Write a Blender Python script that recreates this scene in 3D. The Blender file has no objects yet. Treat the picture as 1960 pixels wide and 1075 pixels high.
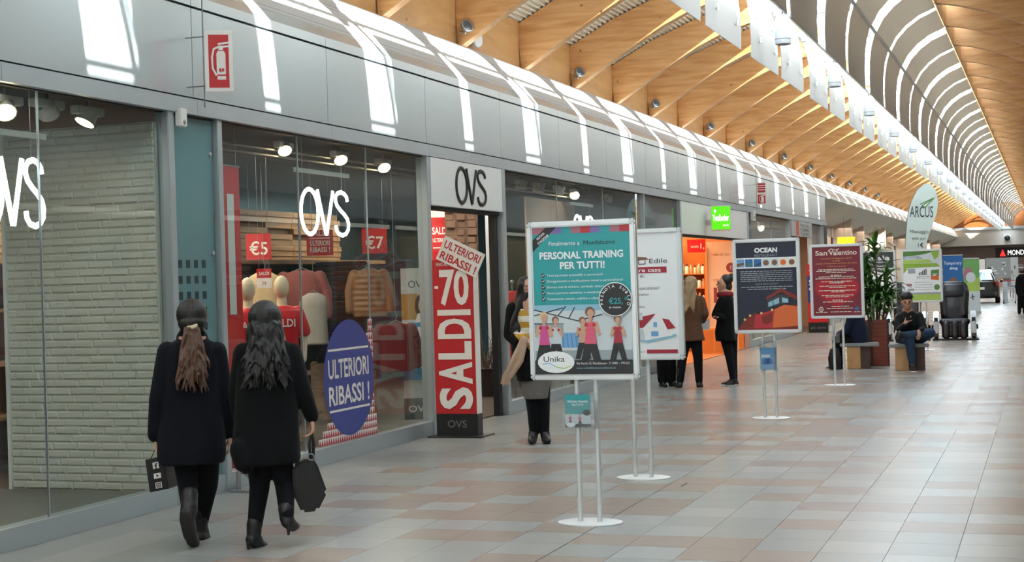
import bpy, bmesh, math, random
from mathutils import Vector, Matrix
random.seed(7)
S = bpy.context.scene
PI = math.pi

# ------------------------------------------------------------------ camera
FPX = 2880.0                                   # focal length in pixels of the 1960 x 1075 frame
YAW = math.atan(1029 / 2880.0); ROLL = 0.03; EYE = 1.65
_c, _s = math.cos(YAW), math.sin(YAW)
FW = Vector((-_s, _c, 0)); RT = Vector((_c, _s, 0)); UP = Vector((0, 0, 1))
cam_d = bpy.data.cameras.new('camera'); cam = bpy.data.objects.new('camera', cam_d)
cr = RT * math.cos(ROLL) - UP * math.sin(ROLL); cu = RT * math.sin(ROLL) + UP * math.cos(ROLL)
cam.matrix_world = Matrix(((cr.x, cu.x, -FW.x, 0), (cr.y, cu.y, -FW.y, 0), (cr.z, cu.z, -FW.z, EYE), (0, 0, 0, 1)))
cam_d.sensor_fit = 'HORIZONTAL'; cam_d.sensor_width = 36; cam_d.lens = FPX / 1960 * 36
cam_d.clip_end = 400; cam_d.clip_start = 0.05
S.collection.objects.link(cam); S.camera = cam

# ------------------------------------------------------------------ sky, sun, exposure
wd = bpy.data.worlds.new('world'); S.world = wd; wd.use_nodes = True
bg = wd.node_tree.nodes['Background']; bg.inputs[0].default_value = (0.86, 0.93, 1.0, 1); bg.inputs[1].default_value = 7.0
sun_d = bpy.data.lights.new('sun', 'SUN'); sun_d.energy = 24.0; sun_d.angle = 0.012; sun_d.color = (1.0, 0.95, 0.87)
sun = bpy.data.objects.new('sun', sun_d); S.collection.objects.link(sun)
sun.rotation_euler = Vector((-1, 0.35, -0.64)).to_track_quat('-Z', 'Y').to_euler(); sun.location = (20, 0, 30)
S.view_settings.view_transform = 'Standard'; S.view_settings.look = 'None'; S.view_settings.gamma = 1
S.cycles.caustics_reflective = False; S.cycles.caustics_refractive = False
S.view_settings.use_curve_mapping = False; S.view_settings.exposure = 0.84

# ------------------------------------------------------------------ helpers
PENDING = []                                   # objects are linked together at the end

def ray(px, py):
    dx, dy = px - 980, py - 537.5
    xp = dx * math.cos(ROLL) - dy * math.sin(ROLL); yp = dy * math.cos(ROLL) + dx * math.sin(ROLL)
    return FW * FPX + RT * xp - UP * yp
EYEP = Vector((0, 0, EYE))
def on_x(px, py, X): d = ray(px, py); return EYEP + d * (X / d.x)      # a surveyed point on a plane across the hall
def on_y(px, py, Y): d = ray(px, py); return EYEP + d * (Y / d.y)
def on_z(px, py, Z=0.0): d = ray(px, py); return EYEP + d * ((Z - EYE) / d.z)
class Stand:
    """upright plane through a surveyed floor point, square to the line of sight; (px, py, depth) -> world point"""
    def __init__(s, px=0, py=0, z=0.0, o=None):
        s.o = on_z(px, py, z) if o is None else Vector(o); h = Vector((s.o.x, s.o.y, 0)).normalized(); s.f = h; s.r = Vector((h.y, -h.x, 0))
    def __call__(s, px, py, dy=0.0):
        d = ray(px, py); t = ((s.o - EYEP).dot(s.f) + dy) / d.dot(s.f); return EYEP + d * t

def lin(c):
    if isinstance(c, str):
        c = c.lstrip('#'); c = [int(c[i:i + 2], 16) / 255 for i in (0, 2, 4)]
    return [x / 12.92 if x <= 0.04045 else ((x + 0.055) / 1.055) ** 2.4 for x in c]

MATS = {}
def mat(name, col, rough=0.5, metal=0.0, spec=0.5, var=0.06, scale=8.0, stretch=(1, 1, 1), bump=0.0, col2=None, emit=0.0, coat=0.0, sheen=0.0):
    if name in MATS: return MATS[name]
    m = bpy.data.materials.new(name); m.use_nodes = True; MATS[name] = m
    nt = m.node_tree; b = nt.nodes['Principled BSDF']
    l = lin(col); l2 = lin(col2) if col2 else None
    b.inputs['Roughness'].default_value = rough; b.inputs['Metallic'].default_value = metal
    b.inputs['Specular IOR Level'].default_value = spec
    b.inputs['Coat Weight'].default_value = coat; b.inputs['Sheen Weight'].default_value = sheen
    tc = nt.nodes.new('ShaderNodeTexCoord'); mp = nt.nodes.new('ShaderNodeMapping'); mp.inputs['Scale'].default_value = stretch
    nz = nt.nodes.new('ShaderNodeTexNoise'); nz.inputs['Scale'].default_value = scale; nz.inputs['Detail'].default_value = 4
    nt.links.new(tc.outputs['Object'], mp.inputs[0]); nt.links.new(mp.outputs[0], nz.inputs['Vector'])
    mx = nt.nodes.new('ShaderNodeMix'); mx.data_type = 'RGBA'
    a, c = ([x * (1 - var) for x in l], [min(1, x * (1 + var)) for x in l]) if l2 is None else (l, l2)
    mx.inputs[6].default_value = (*a, 1); mx.inputs[7].default_value = (*c, 1)
    nt.links.new(nz.outputs[0], mx.inputs[0]); nt.links.new(mx.outputs[2], b.inputs['Base Color'])
    if bump:
        bp = nt.nodes.new('ShaderNodeBump'); bp.inputs['Strength'].default_value = bump; bp.inputs['Distance'].default_value = 0.01
        nt.links.new(nz.outputs[0], bp.inputs['Height']); nt.links.new(bp.outputs[0], b.inputs['Normal'])
    if emit:
        b.inputs['Emission Color'].default_value = (*l, 1); b.inputs['Emission Strength'].default_value = emit
    return m

def glass_mat(name, tint=(0.93, 0.97, 0.96), ior=1.5, mul=1.6, haze=0.0):
    m = bpy.data.materials.new(name); m.use_nodes = True; nt = m.node_tree; nt.nodes.clear(); MATS[name] = m
    out = nt.nodes.new('ShaderNodeOutputMaterial'); tr = nt.nodes.new('ShaderNodeBsdfTransparent'); tr.inputs[0].default_value = (*tint, 1)
    gl = nt.nodes.new('ShaderNodeBsdfGlossy'); gl.inputs['Roughness'].default_value = haze
    fr = nt.nodes.new('ShaderNodeFresnel'); ge = nt.nodes.new('ShaderNodeNewGeometry'); mr = nt.nodes.new('ShaderNodeMapRange')
    mr.inputs['To Min'].default_value = ior; mr.inputs['To Max'].default_value = 1 / ior       # both faces of the pane reflect alike
    nt.links.new(ge.outputs['Backfacing'], mr.inputs['Value']); nt.links.new(mr.outputs[0], fr.inputs[0])
    ml = nt.nodes.new('ShaderNodeMath'); ml.operation = 'MULTIPLY'; ml.inputs[1].default_value = mul; ml.use_clamp = True
    nz = nt.nodes.new('ShaderNodeTexNoise'); nz.inputs['Scale'].default_value = 0.8
    bp = nt.nodes.new('ShaderNodeBump'); bp.inputs['Strength'].default_value = 0.02; nt.links.new(nz.outputs[0], bp.inputs['Height'])
    nt.links.new(bp.outputs[0], gl.inputs['Normal'])
    mx = nt.nodes.new('ShaderNodeMixShader')
    nt.links.new(fr.outputs[0], ml.inputs[0]); nt.links.new(ml.outputs[0], mx.inputs[0])
    nt.links.new(tr.outputs[0], mx.inputs[1]); nt.links.new(gl.outputs[0], mx.inputs[2]); nt.links.new(mx.outputs[0], out.inputs[0])
    return m

def wood_mat(name, c1, c2, along=(1, 12, 12), scale=1.6, rough=0.45, knots=True):
    m = bpy.data.materials.new(name); m.use_nodes = True; MATS[name] = m; nt = m.node_tree; b = nt.nodes['Principled BSDF']
    tc = nt.nodes.new('ShaderNodeTexCoord'); mp = nt.nodes.new('ShaderNodeMapping'); mp.inputs['Scale'].default_value = along
    oi = nt.nodes.new('ShaderNodeObjectInfo'); ad = nt.nodes.new('ShaderNodeVectorMath'); ad.operation = 'ADD'
    sc = nt.nodes.new('ShaderNodeVectorMath'); sc.operation = 'SCALE'; sc.inputs[3].default_value = 37.0
    cb = nt.nodes.new('ShaderNodeCombineXYZ'); nt.links.new(oi.outputs['Random'], cb.inputs[0]); nt.links.new(oi.outputs['Random'], cb.inputs[2])
    nt.links.new(cb.outputs[0], sc.inputs[0]); nt.links.new(tc.outputs['Object'], ad.inputs[0]); nt.links.new(sc.outputs[0], ad.inputs[1])
    nt.links.new(ad.outputs[0], mp.inputs[0])
    nz = nt.nodes.new('ShaderNodeTexNoise'); nz.inputs['Scale'].default_value = scale; nz.inputs['Detail'].default_value = 6; nz.inputs['Distortion'].default_value = 0.6
    nt.links.new(mp.outputs[0], nz.inputs['Vector'])
    r = nt.nodes.new('ShaderNodeValToRGB'); r.color_ramp.elements[0].color = (*lin(c2), 1); r.color_ramp.elements[1].color = (*lin(c1), 1)
    r.color_ramp.elements[0].position = 0.3; r.color_ramp.elements[1].position = 0.68
    nt.links.new(nz.outputs[0], r.inputs[0]); last = r.outputs[0]
    if knots:
        vo = nt.nodes.new('ShaderNodeTexVoronoi'); vo.inputs['Scale'].default_value = 3.2; nt.links.new(ad.outputs[0], vo.inputs['Vector'])
        kr = nt.nodes.new('ShaderNodeValToRGB'); kr.color_ramp.elements[0].color = (0.16, 0.10, 0.07, 1); kr.color_ramp.elements[1].color = (1, 1, 1, 1)
        kr.color_ramp.elements[0].position = 0.035; kr.color_ramp.elements[1].position = 0.075
        nt.links.new(vo.outputs['Distance'], kr.inputs[0])
        mm = nt.nodes.new('ShaderNodeMix'); mm.data_type = 'RGBA'; mm.blend_type = 'MULTIPLY'; mm.inputs[0].default_value = 0.85
        nt.links.new(last, mm.inputs[6]); nt.links.new(kr.outputs[0], mm.inputs[7]); last = mm.outputs[2]
    nt.links.new(last, b.inputs['Base Color']); b.inputs['Roughness'].default_value = rough
    return m

def emit_mat(name, col, strength):
    m = bpy.data.materials.new(name); m.use_nodes = True; MATS[name] = m; nt = m.node_tree; nt.nodes.clear()
    o = nt.nodes.new('ShaderNodeOutputMaterial'); e = nt.nodes.new('ShaderNodeEmission'); e.inputs[0].default_value = (*lin(col), 1); e.inputs[1].default_value = strength
    nt.links.new(e.outputs[0], o.inputs[0]); return m

def link(o, parent=None):
    if parent is not None: o.parent = parent
    PENDING.append(o); return o
def tag(o, label=None, cat=None, group=None, kind=None):
    if label: o['label'] = label
    if cat: o['category'] = cat
    if group: o['group'] = group
    if kind: o['kind'] = kind
    return o
def empty(name, loc=(0, 0, 0), rz=0.0, label=None, cat=None, group=None, kind=None, parent=None):
    o = bpy.data.objects.new(name, None); o.location = loc; o.rotation_euler = (0, 0, rz); o.empty_display_size = 0.1
    link(o, parent); return tag(o, label, cat, group, kind)
def mesh_obj(name, me, mats, parent=None):
    for m in (mats if isinstance(mats, (list, tuple)) else [mats]): me.materials.append(m)
    return link(bpy.data.objects.new(name, me), parent)
def dup(o, parent=None, loc=None, rz=None):
    c = o.copy(); c.parent = parent
    if loc is not None: c.location = loc
    if rz is not None: c.rotation_euler = (0, 0, rz)
    PENDING.append(c)
    for ch in [x for x in PENDING if x.parent is o]: dup(ch, c)
    return c

TXT = {}
def text_mesh(s, bold=0.0):
    """outline of a line of lettering, normalised: x from 0, cap height 1"""
    if 'M' in s or 'm' in s: bold = 0.0
    k = (s, bold)
    if k in TXT: return TXT[k]
    cu_ = bpy.data.curves.new('lettering', 'FONT'); cu_.body = s; cu_.size = 1.0; cu_.offset = bold; cu_.resolution_u = 3
    ob = bpy.data.objects.new('lettering', cu_); S.collection.objects.link(ob)
    me = bpy.data.meshes.new_from_object(ob.evaluated_get(bpy.context.evaluated_depsgraph_get()))
    vs = [v.co.copy() for v in me.vertices]; fs = [tuple(p.vertices) for p in me.polygons]
    bpy.data.objects.remove(ob); bpy.data.curves.remove(cu_); bpy.data.meshes.remove(me)
    if vs:
        x0 = min(v.x for v in vs); x1 = max(v.x for v in vs)
        out = ([((v.x - x0) / max(1e-6, x1 - x0), v.y / 0.73) for v in vs], fs, (x1 - x0) / 0.73)
    else: out = ([], [], 1)
    TXT[k] = out; return out

ORD = ['first', 'second', 'third', 'fourth', 'fifth', 'sixth', 'seventh', 'eighth', 'ninth', 'tenth', 'eleventh', 'twelfth', 'thirteenth', 'fourteenth', 'fifteenth', 'sixteenth', 'seventeenth', 'eighteenth', 'nineteenth', 'twentieth', 'twenty-first', 'twenty-second', 'twenty-third']
class MB:
    def __init__(s, off=(0, 0, 0)): s.v = []; s.f = []; s.m = []; s.mi = 0; s.off = Vector(off)
    def add(s, vs, fs):
        n = len(s.v); s.v += [Vector(v) - s.off for v in vs]; s.f += [tuple(i + n for i in f) for f in fs]; s.m += [s.mi] * len(fs); return s
    def box(s, a, b):
        x0, x1 = sorted((a[0], b[0])); y0, y1 = sorted((a[1], b[1])); z0, z1 = sorted((a[2], b[2]))
        return s.add([(x0, y0, z0), (x1, y0, z0), (x1, y1, z0), (x0, y1, z0), (x0, y0, z1), (x1, y0, z1), (x1, y1, z1), (x0, y1, z1)],
                     [(0, 3, 2, 1), (4, 5, 6, 7), (0, 1, 5, 4), (1, 2, 6, 5), (2, 3, 7, 6), (3, 0, 4, 7)])
    def obox(s, o, u, v, w):
        """box from corner o along three edge vectors"""
        o, u, v, w = map(Vector, (o, u, v, w)); p = [o, o + u, o + u + v, o + v]; p += [q + w for q in p]
        fs = [(0, 3, 2, 1), (4, 5, 6, 7), (0, 1, 5, 4), (1, 2, 6, 5), (2, 3, 7, 6), (3, 0, 4, 7)]
        if u.cross(v).dot(w) < 0: fs = [tuple(reversed(f)) for f in fs]
        return s.add(p, fs)
    def prism(s, poly, d):
        """extrude a planar polygon (3-D points) by vector d"""
        p = [Vector(q) for q in poly]; n = len(p); d = Vector(d); nn = Vector()
        for i in range(n): nn += p[i].cross(p[(i + 1) % n])
        if nn.dot(d) < 0: p.reverse()
        return s.add(p + [q + d for q in p], [tuple(reversed(range(n))), tuple(range(n, 2 * n))] + [(i, (i + 1) % n, n + (i + 1) % n, n + i) for i in range(n)])
    def tube(s, pts, r, seg=8, cap=True, flat=1.0, fdir=None):
        pts = [Vector(p) for p in pts]; n = len(pts); rs = r if isinstance(r, (list, tuple)) else [r] * n
        vs, fs = [], []; ref = None
        for i, p in enumerate(pts):
            t = (pts[min(i + 1, n - 1)] - pts[max(i - 1, 0)]).normalized()
            if ref is None: ref = Vector((0, 0, 1)) if abs(t.z) < 0.9 else Vector((1, 0, 0))
            if fdir is not None: ref = Vector(fdir)
            a = (ref - t * ref.dot(t)).normalized(); b = t.cross(a); ref = a
            for k in range(seg):
                q = 2 * PI * k / seg; vs.append(p + a * (rs[i] * flat * math.cos(q)) + b * (rs[i] * math.sin(q)))
        for i in range(n - 1):
            for k in range(seg):
                k2 = (k + 1) % seg; fs.append((i * seg + k, i * seg + k2, (i + 1) * seg + k2, (i + 1) * seg + k))
        if cap: fs.append(tuple(reversed(range(seg)))); fs.append(tuple(range((n - 1) * seg, n * seg)))
        return s.add(vs, fs)
    def lathe(s, c, prof, seg=20, axis=(0, 0, 1)):
        """prof: (radius, height) pairs from bottom to top about the axis through c"""
        ax = Vector(axis).normalized(); ref = Vector((1, 0, 0)) if abs(ax.x) < 0.9 else Vector((0, 1, 0))
        a = (ref - ax * ref.dot(ax)).normalized(); b = ax.cross(a); c = Vector(c); vs, fs = [], []
        for r, h in prof:
            for k in range(seg):
                q = 2 * PI * k / seg; vs.append(c + ax * h + (a * math.cos(q) + b * math.sin(q)) * max(r, 1e-5))
        for i in range(len(prof) - 1):
            for k in range(seg):
                k2 = (k + 1) % seg; fs.append((i * seg + k, i * seg + k2, (i + 1) * seg + k2, (i + 1) * seg + k))
        fs.append(tuple(reversed(range(seg)))); fs.append(tuple(range((len(prof) - 1) * seg, len(prof) * seg)))
        return s.add(vs, fs)
    def ell(s, c, r, seg=14, rings=8, rot=None):
        c = Vector(c); r = r if isinstance(r, (tuple, list)) else (r, r, r); vs, fs = [], []
        for i in range(rings + 1):
            th = PI * i / rings
            for k in range(seg):
                q = 2 * PI * k / seg; p = Vector((r[0] * math.sin(th) * math.cos(q), r[1] * math.sin(th) * math.sin(q), -r[2] * math.cos(th)))
                vs.append(c + (rot @ p if rot else p))
        for i in range(rings):
            for k in range(seg):
                k2 = (k + 1) % seg; fs.append((i * seg + k, i * seg + k2, (i + 1) * seg + k2, (i + 1) * seg + k))
        return s.add(vs, fs)
    def cap(s, p, q, r0, r1=None, seg=12):
        """capsule with a taper"""
        p, q = Vector(p), Vector(q); r1 = r0 if r1 is None else r1; d = q - p; L = d.length
        if L < 1e-6: return s.ell(p, max(r0, r1))
        pr = [(r0 * math.sin(t), -r0 * math.cos(t)) for t in (0.0, 0.5, 1.0, PI / 2)] + [(r1 * math.cos(t), L + r1 * math.sin(t)) for t in (0.0, 0.57, 1.07, PI / 2)]
        return s.lathe(p, pr, seg, d)
    def chain(s, pts, rs, seg=12):
        for i in range(len(pts) - 1): s.cap(pts[i], pts[i + 1], rs[i], rs[i + 1], seg)
        return s
    def loft(s, rings, seg=20):
        """rings: (centre, half-width vector, half-depth vector) -> closed skin"""
        vs, fs = [], []
        for c, a, b in rings:
            c, a, b = Vector(c), Vector(a), Vector(b)
            for k in range(seg):
                q = 2 * PI * k / seg; ca, sa = math.cos(q), math.sin(q)
                vs.append(c + a * (math.copysign(abs(ca) ** 0.85, ca)) + b * (math.copysign(abs(sa) ** 0.85, sa)))
        n = len(rings)
        for i in range(n - 1):
            for k in range(seg):
                k2 = (k + 1) % seg; fs.append((i * seg + k, i * seg + k2, (i + 1) * seg + k2, (i + 1) * seg + k))
        fs.append(tuple(reversed(range(seg)))); fs.append(tuple(range((n - 1) * seg, n * seg)))
        return s.add(vs, fs)
    def mesh(s, name, smooth=False, bevel=0.0, fix=False):
        me = bpy.data.meshes.new(name); me.from_pydata([tuple(v) for v in s.v], [], s.f)
        me.polygons.foreach_set('material_index', s.m)
        if fix or bevel:
            bm = bmesh.new(); bm.from_mesh(me)
            if fix: bmesh.ops.recalc_face_normals(bm, faces=bm.faces)
            if bevel: bmesh.ops.bevel(bm, geom=[e for e in bm.edges if e.calc_face_angle(0) > 0.6], offset=bevel, segments=2, affect='EDGES', clamp_overlap=True)
            bm.to_mesh(me); bm.free()
        if smooth:
            me.polygons.foreach_set('use_smooth', [True] * len(me.polygons))
            if smooth != 'all': me.set_sharp_from_angle(angle=0.7)
        me.update(); return me
    def build(s, name, mats, parent=None, smooth=False, bevel=0.0, fix=False):
        return mesh_obj(name, s.mesh(name, smooth, bevel, fix), mats, parent)

class Art(MB):
    """flat print on a panel: u runs right, v runs down from the top-left corner, both 0..1; each layer lies a hair above the last"""
    def __init__(s, o, U, V, N, off=(0, 0, 0), step=0.0006):
        super().__init__(off); s.o = Vector(o); s.U = Vector(U); s.V = Vector(V); s.N = Vector(N).normalized(); s.k = 0; s.step = step; s.ms = []; s.asp = s.U.length / s.V.length
    def ink(s, m):
        if m not in s.ms: s.ms.append(m)
        s.mi = s.ms.index(m); return s
    def P(s, u, v): return s.o + s.U * u + s.V * v + s.N * (s.k * s.step)
    def face(s, pts):
        p = [s.P(*q) for q in pts]; n = Vector()
        for i in range(len(p)): n += (p[i] - p[0]).cross(p[(i + 1) % len(p)] - p[0])
        if n.dot(s.N) < 0: p.reverse()
        return s.add(p, [tuple(range(len(p)))])
    def poly(s, m, pts): s.ink(m); s.k += 1; return s.face(pts)
    def rect(s, m, u0, v0, u1, v1): return s.poly(m, [(u0, v0), (u1, v0), (u1, v1), (u0, v1)])
    def disc(s, m, u, v, ru, rv, n=28, a0=0, a1=2 * PI): return s.poly(m, [(u + ru * math.cos(a0 + (a1 - a0) * i / n), v + rv * math.sin(a0 + (a1 - a0) * i / n)) for i in range(n)])
    def line(s, m, pts, w):
        s.ink(m)
        for i in range(len(pts) - 1):
            s.k += 1
            (a, b), (c, d) = pts[i], pts[i + 1]; dx, dy = (c - a) * s.asp, d - b; L = math.hypot(dx, dy) or 1; nx, ny = -dy / L * w / 2, dx / L * w / 2
            ex, ey = dx / L * w * 0.3, dy / L * w * 0.3
            s.face([(a + (nx - ex) / s.asp, b + ny - ey), (c + (nx + ex) / s.asp, d + ny + ey), (c + (-nx + ex) / s.asp, d - ny + ey), (a + (-nx - ex) / s.asp, b - ny - ey)])
        return s
    def text(s, m, t, u, v, h, w=None, bold=0.0, al='l', rot=0.0):
        """v: base line; h: cap height as a share of the panel height; w: width as a share of the panel width"""
        vs, fs, r = text_mesh(t, bold); s.ink(m); s.k += 1
        if w is None: w = r * h / s.asp
        u0 = u - (w / 2 if al == 'c' else w if al == 'r' else 0); ca, sa = math.cos(rot), math.sin(rot); P = []
        for x, y in vs:
            a, b = (u0 - u + x * w) * s.asp, y * h
            P.append(s.P(u + (a * ca - b * sa) / s.asp, v - (a * sa + b * ca)))
        if s.U.cross(s.V).dot(s.N) > 0: fs = [tuple(reversed(f)) for f in fs]
        return s.add(P, fs)
    def scribble(s, m, u0, u1, v, h, al=None, gap=0.2):
        """a line of print too small to read"""
        s.ink(m); s.k += 1; u = u0
        while u < u1:
            w = random.uniform(2.0, 6.0) * h / s.asp; e = min(u1, u + w); s.face([(u, v - h * 0.75), (e, v - h * 0.75), (e, v), (u, v)]); u = e + h * 0.7 / s.asp
        return s
    def done(s, name, parent): return s.build(name, s.ms, parent)

def blob(mb, name, mats, parent, voxel=0.012, smooth=4, off=None):
    """fuse overlapping closed shapes into one continuous skin"""
    me = mb.mesh(name); ob = bpy.data.objects.new(name, me); S.collection.objects.link(ob)
    r = ob.modifiers.new('r', 'REMESH'); r.mode = 'VOXEL'; r.voxel_size = voxel
    if smooth: k = ob.modifiers.new('s', 'SMOOTH'); k.factor = 0.5; k.iterations = smooth
    out = bpy.data.meshes.new_from_object(ob.evaluated_get(bpy.context.evaluated_depsgraph_get()))
    bpy.data.objects.remove(ob); bpy.data.meshes.remove(me)
    out.materials.clear(); out.polygons.foreach_set('use_smooth', [True] * len(out.polygons))
    return mesh_obj(name, out, mats, parent)
# ------------------------------------------------------------------ materials of the setting
XW = -6.37; AX = -2.88; BS = 2.375; Y0B = 15.18; YEND = 118.0; YBACK = -12.0
M_tile = mat('tile_grey', '#8e8f8c', rough=0.27, var=0.05, scale=3.0, spec=0.15)
M_tile2 = mat('tile_pale', '#969693', rough=0.26, var=0.05, scale=3.0, spec=0.15)
M_beige = mat('tile_beige', '#8e8177', rough=0.28, var=0.07, scale=3.0, spec=0.15)
M_pink = mat('tile_pink', '#8a7f7a', rough=0.28, var=0.07, scale=3.0, spec=0.15)
M_grout = mat('grout', '#6f6a63', rough=0.9)
M_alu = mat('aluminium_panel', '#c8d4da', rough=0.24, metal=0.6, var=0.05, scale=0.7, stretch=(1, 1, 0.25))
M_alu_d = mat('aluminium_rail', '#b8c2c7', rough=0.38, metal=0.6, var=0.05, scale=2)
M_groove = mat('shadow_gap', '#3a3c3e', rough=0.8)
M_white = mat('white_board', '#e4e6e4', rough=0.45, var=0.02)
M_wood = wood_mat('glulam_spruce', '#e3b27c', '#c98f55', along=(1.0, 6, 9), scale=1.5)
M_ply = wood_mat('spruce_panel', '#ddae77', '#cb9860', along=(4, 1.0, 6), scale=1.2)
M_deck = mat('deck_metal', '#ece7da', rough=0.5, var=0.03)
M_baffle = mat('baffle_metal', '#cbc9c4', rough=0.55, metal=0.0, var=0.03, scale=3)
def perforate(m, share, tint):
    # fine perforation: part of the light falls through the sheet
    nt = m.node_tree; b = nt.nodes['Principled BSDF']; out = nt.nodes['Material Output']; tl = nt.nodes.new('ShaderNodeBsdfTranslucent'); tl.inputs[0].default_value = (*lin(tint), 1)
    mx = nt.nodes.new('ShaderNodeMixShader'); mx.inputs[0].default_value = share; nt.links.new(b.outputs[0], mx.inputs[1]); nt.links.new(tl.outputs[0], mx.inputs[2]); nt.links.new(mx.outputs[0], out.inputs[0])
perforate(M_baffle, 0.30, '#cfc3b4')
M_wsteel = mat('white_steel', '#e6e9ea', rough=0.4, var=0.02)
M_dark = mat('near_black', '#17181a', rough=0.5)
M_teal = mat('teal_wall', '#345a67', rough=0.7, var=0.08, scale=2)
G_shop = glass_mat('shop_glass', tint=(0.90, 0.94, 0.93), mul=0.6)
G_roof = glass_mat('roof_glass', tint=(0.92, 0.96, 0.98), mul=0.4)
G_teal = glass_mat('teal_glass', tint=(0.40, 0.58, 0.62), mul=0.7)

def perforated():
    m = bpy.data.materials.new('perforated_metal'); m.use_nodes = True; nt = m.node_tree; b = nt.nodes['Principled BSDF']
    tc = nt.nodes.new('ShaderNodeTexCoord'); vo = nt.nodes.new('ShaderNodeTexVoronoi'); vo.inputs['Scale'].default_value = 26; vo.inputs['Randomness'].default_value = 0.0
    nt.links.new(tc.outputs['Object'], vo.inputs['Vector'])
    r = nt.nodes.new('ShaderNodeValToRGB'); r.color_ramp.elements[0].position = 0.22; r.color_ramp.elements[1].position = 0.34
    r.color_ramp.elements[0].color = (0.16, 0.165, 0.165, 1); r.color_ramp.elements[1].color = (0.50, 0.51, 0.51, 1)
    nt.links.new(vo.outputs['Distance'], r.inputs[0]); nt.links.new(r.outputs[0], b.inputs['Base Color'])
    b.inputs['Roughness'].default_value = 0.5; b.inputs['Metallic'].default_value = 0.15
    return m
M_perf = perforated()

# ------------------------------------------------------------------ floor
TS = 0.39; TX0 = -2.888; TY0 = 9.725
floor = MB().box((-12, YBACK, -0.2), (9, 150, -0.004)).build('floor', M_grout)
tag(floor, 'polished stone tile floor of the shopping arcade', kind='structure')
beige = {}
def run(ox, oy, sc, y, x0, x1, kind=0):
    py = oy + y / sc; a = on_z(ox + x0 / sc, py); b = on_z(ox + x1 / sc, py); m = (a + b) / 2
    j = math.floor((m.y - TY0) / TS)
    for i in range(round((a.x - TX0) / TS), round((b.x - TX0) / TS)): beige[(i, j)] = kind
for y, x0, x1, k in [(42, 230, 480, 0), (100, 470, 745, 1), (137, 60, 430, 1), (200, 0, 330, 1), (238, 0, 600, 1), (315, 560, 900, 1), (330, 0, 180, 1), (358, 170, 490, 1), (400, 500, 790, 1), (500, 0, 350, 0), (500, 1160, 1550, 0), (552, 300, 690, 1), (608, 0, 215, 0), (608, 1130, 1876, 0), (672, 180, 960, 1), (672, 1060, 1876, 0), (812, 20, 490, 0), (812, 980, 1876, 0), (350, 1650, 1876, 0), (1050, 0, 290, 0)]: run(1480, 800, 3.908, y, x0, x1, k)
for y, x0, x1, k in [(60, 1300, 1876, 0), (120, 880, 1450, 0), (143, 1400, 1876, 0), (210, 1600, 1876, 0), (225, 40, 400, 0), (232, 1000, 1260, 0), (248, 1000, 1480, 0), (258, 600, 980, 0), (345, 640, 1350, 0), (350, 1650, 1876, 1), (380, 0, 640, 1), (470, 450, 700, 1), (500, 0, 310, 0), (470, 1150, 1820, 0), (510, 650, 1430, 0), (610, 1690, 1876, 0), (630, 0, 1290, 0), (680, 0, 1170, 0), (825, 80, 300, 0), (890, 380, 1840, 0), (1050, 0, 650, 0), (1050, 1120, 1876, 0)]: run(1000, 800, 3.908, y, x0, x1, k)
for y, x0, x1, k in [(455, 490, 840, 0), (400, 900, 1520, 0), (435, 1400, 1749, 0), (545, 90, 260, 1), (580, 130, 790, 1), (525, 870, 1749, 0), (570, 1030, 1749, 0), (620, 660, 1250, 0), (685, 90, 780, 1), (672, 1180, 1749, 0), (725, 650, 1749, 0), (865, 0, 390, 0), (915, 540, 1450, 0), (840, 1500, 1749, 0), (1050, 0, 260, 0), (1050, 1120, 1749, 0)]: run(600, 780, 3.644, y, x0, x1, k)
for y, x0, x1, k in [(910, 0, 150, 1), (965, 200, 570, 1), (1065, 70, 500, 0)]: run(400, 500, 1.869, y, x0, x1, k)
rnd = random.Random(3)
for j in range(10, 130):
    for i in range(-6, 8):
        if (i, j) not in beige and rnd.random() < 0.30 and i < 6:
            for q in range(rnd.randint(1, 3)): beige[(i + q, j)] = rnd.choice((0, 0, 1))
def kind_of(i, j): return 2 + beige[(i, j)] if (i, j) in beige else (0 if rnd.random() < 0.6 else 1)
tmesh = []
for m in (M_tile, M_tile2, M_beige, M_pink):
    g = 0.0016; me = MB().add([(g, g, 0), (TS - g, g, 0), (TS - g, TS - g, 0), (g, TS - g, 0), (g * 0.3, g * 0.3, -0.004), (TS - g * 0.3, g * 0.3, -0.004), (TS - g * 0.3, TS - g * 0.3, -0.004), (g * 0.3, TS - g * 0.3, -0.004)],
                                  [(0, 1, 2, 3), (4, 5, 1, 0), (5, 6, 2, 1), (6, 7, 3, 2), (7, 4, 0, 3)]).mesh('tile'); me.materials.append(m); tmesh.append(me)
def proj(p):
    v = Vector(p) - EYEP; z = v.dot(FW); xp = FPX * v.dot(RT) / z; yp = -FPX * v.z / z
    return 980 + xp * math.cos(ROLL) + yp * math.sin(ROLL), 537.5 + yp * math.cos(ROLL) - xp * math.sin(ROLL)
cells = []; rest = MB(); ilo = math.ceil((XW + 0.02 - TX0) / TS)
for j in range(-50, 270):
    y = TY0 + TS * j
    if y > YEND - 0.5: break
    for i in range(ilo, 9):
        x = TX0 + TS * i; k = kind_of(i, j)
        if y > 6.9:
            u, v = proj((x + TS / 2, y + TS / 2, 0))
            if -30 < u < 1990 and v < 1100: cells.append((v, x, y, k)); continue
        cells.append((-1, x, y, k))
cells.sort(key=lambda c: -c[0])
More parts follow.
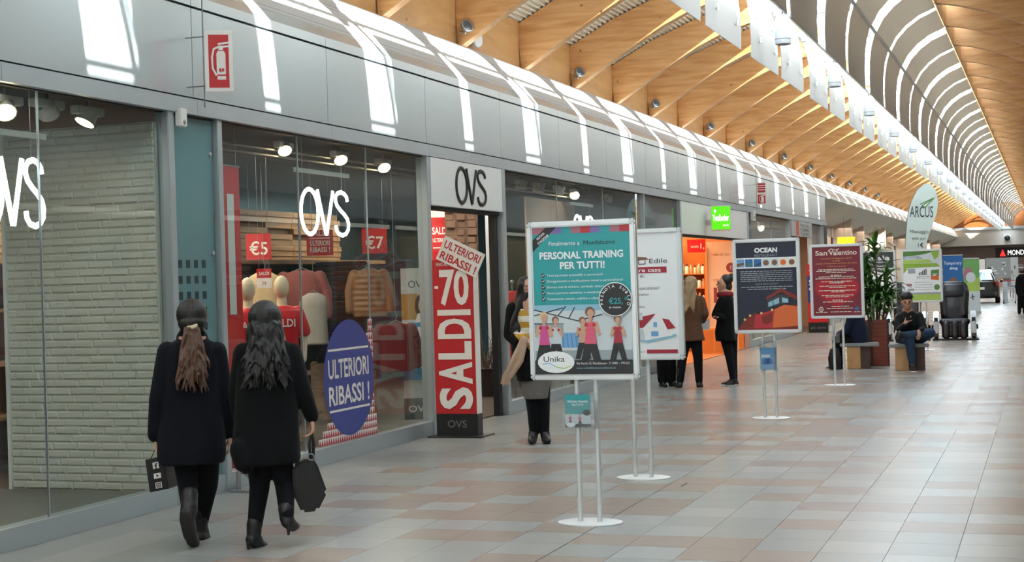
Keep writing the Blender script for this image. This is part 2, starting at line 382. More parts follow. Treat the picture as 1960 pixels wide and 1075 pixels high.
for n, (v, x, y, k) in enumerate(cells):
    if n < 300:
        o = bpy.data.objects.new('tile', tmesh[k]); o.location = (x, y, 0); link(o, floor)
    else:
        g = 0.0016; rest.mi = k; rest.add([(x + g, y + g, 0), (x + TS - g, y + g, 0), (x + TS - g, y + TS - g, 0), (x + g, y + TS - g, 0)], [(0, 1, 2, 3)])
for j in range(-50, 278):
    y = TY0 + TS * j; rest.mi = 0; rest.add([(XW + 0.003, y + 0.0016, 0), (TX0 + TS * ilo - 0.0016, y + 0.0016, 0), (TX0 + TS * ilo - 0.0016, y + TS - 0.0016, 0), (XW + 0.003, y + TS - 0.0016, 0)], [(0, 1, 2, 3)])
tag(rest.build('tile_field', [M_tile, M_tile2, M_beige, M_pink], floor), kind='stuff')
MB().box((TX0 - 0.0035, 6, -0.003), (TX0 + 0.0035, YEND - 1, 0.0006)).build('movement_joint', M_dark, floor)
jb = on_z(1000 + 1210 / 3.908, 800 + 497 / 3.908)
MB().box((jb.x - 0.006, jb.y - 0.1, 0), (jb.x + 0.006, jb.y + 0.1, 0.0015)).build('floor_crack', M_groove, floor)

# ------------------------------------------------------------------ left front: plinth, rail, fascia, cornice, wooden wall plate
wl = empty('wall_left', (XW, 0, 0), kind='structure', label='grey metal clad shop front with fascia and sloped cornice')
O = (XW, 0, 0)
YF = 46.28                                           # the fascia stops here, beyond it the shops stand back
beamsY = [Y0B + BS * k for k in range(-10, 44)]
seams = [y for y in beamsY if y < YF] + [YF]
for a, b in zip(seams[:-1], seams[1:]):
    MB(O).box((XW - 0.06, a + 0.004, 3.185), (XW, b - 0.004, 3.895)).build('fascia_panel', M_alu, wl)
    MB(O).box((XW - 0.05, a + 0.002, 3.04), (XW + 0.035, b - 0.002, 3.165)).build('lower_rail', M_alu_d, wl)
MB(O).box((XW - 0.07, seams[0], 3.03), (XW - 0.03, YF, 4.0)).build('shadow_gap', M_groove, wl)
for a, b in zip(beamsY[:-1], beamsY[1:]):
    MB(O).box((XW - 0.06, a + 0.003, 3.915), (XW, b - 0.003, 4.0)).build('edge_band', M_alu, wl)
    MB(O).prism([(XW, a + 0.003, 4.0), (XW, b - 0.003, 4.0), (XW - 0.07, b - 0.003, 4.1), (XW - 0.07, a + 0.003, 4.1)], (-0.02, 0, -0.01)).build('cornice_edge', M_alu, wl)
    MB(O).prism([(XW - 0.07, a + 0.003, 4.1), (XW - 0.07, b - 0.003, 4.1), (XW - 0.45, b - 0.003, 4.6), (XW - 0.45, a + 0.003, 4.6)], (-0.02, 0, -0.015)).build('cornice_panel', M_perf, wl)
    MB(O).box((XW - 0.55, a + 0.1, 4.55), (XW - 0.51, b - 0.1, 5.26)).build('wood_panel', M_ply, wl)
MB(O).box((XW - 0.62, YBACK, 3.95), (XW - 0.56, YEND, 5.4)).build('wall_core', M_ply, wl)
for a, b in ((YBACK, 10.03), (10.03, 15.2), (17.5, 24.5), (33.8, 39.6), (43.3, 45.4)):
    MB(O).box((XW - 0.12, a, 0), (XW, b, 0.15)).build('plinth', M_alu_d, wl)
MB(O).box((XW - 0.10, 24.5, 0), (XW - 0.04, 27.1, 3.04)).build('black_glass_panel', mat('black_glass', '#1b1d20', rough=0.06, spec=0.8, var=0.02), wl)
for ya, yb, d in ((10.03, 10.12, 0.0), (10.76, 10.84, 0.0), (15.12, 15.21, 0.01), (17.48, 17.60, 0.02), (24.44, 24.52, 0.0), (27.04, 27.14, 0.01), (33.5, 33.8, 0.0), (39.5, 39.62, 0.0), (43.25, 43.36, 0.0), (45.4, 45.5, 0.0)):
    MB(O).box((XW - 0.11, ya, 0.0), (XW + 0.012 + d, yb, 3.04)).build('post', M_alu_d, wl, bevel=0.006)

# shop windows
def window(name, label, panes, z0=0.15, z1=3.04, x=XW - 0.05, g=None):
    w = empty(name, (x, panes[0][0], z0), kind='structure', label=label)
    for a, b in panes:
        MB(w.location).box((x - 0.006, a + 0.004, z0), (x + 0.006, b - 0.004, z1)).build('pane', g or G_shop, w)
    for a, b in panes[1:]:
        MB(w.location).box((x - 0.008, a - 0.004, z0), (x + 0.008, a + 0.004, z1)).build('joint', M_alu_d, w)
    return w
window('window_1', 'wide shop window left, white brick display behind it', [(1.5, 5.0), (5.0, 8.52), (8.52, 10.03)])
window('window_2', 'shop window with blue oval sticker between teal panel and doorway', [(10.84, 12.25), (12.25, 13.71), (13.71, 15.12)])
window('window_3', 'shop window right of the sale doorway, seen behind the teal poster', [(17.60, 19.9), (19.9, 22.2), (22.2, 24.44)])
window('window_4', 'narrow reflective shop window beyond the green lit sign', [(34.35, 37.0), (37.0, 39.5)])
window('window_5', 'last small shop window before the fascia ends', [(43.36, 45.4)])
w = empty('window_6', (XW - 0.04, 10.12, 0.1), kind='structure', label='tall teal frosted glass panel with rows of small dark squares')
MB(w.location).box((XW - 0.05, 10.13, 0.1), (XW - 0.035, 10.75, 3.02)).build('pane', mat('teal_panel', '#5f868b', rough=0.16, spec=0.6, var=0.05, scale=1.5), w)
for r in range(6):
    for c in range(4):
        y = 10.19 + c * 0.1165; z = 1.83 - r * 0.125
        MB(w.location).box((XW - 0.036, y, z), (XW - 0.0335, y + 0.058, z + 0.062)).build('dark_square', mat('square_print', '#263a40', rough=0.25), w)
for z in (2.75, 1.95, 0.5): MB(w.location).lathe((XW - 0.035, 10.71, z), [(0.018, 0), (0.018, 0.012), (0.008, 0.016)], 12, (1, 0, 0)).build('fixing', M_alu_d, w, smooth=True)
window('window_7', 'narrow teal tinted pane beside the sensor post', [(33.82, 34.33)], g=G_teal)

# ------------------------------------------------------------------ set-back shops beyond the fascia
ws = empty('wall_setback', (XW, YF, 0), kind='structure', label='pale sloped soffit and fins in front of the set-back shops')
o2 = (XW, YF, 0); M_soff = mat('soffit_plaster', '#d3cec4', rough=0.8, var=0.04, scale=1.5); M_fin = mat('fin_board', '#cdb9a6', rough=0.6, var=0.06, scale=1.2)
MB(o2).prism([(XW - 0.02, YF, 3.90), (XW - 1.55, YF, 3.33), (XW - 1.55, YF, 3.45), (XW - 0.02, YF, 4.0)], (0, YEND - YF, 0)).build('soffit', M_soff, ws)
MB(o2).box((XW - 1.5, YF - 0.1, 0), (XW - 0.06, YF, 3.98)).build('return_wall', M_alu, ws)
for n, y in enumerate((52.8, 58.8, 65.0, 71.3, 77.5, 83.8, 90.0, 96.2, 102.4, 108.6)):
    d = 0.7 if n % 2 else 0.45
    f = MB(o2).prism([(XW - 1.45, y, 0), (XW - 1.45 + d, y, 0), (XW - 1.45 + d, y, 3.9 + (d - 1.45) * 0.372), (XW - 1.45, y, 3.36)], (0, 0.16, 0)).build('fin', M_fin, ws)
    MB(o2).box((XW - 1.46 + d, y - 0.01, 0), (XW - 1.43 + d, y + 0.17, 3.9 + (d - 1.45) * 0.372)).build('fin_edge', mat('fin_edge', '#e2d9cb', rough=0.5), f)
MB(o2).box((XW - 3.6, YF, -0.001), (XW - 1.4, YEND, 0.004)).build('shop_floor', M_tile, ws)
for n, (a, b, c) in enumerate(((46.4, 52.8, '#2b2c30'), (52.9, 58.8, '#c9a58c'), (58.9, 65, '#b7947e'), (65.1, 71.3, '#c4a18a'), (71.4, 83.8, '#a98d7c'), (83.9, 96.2, '#bfa08c'), (96.3, 118, '#a8968a'))):
    MB(o2).box((XW - 2.6, a, 0), (XW - 2.5, b, 3.4)).build('shop_back', mat('shop_back_%s' % c, c, rough=0.7, var=0.2, scale=1.6), ws)
    MB(o2).box((XW - 1.52, a, 2.95), (XW - 1.46, b, 3.36)).build('sign_band', mat('sign_band_%d' % (n % 3), ('#b9a899', '#8f8a86', '#c6b7a8')[n % 3], rough=0.5), ws)
    MB(o2).box((XW - 1.50, a + 0.1, 0.1), (XW - 1.49, b - 0.1, 2.95)).build('pane', G_shop, ws)
    for yy in (a + 0.05, (a + b) / 2, b - 0.1): MB(o2).box((XW - 1.53, yy, 0), (XW - 1.47, yy + 0.06, 2.95)).build('mullion', M_dark, ws)

# ------------------------------------------------------------------ roof: arched beams, deck, skylight, baffles
ce = empty('ceiling', (AX, 0, 0), kind='structure', label='arched timber beam ceiling with a central skylight and curved baffles')
SOF = [(-6.86, 4.57), (-6.30, 4.92), (-5.84, 5.19), (-5.40, 5.44), (-5.00, 5.62), (-4.5, 5.77), (-4.05, 5.85)]
TOPc = [(-4.05, 6.33), (-4.8, 6.12), (-5.45, 5.89), (-6.19, 5.60), (-6.90, 5.23)]
bw = 0.16
def beam_mesh(side):
    p = [((x - AX) * side, -bw / 2, z) for x, z in SOF + TOPc]
    return MB().prism(p, (0, bw, 0)).mesh('beam', bevel=0)
bl, br = beam_mesh(1), beam_mesh(-1)
for m_ in (bl, br): m_.materials.append(M_wood)
for y in beamsY:
    for me in (bl, br):
        o = bpy.data.objects.new('beam', me); o.location = (0, y, 0); link(o, ce)
def deck(side):
    # ribs run along the hall; the profile follows the tops of the beams
    pts = list(reversed(TOPc if side > 0 else [(-4.33, 6.25)] + TOPc[1:])); L = [0]
    for a, b in zip(pts[:-1], pts[1:]): L.append(L[-1] + math.hypot(b[0] - a[0], b[1] - a[1]))
    mbd = MB(); prof = []; n = int(L[-1] / 0.0375)
    for i in range(n + 1):
        s_ = L[-1] * i / n; k = max(q for q in range(len(L)) if L[q] <= s_ + 1e-9); k = min(k, len(L) - 2); t = (s_ - L[k]) / (L[k + 1] - L[k])
        x = pts[k][0] + (pts[k + 1][0] - pts[k][0]) * t; z = pts[k][1] + (pts[k + 1][1] - pts[k][1]) * t
        prof.append((x, z + (0.055 if i % 2 else 0.003)))
    v = []; f = []
    for x, z in prof: v += [((x - AX) * side, YBACK, z), ((x - AX) * side, YEND, z)]
    for i in range(len(prof) - 1): f.append((2 * i, 2 * i + 1, 2 * i + 3, 2 * i + 2))
    mbd.add(v, f); mbd.box(((pts[-1][0] - AX) * side, YBACK, pts[-1][1] + 0.07), ((-7.0 - AX) * side, YEND, pts[-1][1] + 0.12))
    return mbd.build('roof_deck', M_deck, ce)
deck(1); deck(-1)
# skylight glazing and bars
zr, ze, hx = 6.78, 6.36, 1.17; hr = 1.45
for k in range(0, len(beamsY) - 1, 2):
    a, b = beamsY[k], beamsY[min(k + 2, len(beamsY) - 1)]
    for sg in (-1, 1):
        ex = hx if sg < 0 else hr; MB().prism([(sg * ex, a + 0.02, ze), (sg * ex, b - 0.02, ze), (0, b - 0.02, zr), (0, a + 0.02, zr)], (0, 0, 0.008)).build('skylight_pane', G_roof, ce)
bar = MB()
for sg in (-1, 1): bar.tube([(sg * (hx if sg < 0 else hr), 0, ze - 0.03), (0, 0, zr - 0.03)], 0.022, 6)
bar = bar.mesh('glazing_bar'); bar.materials.append(M_wsteel)
for y in beamsY:
    for dy in (0, BS / 2):
        o = bpy.data.objects.new('glazing_bar', bar); o.location = (0, y + dy, 0); link(o, ce)
for x, z, r in ((0, zr - 0.05, 0.04), (-hx, ze, 0.02), (hr, ze, 0.02)):
    MB().tube([(x, YBACK, z), (x, YEND, z)], r, 8).build('skylight_purlin', M_wsteel, ce)
MB().box((1.30, YBACK, 5.80), (1.32, YEND, 6.17)).build('light_stop_board', M_ply, ce)  # added out of sight behind the baffles to keep skylight off the right beams
# white arched ribs that carry the glazing between the beam ends
rib = MB().tube([(-hx - 0.02, 0, 6.05), (-0.8, 0, 6.3), (-0.4, 0, 6.43), (0, 0, 6.48), (0.4, 0, 6.43), (0.8, 0, 6.3), (hx + 0.02, 0, 6.05)], 0.045, 8).mesh('arched_rib', smooth=True); rib.materials.append(M_wsteel)
for y in beamsY: o = bpy.data.objects.new('arched_rib', rib); o.location = (0, y, 0); link(o, ce)
# curved baffles: lower and upper tier on either side of the slot
LOW = [(0.44, 4.27), (0.435, 4.5), (0.445, 4.75), (0.475, 4.97), (0.53, 5.16)]
UPR = [(0.56, 5.19), (0.66, 5.37), (0.82, 5.54), (1.02, 5.68), (1.28, 5.79)]
def baffle(prof, w, sg):
    v, f = [], []
    for x, z in prof:
        for y in (0, w): v += [(sg * x, y, z), (sg * (x + 0.010), y, z + 0.004)]
    n = len(prof)
    for i in range(n - 1):
        a = 4 * i; b = a + 4
        f += [(a, a + 2, b + 2, b), (a + 1, b + 1, b + 3, a + 3), (a, b, b + 1, a + 1), (a + 2, a + 3, b + 3, b + 2)]
    f += [(0, 1, 3, 2), (4 * n - 4, 4 * n - 2, 4 * n - 1, 4 * n - 3)]
    me = MB().add(v, f).mesh('baffle', smooth=True, fix=True); me.materials.append(M_baffle); return me
WB = 1.915; bm_ = {(t, sg): baffle(p, WB, sg) for t, p in (('l', LOW), ('u', UPR)) for sg in (-1, 1)}
riv = MB()
for y in (0.3, 1.6):
    for z, x in ((4.55, 0.437), (4.93, 0.468)): riv.lathe((x - 0.006, y, z), [(0.012, 0), (0.012, 0.004)], 8, (1, 0, 0))
riv = riv.mesh('rivet'); riv.materials.append(M_dark)
def strip(prof, off, y, r): return [(x - off, y, z) for x, z in prof], r
hanger = MB()
for y in (0.45, 1.55):
    hanger.tube([(-(x - 0.035), y, z) for x, z in LOW[1:]] + [(-0.6, y, 5.36)], 0.013, 6)
    hanger.tube([(-0.40, y - 0.02, 4.60), (-0.42, y + 0.05, 4.52), (-0.43, y + 0.10, 4.56)], 0.010, 5)
    hanger.tube([(-0.40, y, 4.82), (-0.452, y, 4.82)], 0.016, 6)
hanger = hanger.mesh('hanger', smooth=True); hanger.materials.append(M_wsteel)
y = 17.5 + 0.655 - 4.75 * 5
while y < YEND - 3:
    for a in (y, y + WB + 0.265):
        for (t, sg), me in bm_.items():
            o = bpy.data.objects.new('baffle', me); o.location = (0, a, 0); link(o, ce)
            if t == 'l' and sg < 0: q = bpy.data.objects.new('hanger', hanger); link(q, o)
            if t == 'l' and sg > 0 and a < 60: q = bpy.data.objects.new('rivet', riv); link(q, o)
    y += 4.75
for sg in (-1, 1):
    MB().tube([(sg * 0.545, YBACK, 5.175), (sg * 0.545, YEND, 5.175)], 0.028, 8).build('baffle_rail', M_wsteel, ce, smooth=True)
MB().tube([(-0.16, YBACK, 4.93), (-0.16, YEND - 1, 4.93)], 0.03, 8).build('lamp_rail', M_wsteel, ce, smooth=True)
cross = MB().tube([(-0.5, 0, 5.1), (0.5, 0, 5.1)], 0.03, 8).tube([(-0.16, 0, 5.1), (-0.16, 0, 4.93)], 0.015, 6).mesh('cross_tie', smooth=True); cross.materials.append(M_wsteel)
y = 17.83 - 4.75 * 5
while y < YEND - 2:
    o = bpy.data.objects.new('cross_tie', cross); o.location = (0, y, 0); link(o, ce); y += 2.375

# pendant lamps below the skylight
lamp_m = mat('lamp_white', '#b9bcbc', rough=0.4); j = -3; lamp_glow = emit_mat('lamp_glow', '#fff1dc', 2.0)
lm0 = MB().lathe((0, 0, 0), [(0.098, 0.0), (0.10, 0.005), (0.10, 0.055), (0.10, 0.068), (0.10, 0.30), (0.08, 0.335), (0.078, 0.36), (0.02, 0.365)], 24).mesh('lamp_body', smooth=True); lm0.materials.append(lamp_m)
lm1 = MB().lathe((0, 0, 0), [(0.1012, 0.057), (0.1012, 0.066)], 24).mesh('ring'); lm1.materials.append(mat('ring_red', '#7b6a68', rough=0.5))
lm2 = MB().tube([(0, 0, 0.36), (0, 0, 0.42), (0.05, 0, 0.44)], 0.008, 6).mesh('hook'); lm2.materials.append(M_dark)
lm3 = MB().lathe((0, 0, -0.004), [(0.075, 0), (0.09, 0.004)], 20).mesh('diffuser'); lm3.materials.append(mat('lamp_glass_grey', '#55595c', rough=0.2))
n_l = 0
while 18.8 + 4.75 * j < YEND - 4 and n_l < 23:
    yy = 18.8 + 4.75 * j; vis = yy > 18
    t = empty('pendant_lamp', (AX - 0.16, yy, 4.49), label=('white cylinder lamp under the skylight, %s from the camera' % ORD[n_l]) if vis else ('white cylinder lamp overhead, %s behind the nearest one in view' % ORD[-j - 1]), cat='lamp', group='cylinder lamps under the skylight')
    for nm, me in (('lamp_body', lm0), ('ring', lm1), ('hook', lm2), ('diffuser', lm3)): link(bpy.data.objects.new(nm, me), t)
    if vis: n_l += 1
    j += 1
# small floodlights at the beam feet
fl = MB().lathe((0, 0, 0), [(0.035, -0.05), (0.075, -0.02), (0.085, 0.02), (0.085, 0.03), (0.07, 0.032), (0.05, 0.01)], 16, (0.75, -0.55, 0.35)).mesh('flood_head', smooth=True); fl.materials.append(mat('zinc', '#9ea3a8', rough=0.3, metal=0.7))
fb = MB().tube([(-0.12, 0.05, -0.05), (-0.03, 0.03, -0.08), (0, 0, -0.03)], 0.012, 6).mesh('bracket'); fb.materials.append(M_alu_d)
fg = MB().lathe((0, 0, 0), [(0.068, 0.024), (0.05, 0.030)], 16, (0.75, -0.55, 0.35)).mesh('flood_lens', smooth=True); fg.materials.append(mat('lens_grey', '#5d646b', rough=0.15))
for n, k in enumerate(range(1, 22, 2)):
    lab = 'small round floodlight at a beam foot, %s along the cornice' % ORD[n]
    t = empty('floodlight', (-6.72, Y0B + BS * k - 0.14, 4.82), label=lab, cat='floodlight', group='floodlights at the beam feet')
    for nm, me in (('flood_head', fl), ('bracket', fb), ('flood_lens', fg)): link(bpy.data.objects.new(nm, me), t)
t = empty('speaker', (-6.80, Y0B + BS + 0.42, 4.74), label='white oval loudspeaker plate on the wood just past the first floodlight', cat='speaker')
MB().lathe((0, 0, 0), [(0.075, 0), (0.095, 0.01), (0.09, 0.03), (0.06, 0.035)], 20, (1, -0.2, 0)).build('speaker_grille', M_wsteel, t, smooth=True)
MB().lathe((0, 0, 0), [(0.101, -0.004), (0.101, 0.008)], 20, (1, -0.2, 0)).build('speaker_rim', M_alu_d, t, smooth=True)

# ------------------------------------------------------------------ right front, ends
wr = empty('wall_right', (2 * AX - XW, 0, 0), kind='structure', label='shop front along the right side of the arcade')
XR = 2 * AX - XW; orr = (XR, 0, 0)
MB(orr).box((XR, YBACK, 3.04), (XR + 0.2, YEND, 4.0)).build('fascia', M_alu, wr)
MB(orr).prism([(XR, YBACK, 4.0), (XR + 0.45, YBACK, 4.6), (XR + 0.5, YBACK, 4.6), (XR + 0.1, YBACK, 4.0)], (0, YEND - YBACK, 0)).build('cornice', M_perf, wr)
MB(orr).box((XR + 0.5, YBACK, 4.5), (XR + 0.6, YEND, 5.4)).build('wall_plate', M_ply, wr)
rr = random.Random(5); y = YBACK
while y < YEND:
    b = min(YEND, y + rr.uniform(3, 6)); k = rr.random()
    MB(orr).box((XR + 0.05, y, 0.1), (XR + 0.07, b - 0.1, 3.04)).build('pane', G_shop, wr)
    MB(orr).box((XR + 1.6, y, 0), (XR + 1.7, b, 3.04)).build('shop_back', mat('opp_%d' % int(k * 5), ('#c9b08f', '#58707a', '#d8d4cc', '#3c4246', '#b48f72')[int(k * 5)], rough=0.7, var=0.2, scale=1.3), wr)
    MB(orr).box((XR - 0.01, b - 0.1, 0), (XR + 0.1, b, 3.04)).build('post', M_alu_d, wr); y = b
MB(orr).box((XR, YBACK, 3.03), (XR + 1.7, YEND, 3.06)).build('shop_soffit', M_white, wr)
wb = MB().box((-12, YBACK - 0.2, 0), (4, YBACK, 7)).build('wall_back', M_soff); tag(wb, 'pale wall closing the arcade behind the camera', kind='structure')
we = empty('wall_far', (AX, YEND, 0), kind='structure', label='pale lintel wall across the far end of the arcade')
oe = (AX, YEND, 0)
MB(oe).box((-12, YEND, 3.25), (6, YEND + 0.4, 4.45)).build('lintel', mat('lintel_paint', '#c2bfb8', rough=0.7), we)
MB(oe).box((-12, YEND + 0.05, 4.45), (6, YEND + 0.35, 7)).build('timber_end', wood_mat('end_wood', '#a5642f', '#8a4f22', along=(1, 1, 8)), we)
MB(oe).box((-9, YEND - 0.12, 4.42), (3, YEND, 4.62)).build('ledge', M_alu_d, we)
MB(oe).box((-12, YEND + 14, 0), (6, YEND + 14.2, 3.4)).build('hall_back', mat('hall_back', '#6a5a50', rough=0.8, var=0.4, scale=0.8), we)
MB(oe).box((-12, YEND + 0.3, 3.3), (6, YEND + 14, 3.4)).build('hall_ceiling', mat('hall_ceiling', '#54504c', rough=0.8), we)
for xx in (-12.1, 6): MB(oe).box((xx, YEND, 0), (xx + 0.1, YEND + 14, 3.4)).build('hall_side', M_soff, we)
# ------------------------------------------------------------------ colours shared by the shops
M_red = mat('sale_red', '#c1272d', rough=0.45, var=0.04); M_red_b = mat('bright_red', '#d8252b', rough=0.4, var=0.05)
M_paper = mat('paper_white', '#e9e7e2', rough=0.6, var=0.02); M_ink = mat('ink_black', '#1c1c1e', rough=0.5, var=0.02); M_ink_w = mat('ink_white', '#efefec', rough=0.5, var=0.02)
M_blue = mat('roundel_blue', '#3b4a94', rough=0.4, var=0.05); M_cream = mat('mannequin_cream', '#dcc9a8', rough=0.5, var=0.05)
M_neon = emit_mat('neon_white', '#ffffff', 4.0); M_warm = emit_mat('spot_glow', '#ffd9a2', 14.0)
M_floor_s = mat('shop_floor', '#5a5149', rough=0.3, var=0.12, scale=3, stretch=(4, 1, 1)); M_ceil_s = mat('shop_ceiling', '#1f323b', rough=0.8)
M_steel = mat('grey_steel', '#8e9092', rough=0.35, metal=0.6); M_tanw = wood_mat('shelf_wood', '#a98a68', '#7d6146', along=(6, 1, 10), scale=1.3, knots=False)
M_lamp = mat('spot_housing', '#b9b7ae', rough=0.45)
M_bt = mat('brown_teal_board', '#4b6068', rough=0.6, var=0.1)

def area(name, loc, sx, sy, power, col, rot=(0, 0, 0)):
    d = bpy.data.lights.new(name, 'AREA'); d.shape = 'RECTANGLE'; d.size = sx; d.size_y = sy; d.energy = power; d.color = col
    o = bpy.data.objects.new(name, d); o.location = loc; o.rotation_euler = rot; link(o); return o

# clothes shop: shell
def struct(name, mb, m, label): return tag(mb.build(name, m), label, kind='structure')
struct('wall_shop_back', MB().box((-11.1, 0, 0), (-11, 24.5, 3.2)), M_teal, 'dark teal back wall of the clothes shop')
struct('wall_shop_end', MB().box((-11, 24.36, 0), (XW - 0.12, 24.43, 3.1)), M_teal, 'dark teal end wall of the clothes shop')
struct('wall_shop_near', MB().box((-11, 0, 0), (XW - 0.12, 0.1, 3.1)), M_teal, 'dark teal near wall of the clothes shop')
cs_ = struct('ceiling_shop', MB().box((-11, 0, 3.1), (XW - 0.08, 24.5, 3.16)), M_ceil_s, 'dark ceiling of the clothes shop')
fs_ = struct('floor_shop', MB().box((-11, 0, 0.0), (XW - 0.12, 24.5, 0.012)), M_floor_s, 'brown floor of the clothes shop')
MB().box((-8.4, 0.2, 0.012), (XW - 0.13, 9.95, 0.11)).build('display_plinth', mat('display_floor', '#6b6a66', rough=0.4), fs_)
MB().box((-7.9, 10.86, 0.012), (XW - 0.13, 15.1, 0.10)).build('display_plinth', M_floor_s, fs_)
for z in (2.92, 2.98): MB().tube([(-7.0, 10.2, z), (-7.0, 24, z)], 0.012, 6).build('ceiling_rail', M_steel, cs_)
area('shop_light', (-9.0, 13, 3.05), 3.0, 4.0, 120, (1.0, 0.85, 0.68)); area('shop_light', (-9.0, 20, 3.05), 3.0, 4.0, 110, (1.0, 0.88, 0.72)); area('shop_light', (-7.2, 6, 3.05), 1.2, 5.0, 42, (1.0, 0.93, 0.82))

# white brick display wall behind the first window
bwall = empty('partition_brick', (-6.45, 9.98, 0.11), kind='structure', label='painted white brick display wall in the first shop window'); ob_ = (-6.45, 9.98, 0.11)
M_brick = mat('painted_brick', '#c6c7bd', rough=0.7, var=0.08, scale=9, bump=0.4)
MB(ob_).box((-7.86, 9.985, 0.11), (-6.45, 10.02, 2.96)).build('mortar', mat('mortar', '#bcbdb4', rough=0.8), bwall)
MB(ob_).box((-7.88, 9.96, 0.11), (-7.85, 10.03, 2.97)).build('edge_trim', M_white, bwall)
brk = []
for q in range(3):
    jx = [random.uniform(-0.0025, 0.0025) for _ in range(16)]; L, Hh, D = 0.192, 0.0575, 0.013
    brk.append(MB().add([(0 + jx[0], 0, 0 + jx[1]), (L + jx[2], 0, 0 + jx[3]), (L + jx[4], 0, Hh + jx[5]), (0 + jx[6], 0, Hh + jx[7]), (0.010, -D + jx[8], 0.011), (L - 0.010, -D + jx[9], 0.011 + jx[10]), (L - 0.011, -D + jx[11], Hh - 0.011), (0.010, -D, Hh - 0.012 + jx[12])],
               [(4, 5, 6, 7), (0, 1, 5, 4), (1, 2, 6, 5), (2, 3, 7, 6), (3, 0, 4, 7)]).mesh('brick')); brk[-1].materials.append(M_brick)
nb = 0
for r in range(46):
    z = r * 0.0618 + 0.006; x = -1.40 + (0.0 if r % 2 else -0.11) - 0.03 * (r % 3)
    while x < -0.02:
        a = max(x, -1.40); w_ = min(x + 0.222, -0.01) - a
        if w_ > 0.03:
            o = bpy.data.objects.new('brick', random.choice(brk)); o.location = (a, 0.006, z); o.scale = (w_ / 0.195, random.uniform(0.75, 1.25), 1); link(o, bwall); nb += 1
        x += 0.226

# spot lamps on the shop ceiling
def spot(px, py, X, label, lit, sz=1.0, aim=(0.5, -0.5, -0.7), group=None):
    p = on_x(px, py, X); t = empty('spotlight', (p.x, p.y, 3.1), label=label, cat='spotlight', group=group); o = t.location
    sz *= 0.85; h = 3.1 - p.z; ax = Vector(aim).normalized()
    MB().box((-0.05 * sz, -0.19 * sz, -h * 0.45 - 0.06), (0.05 * sz, 0.19 * sz, -h * 0.45)).build('driver_box', M_lamp, t, bevel=0.006)
    MB().tube([(0, 0, 0), (0, 0, -h * 0.5)], 0.014, 6).build('stem', M_steel, t)
    MB().tube([(0, -0.09 * sz, -h - 0.02), (0, -0.09 * sz, -h * 0.5 - 0.06), (0, 0.09 * sz, -h * 0.5 - 0.06), (0, 0.09 * sz, -h - 0.02)], 0.01, 5).build('yoke', M_steel, t)
    hd = MB().lathe((0, 0, -h), [(0.05 * sz, -0.06 * sz), (0.08 * sz, -0.04 * sz), (0.085 * sz, 0.02), (0.095 * sz, 0.07 * sz), (0.088 * sz, 0.07 * sz)], 14, ax).build('head', M_lamp, t, smooth=True)
    c = Vector((0, 0, -h)) + ax * (0.071 * sz)
    MB().lathe(c, [(0.085 * sz, 0), (0.07 * sz, 0.004)], 14, ax).build('lens', M_warm if lit else mat('lens_off', '#cfcabb', rough=0.2), hd)
    return t
spot(8, 205, -6.75, 'glowing ceiling spot at the far left of the first window', True, 1.0)
spot(90, 207, -6.75, 'unlit ceiling spot between two others in the first window', False, 1.0, (-0.2, 0.6, -0.5))
spot(168, 222, -6.75, 'glowing ceiling spot beside the brick wall top', True, 1.0, (-0.2, -0.4, -0.8))
spot(543, 282, -6.95, 'glowing ceiling spot, leftmost in the window with the oval sticker', True, 0.9)
spot(650, 300, -6.95, 'glowing ceiling spot above the lit letters, middle of three', True, 0.95)
spot(733, 315, -6.95, 'glowing ceiling spot nearest the doorway, rightmost of three', True, 0.95)
spot(998, 352, -6.9, 'unlit ceiling spot, leftmost in the window behind the teal poster', False, 1.1, (-0.1, -0.1, -1))
spot(1031, 358, -6.9, 'unlit ceiling spot, second in the window behind the teal poster', False, 1.1, (-0.1, -0.1, -1))
spot(1070, 362, -6.9, 'dim ceiling spot, third in the window behind the teal poster', False, 1.1, (-0.3, -0.1, -1))
spot(1100, 370, -6.9, 'tilted glowing ceiling spot in the window behind the teal poster', True, 1.0, (0.2, -0.7, -0.5))
spot(1165, 380, -6.9, 'small ceiling spot, fifth in the window behind the teal poster', False, 1.0, (-0.3, -0.1, -1))
spot(1188, 384, -6.9, 'small ceiling spot, last in the window behind the teal poster', False, 1.0, (-0.3, -0.1, -1))

# the three-letter shop name, drawn as strokes
def ovs_strokes(w, h):
    out = [[(w * (0.185 + 0.17 * math.sin(2 * PI * i / 28)), h * (0.5 + 0.5 * math.cos(2 * PI * i / 28))) for i in range(29)]]
    out.append([(w * 0.345, h), (w * 0.505, 0), (w * 0.515, 0), (w * 0.67, h)])
    sp = [(0.975, 0.80), (0.96, 0.90), (0.91, 0.97), (0.845, 1.0), (0.77, 0.97), (0.725, 0.89), (0.72, 0.79), (0.75, 0.68), (0.82, 0.58), (0.90, 0.49), (0.965, 0.39), (0.99, 0.27), (0.98, 0.14), (0.93, 0.04), (0.855, 0.0), (0.77, 0.03), (0.725, 0.11), (0.712, 0.22)]
    out.append([(w * a, h * b) for a, b in sp]); return out
def ovs(parent, off, o, U, V, w, h, r, m, flat=0.6, N=(1, 0, 0)):
    for st in ovs_strokes(w, h):
        MB(off).tube([Vector(o) + Vector(U) * a + Vector(V) * b for a, b in st], r, 8, flat=flat, fdir=N).build('letter', m, parent, smooth=True)
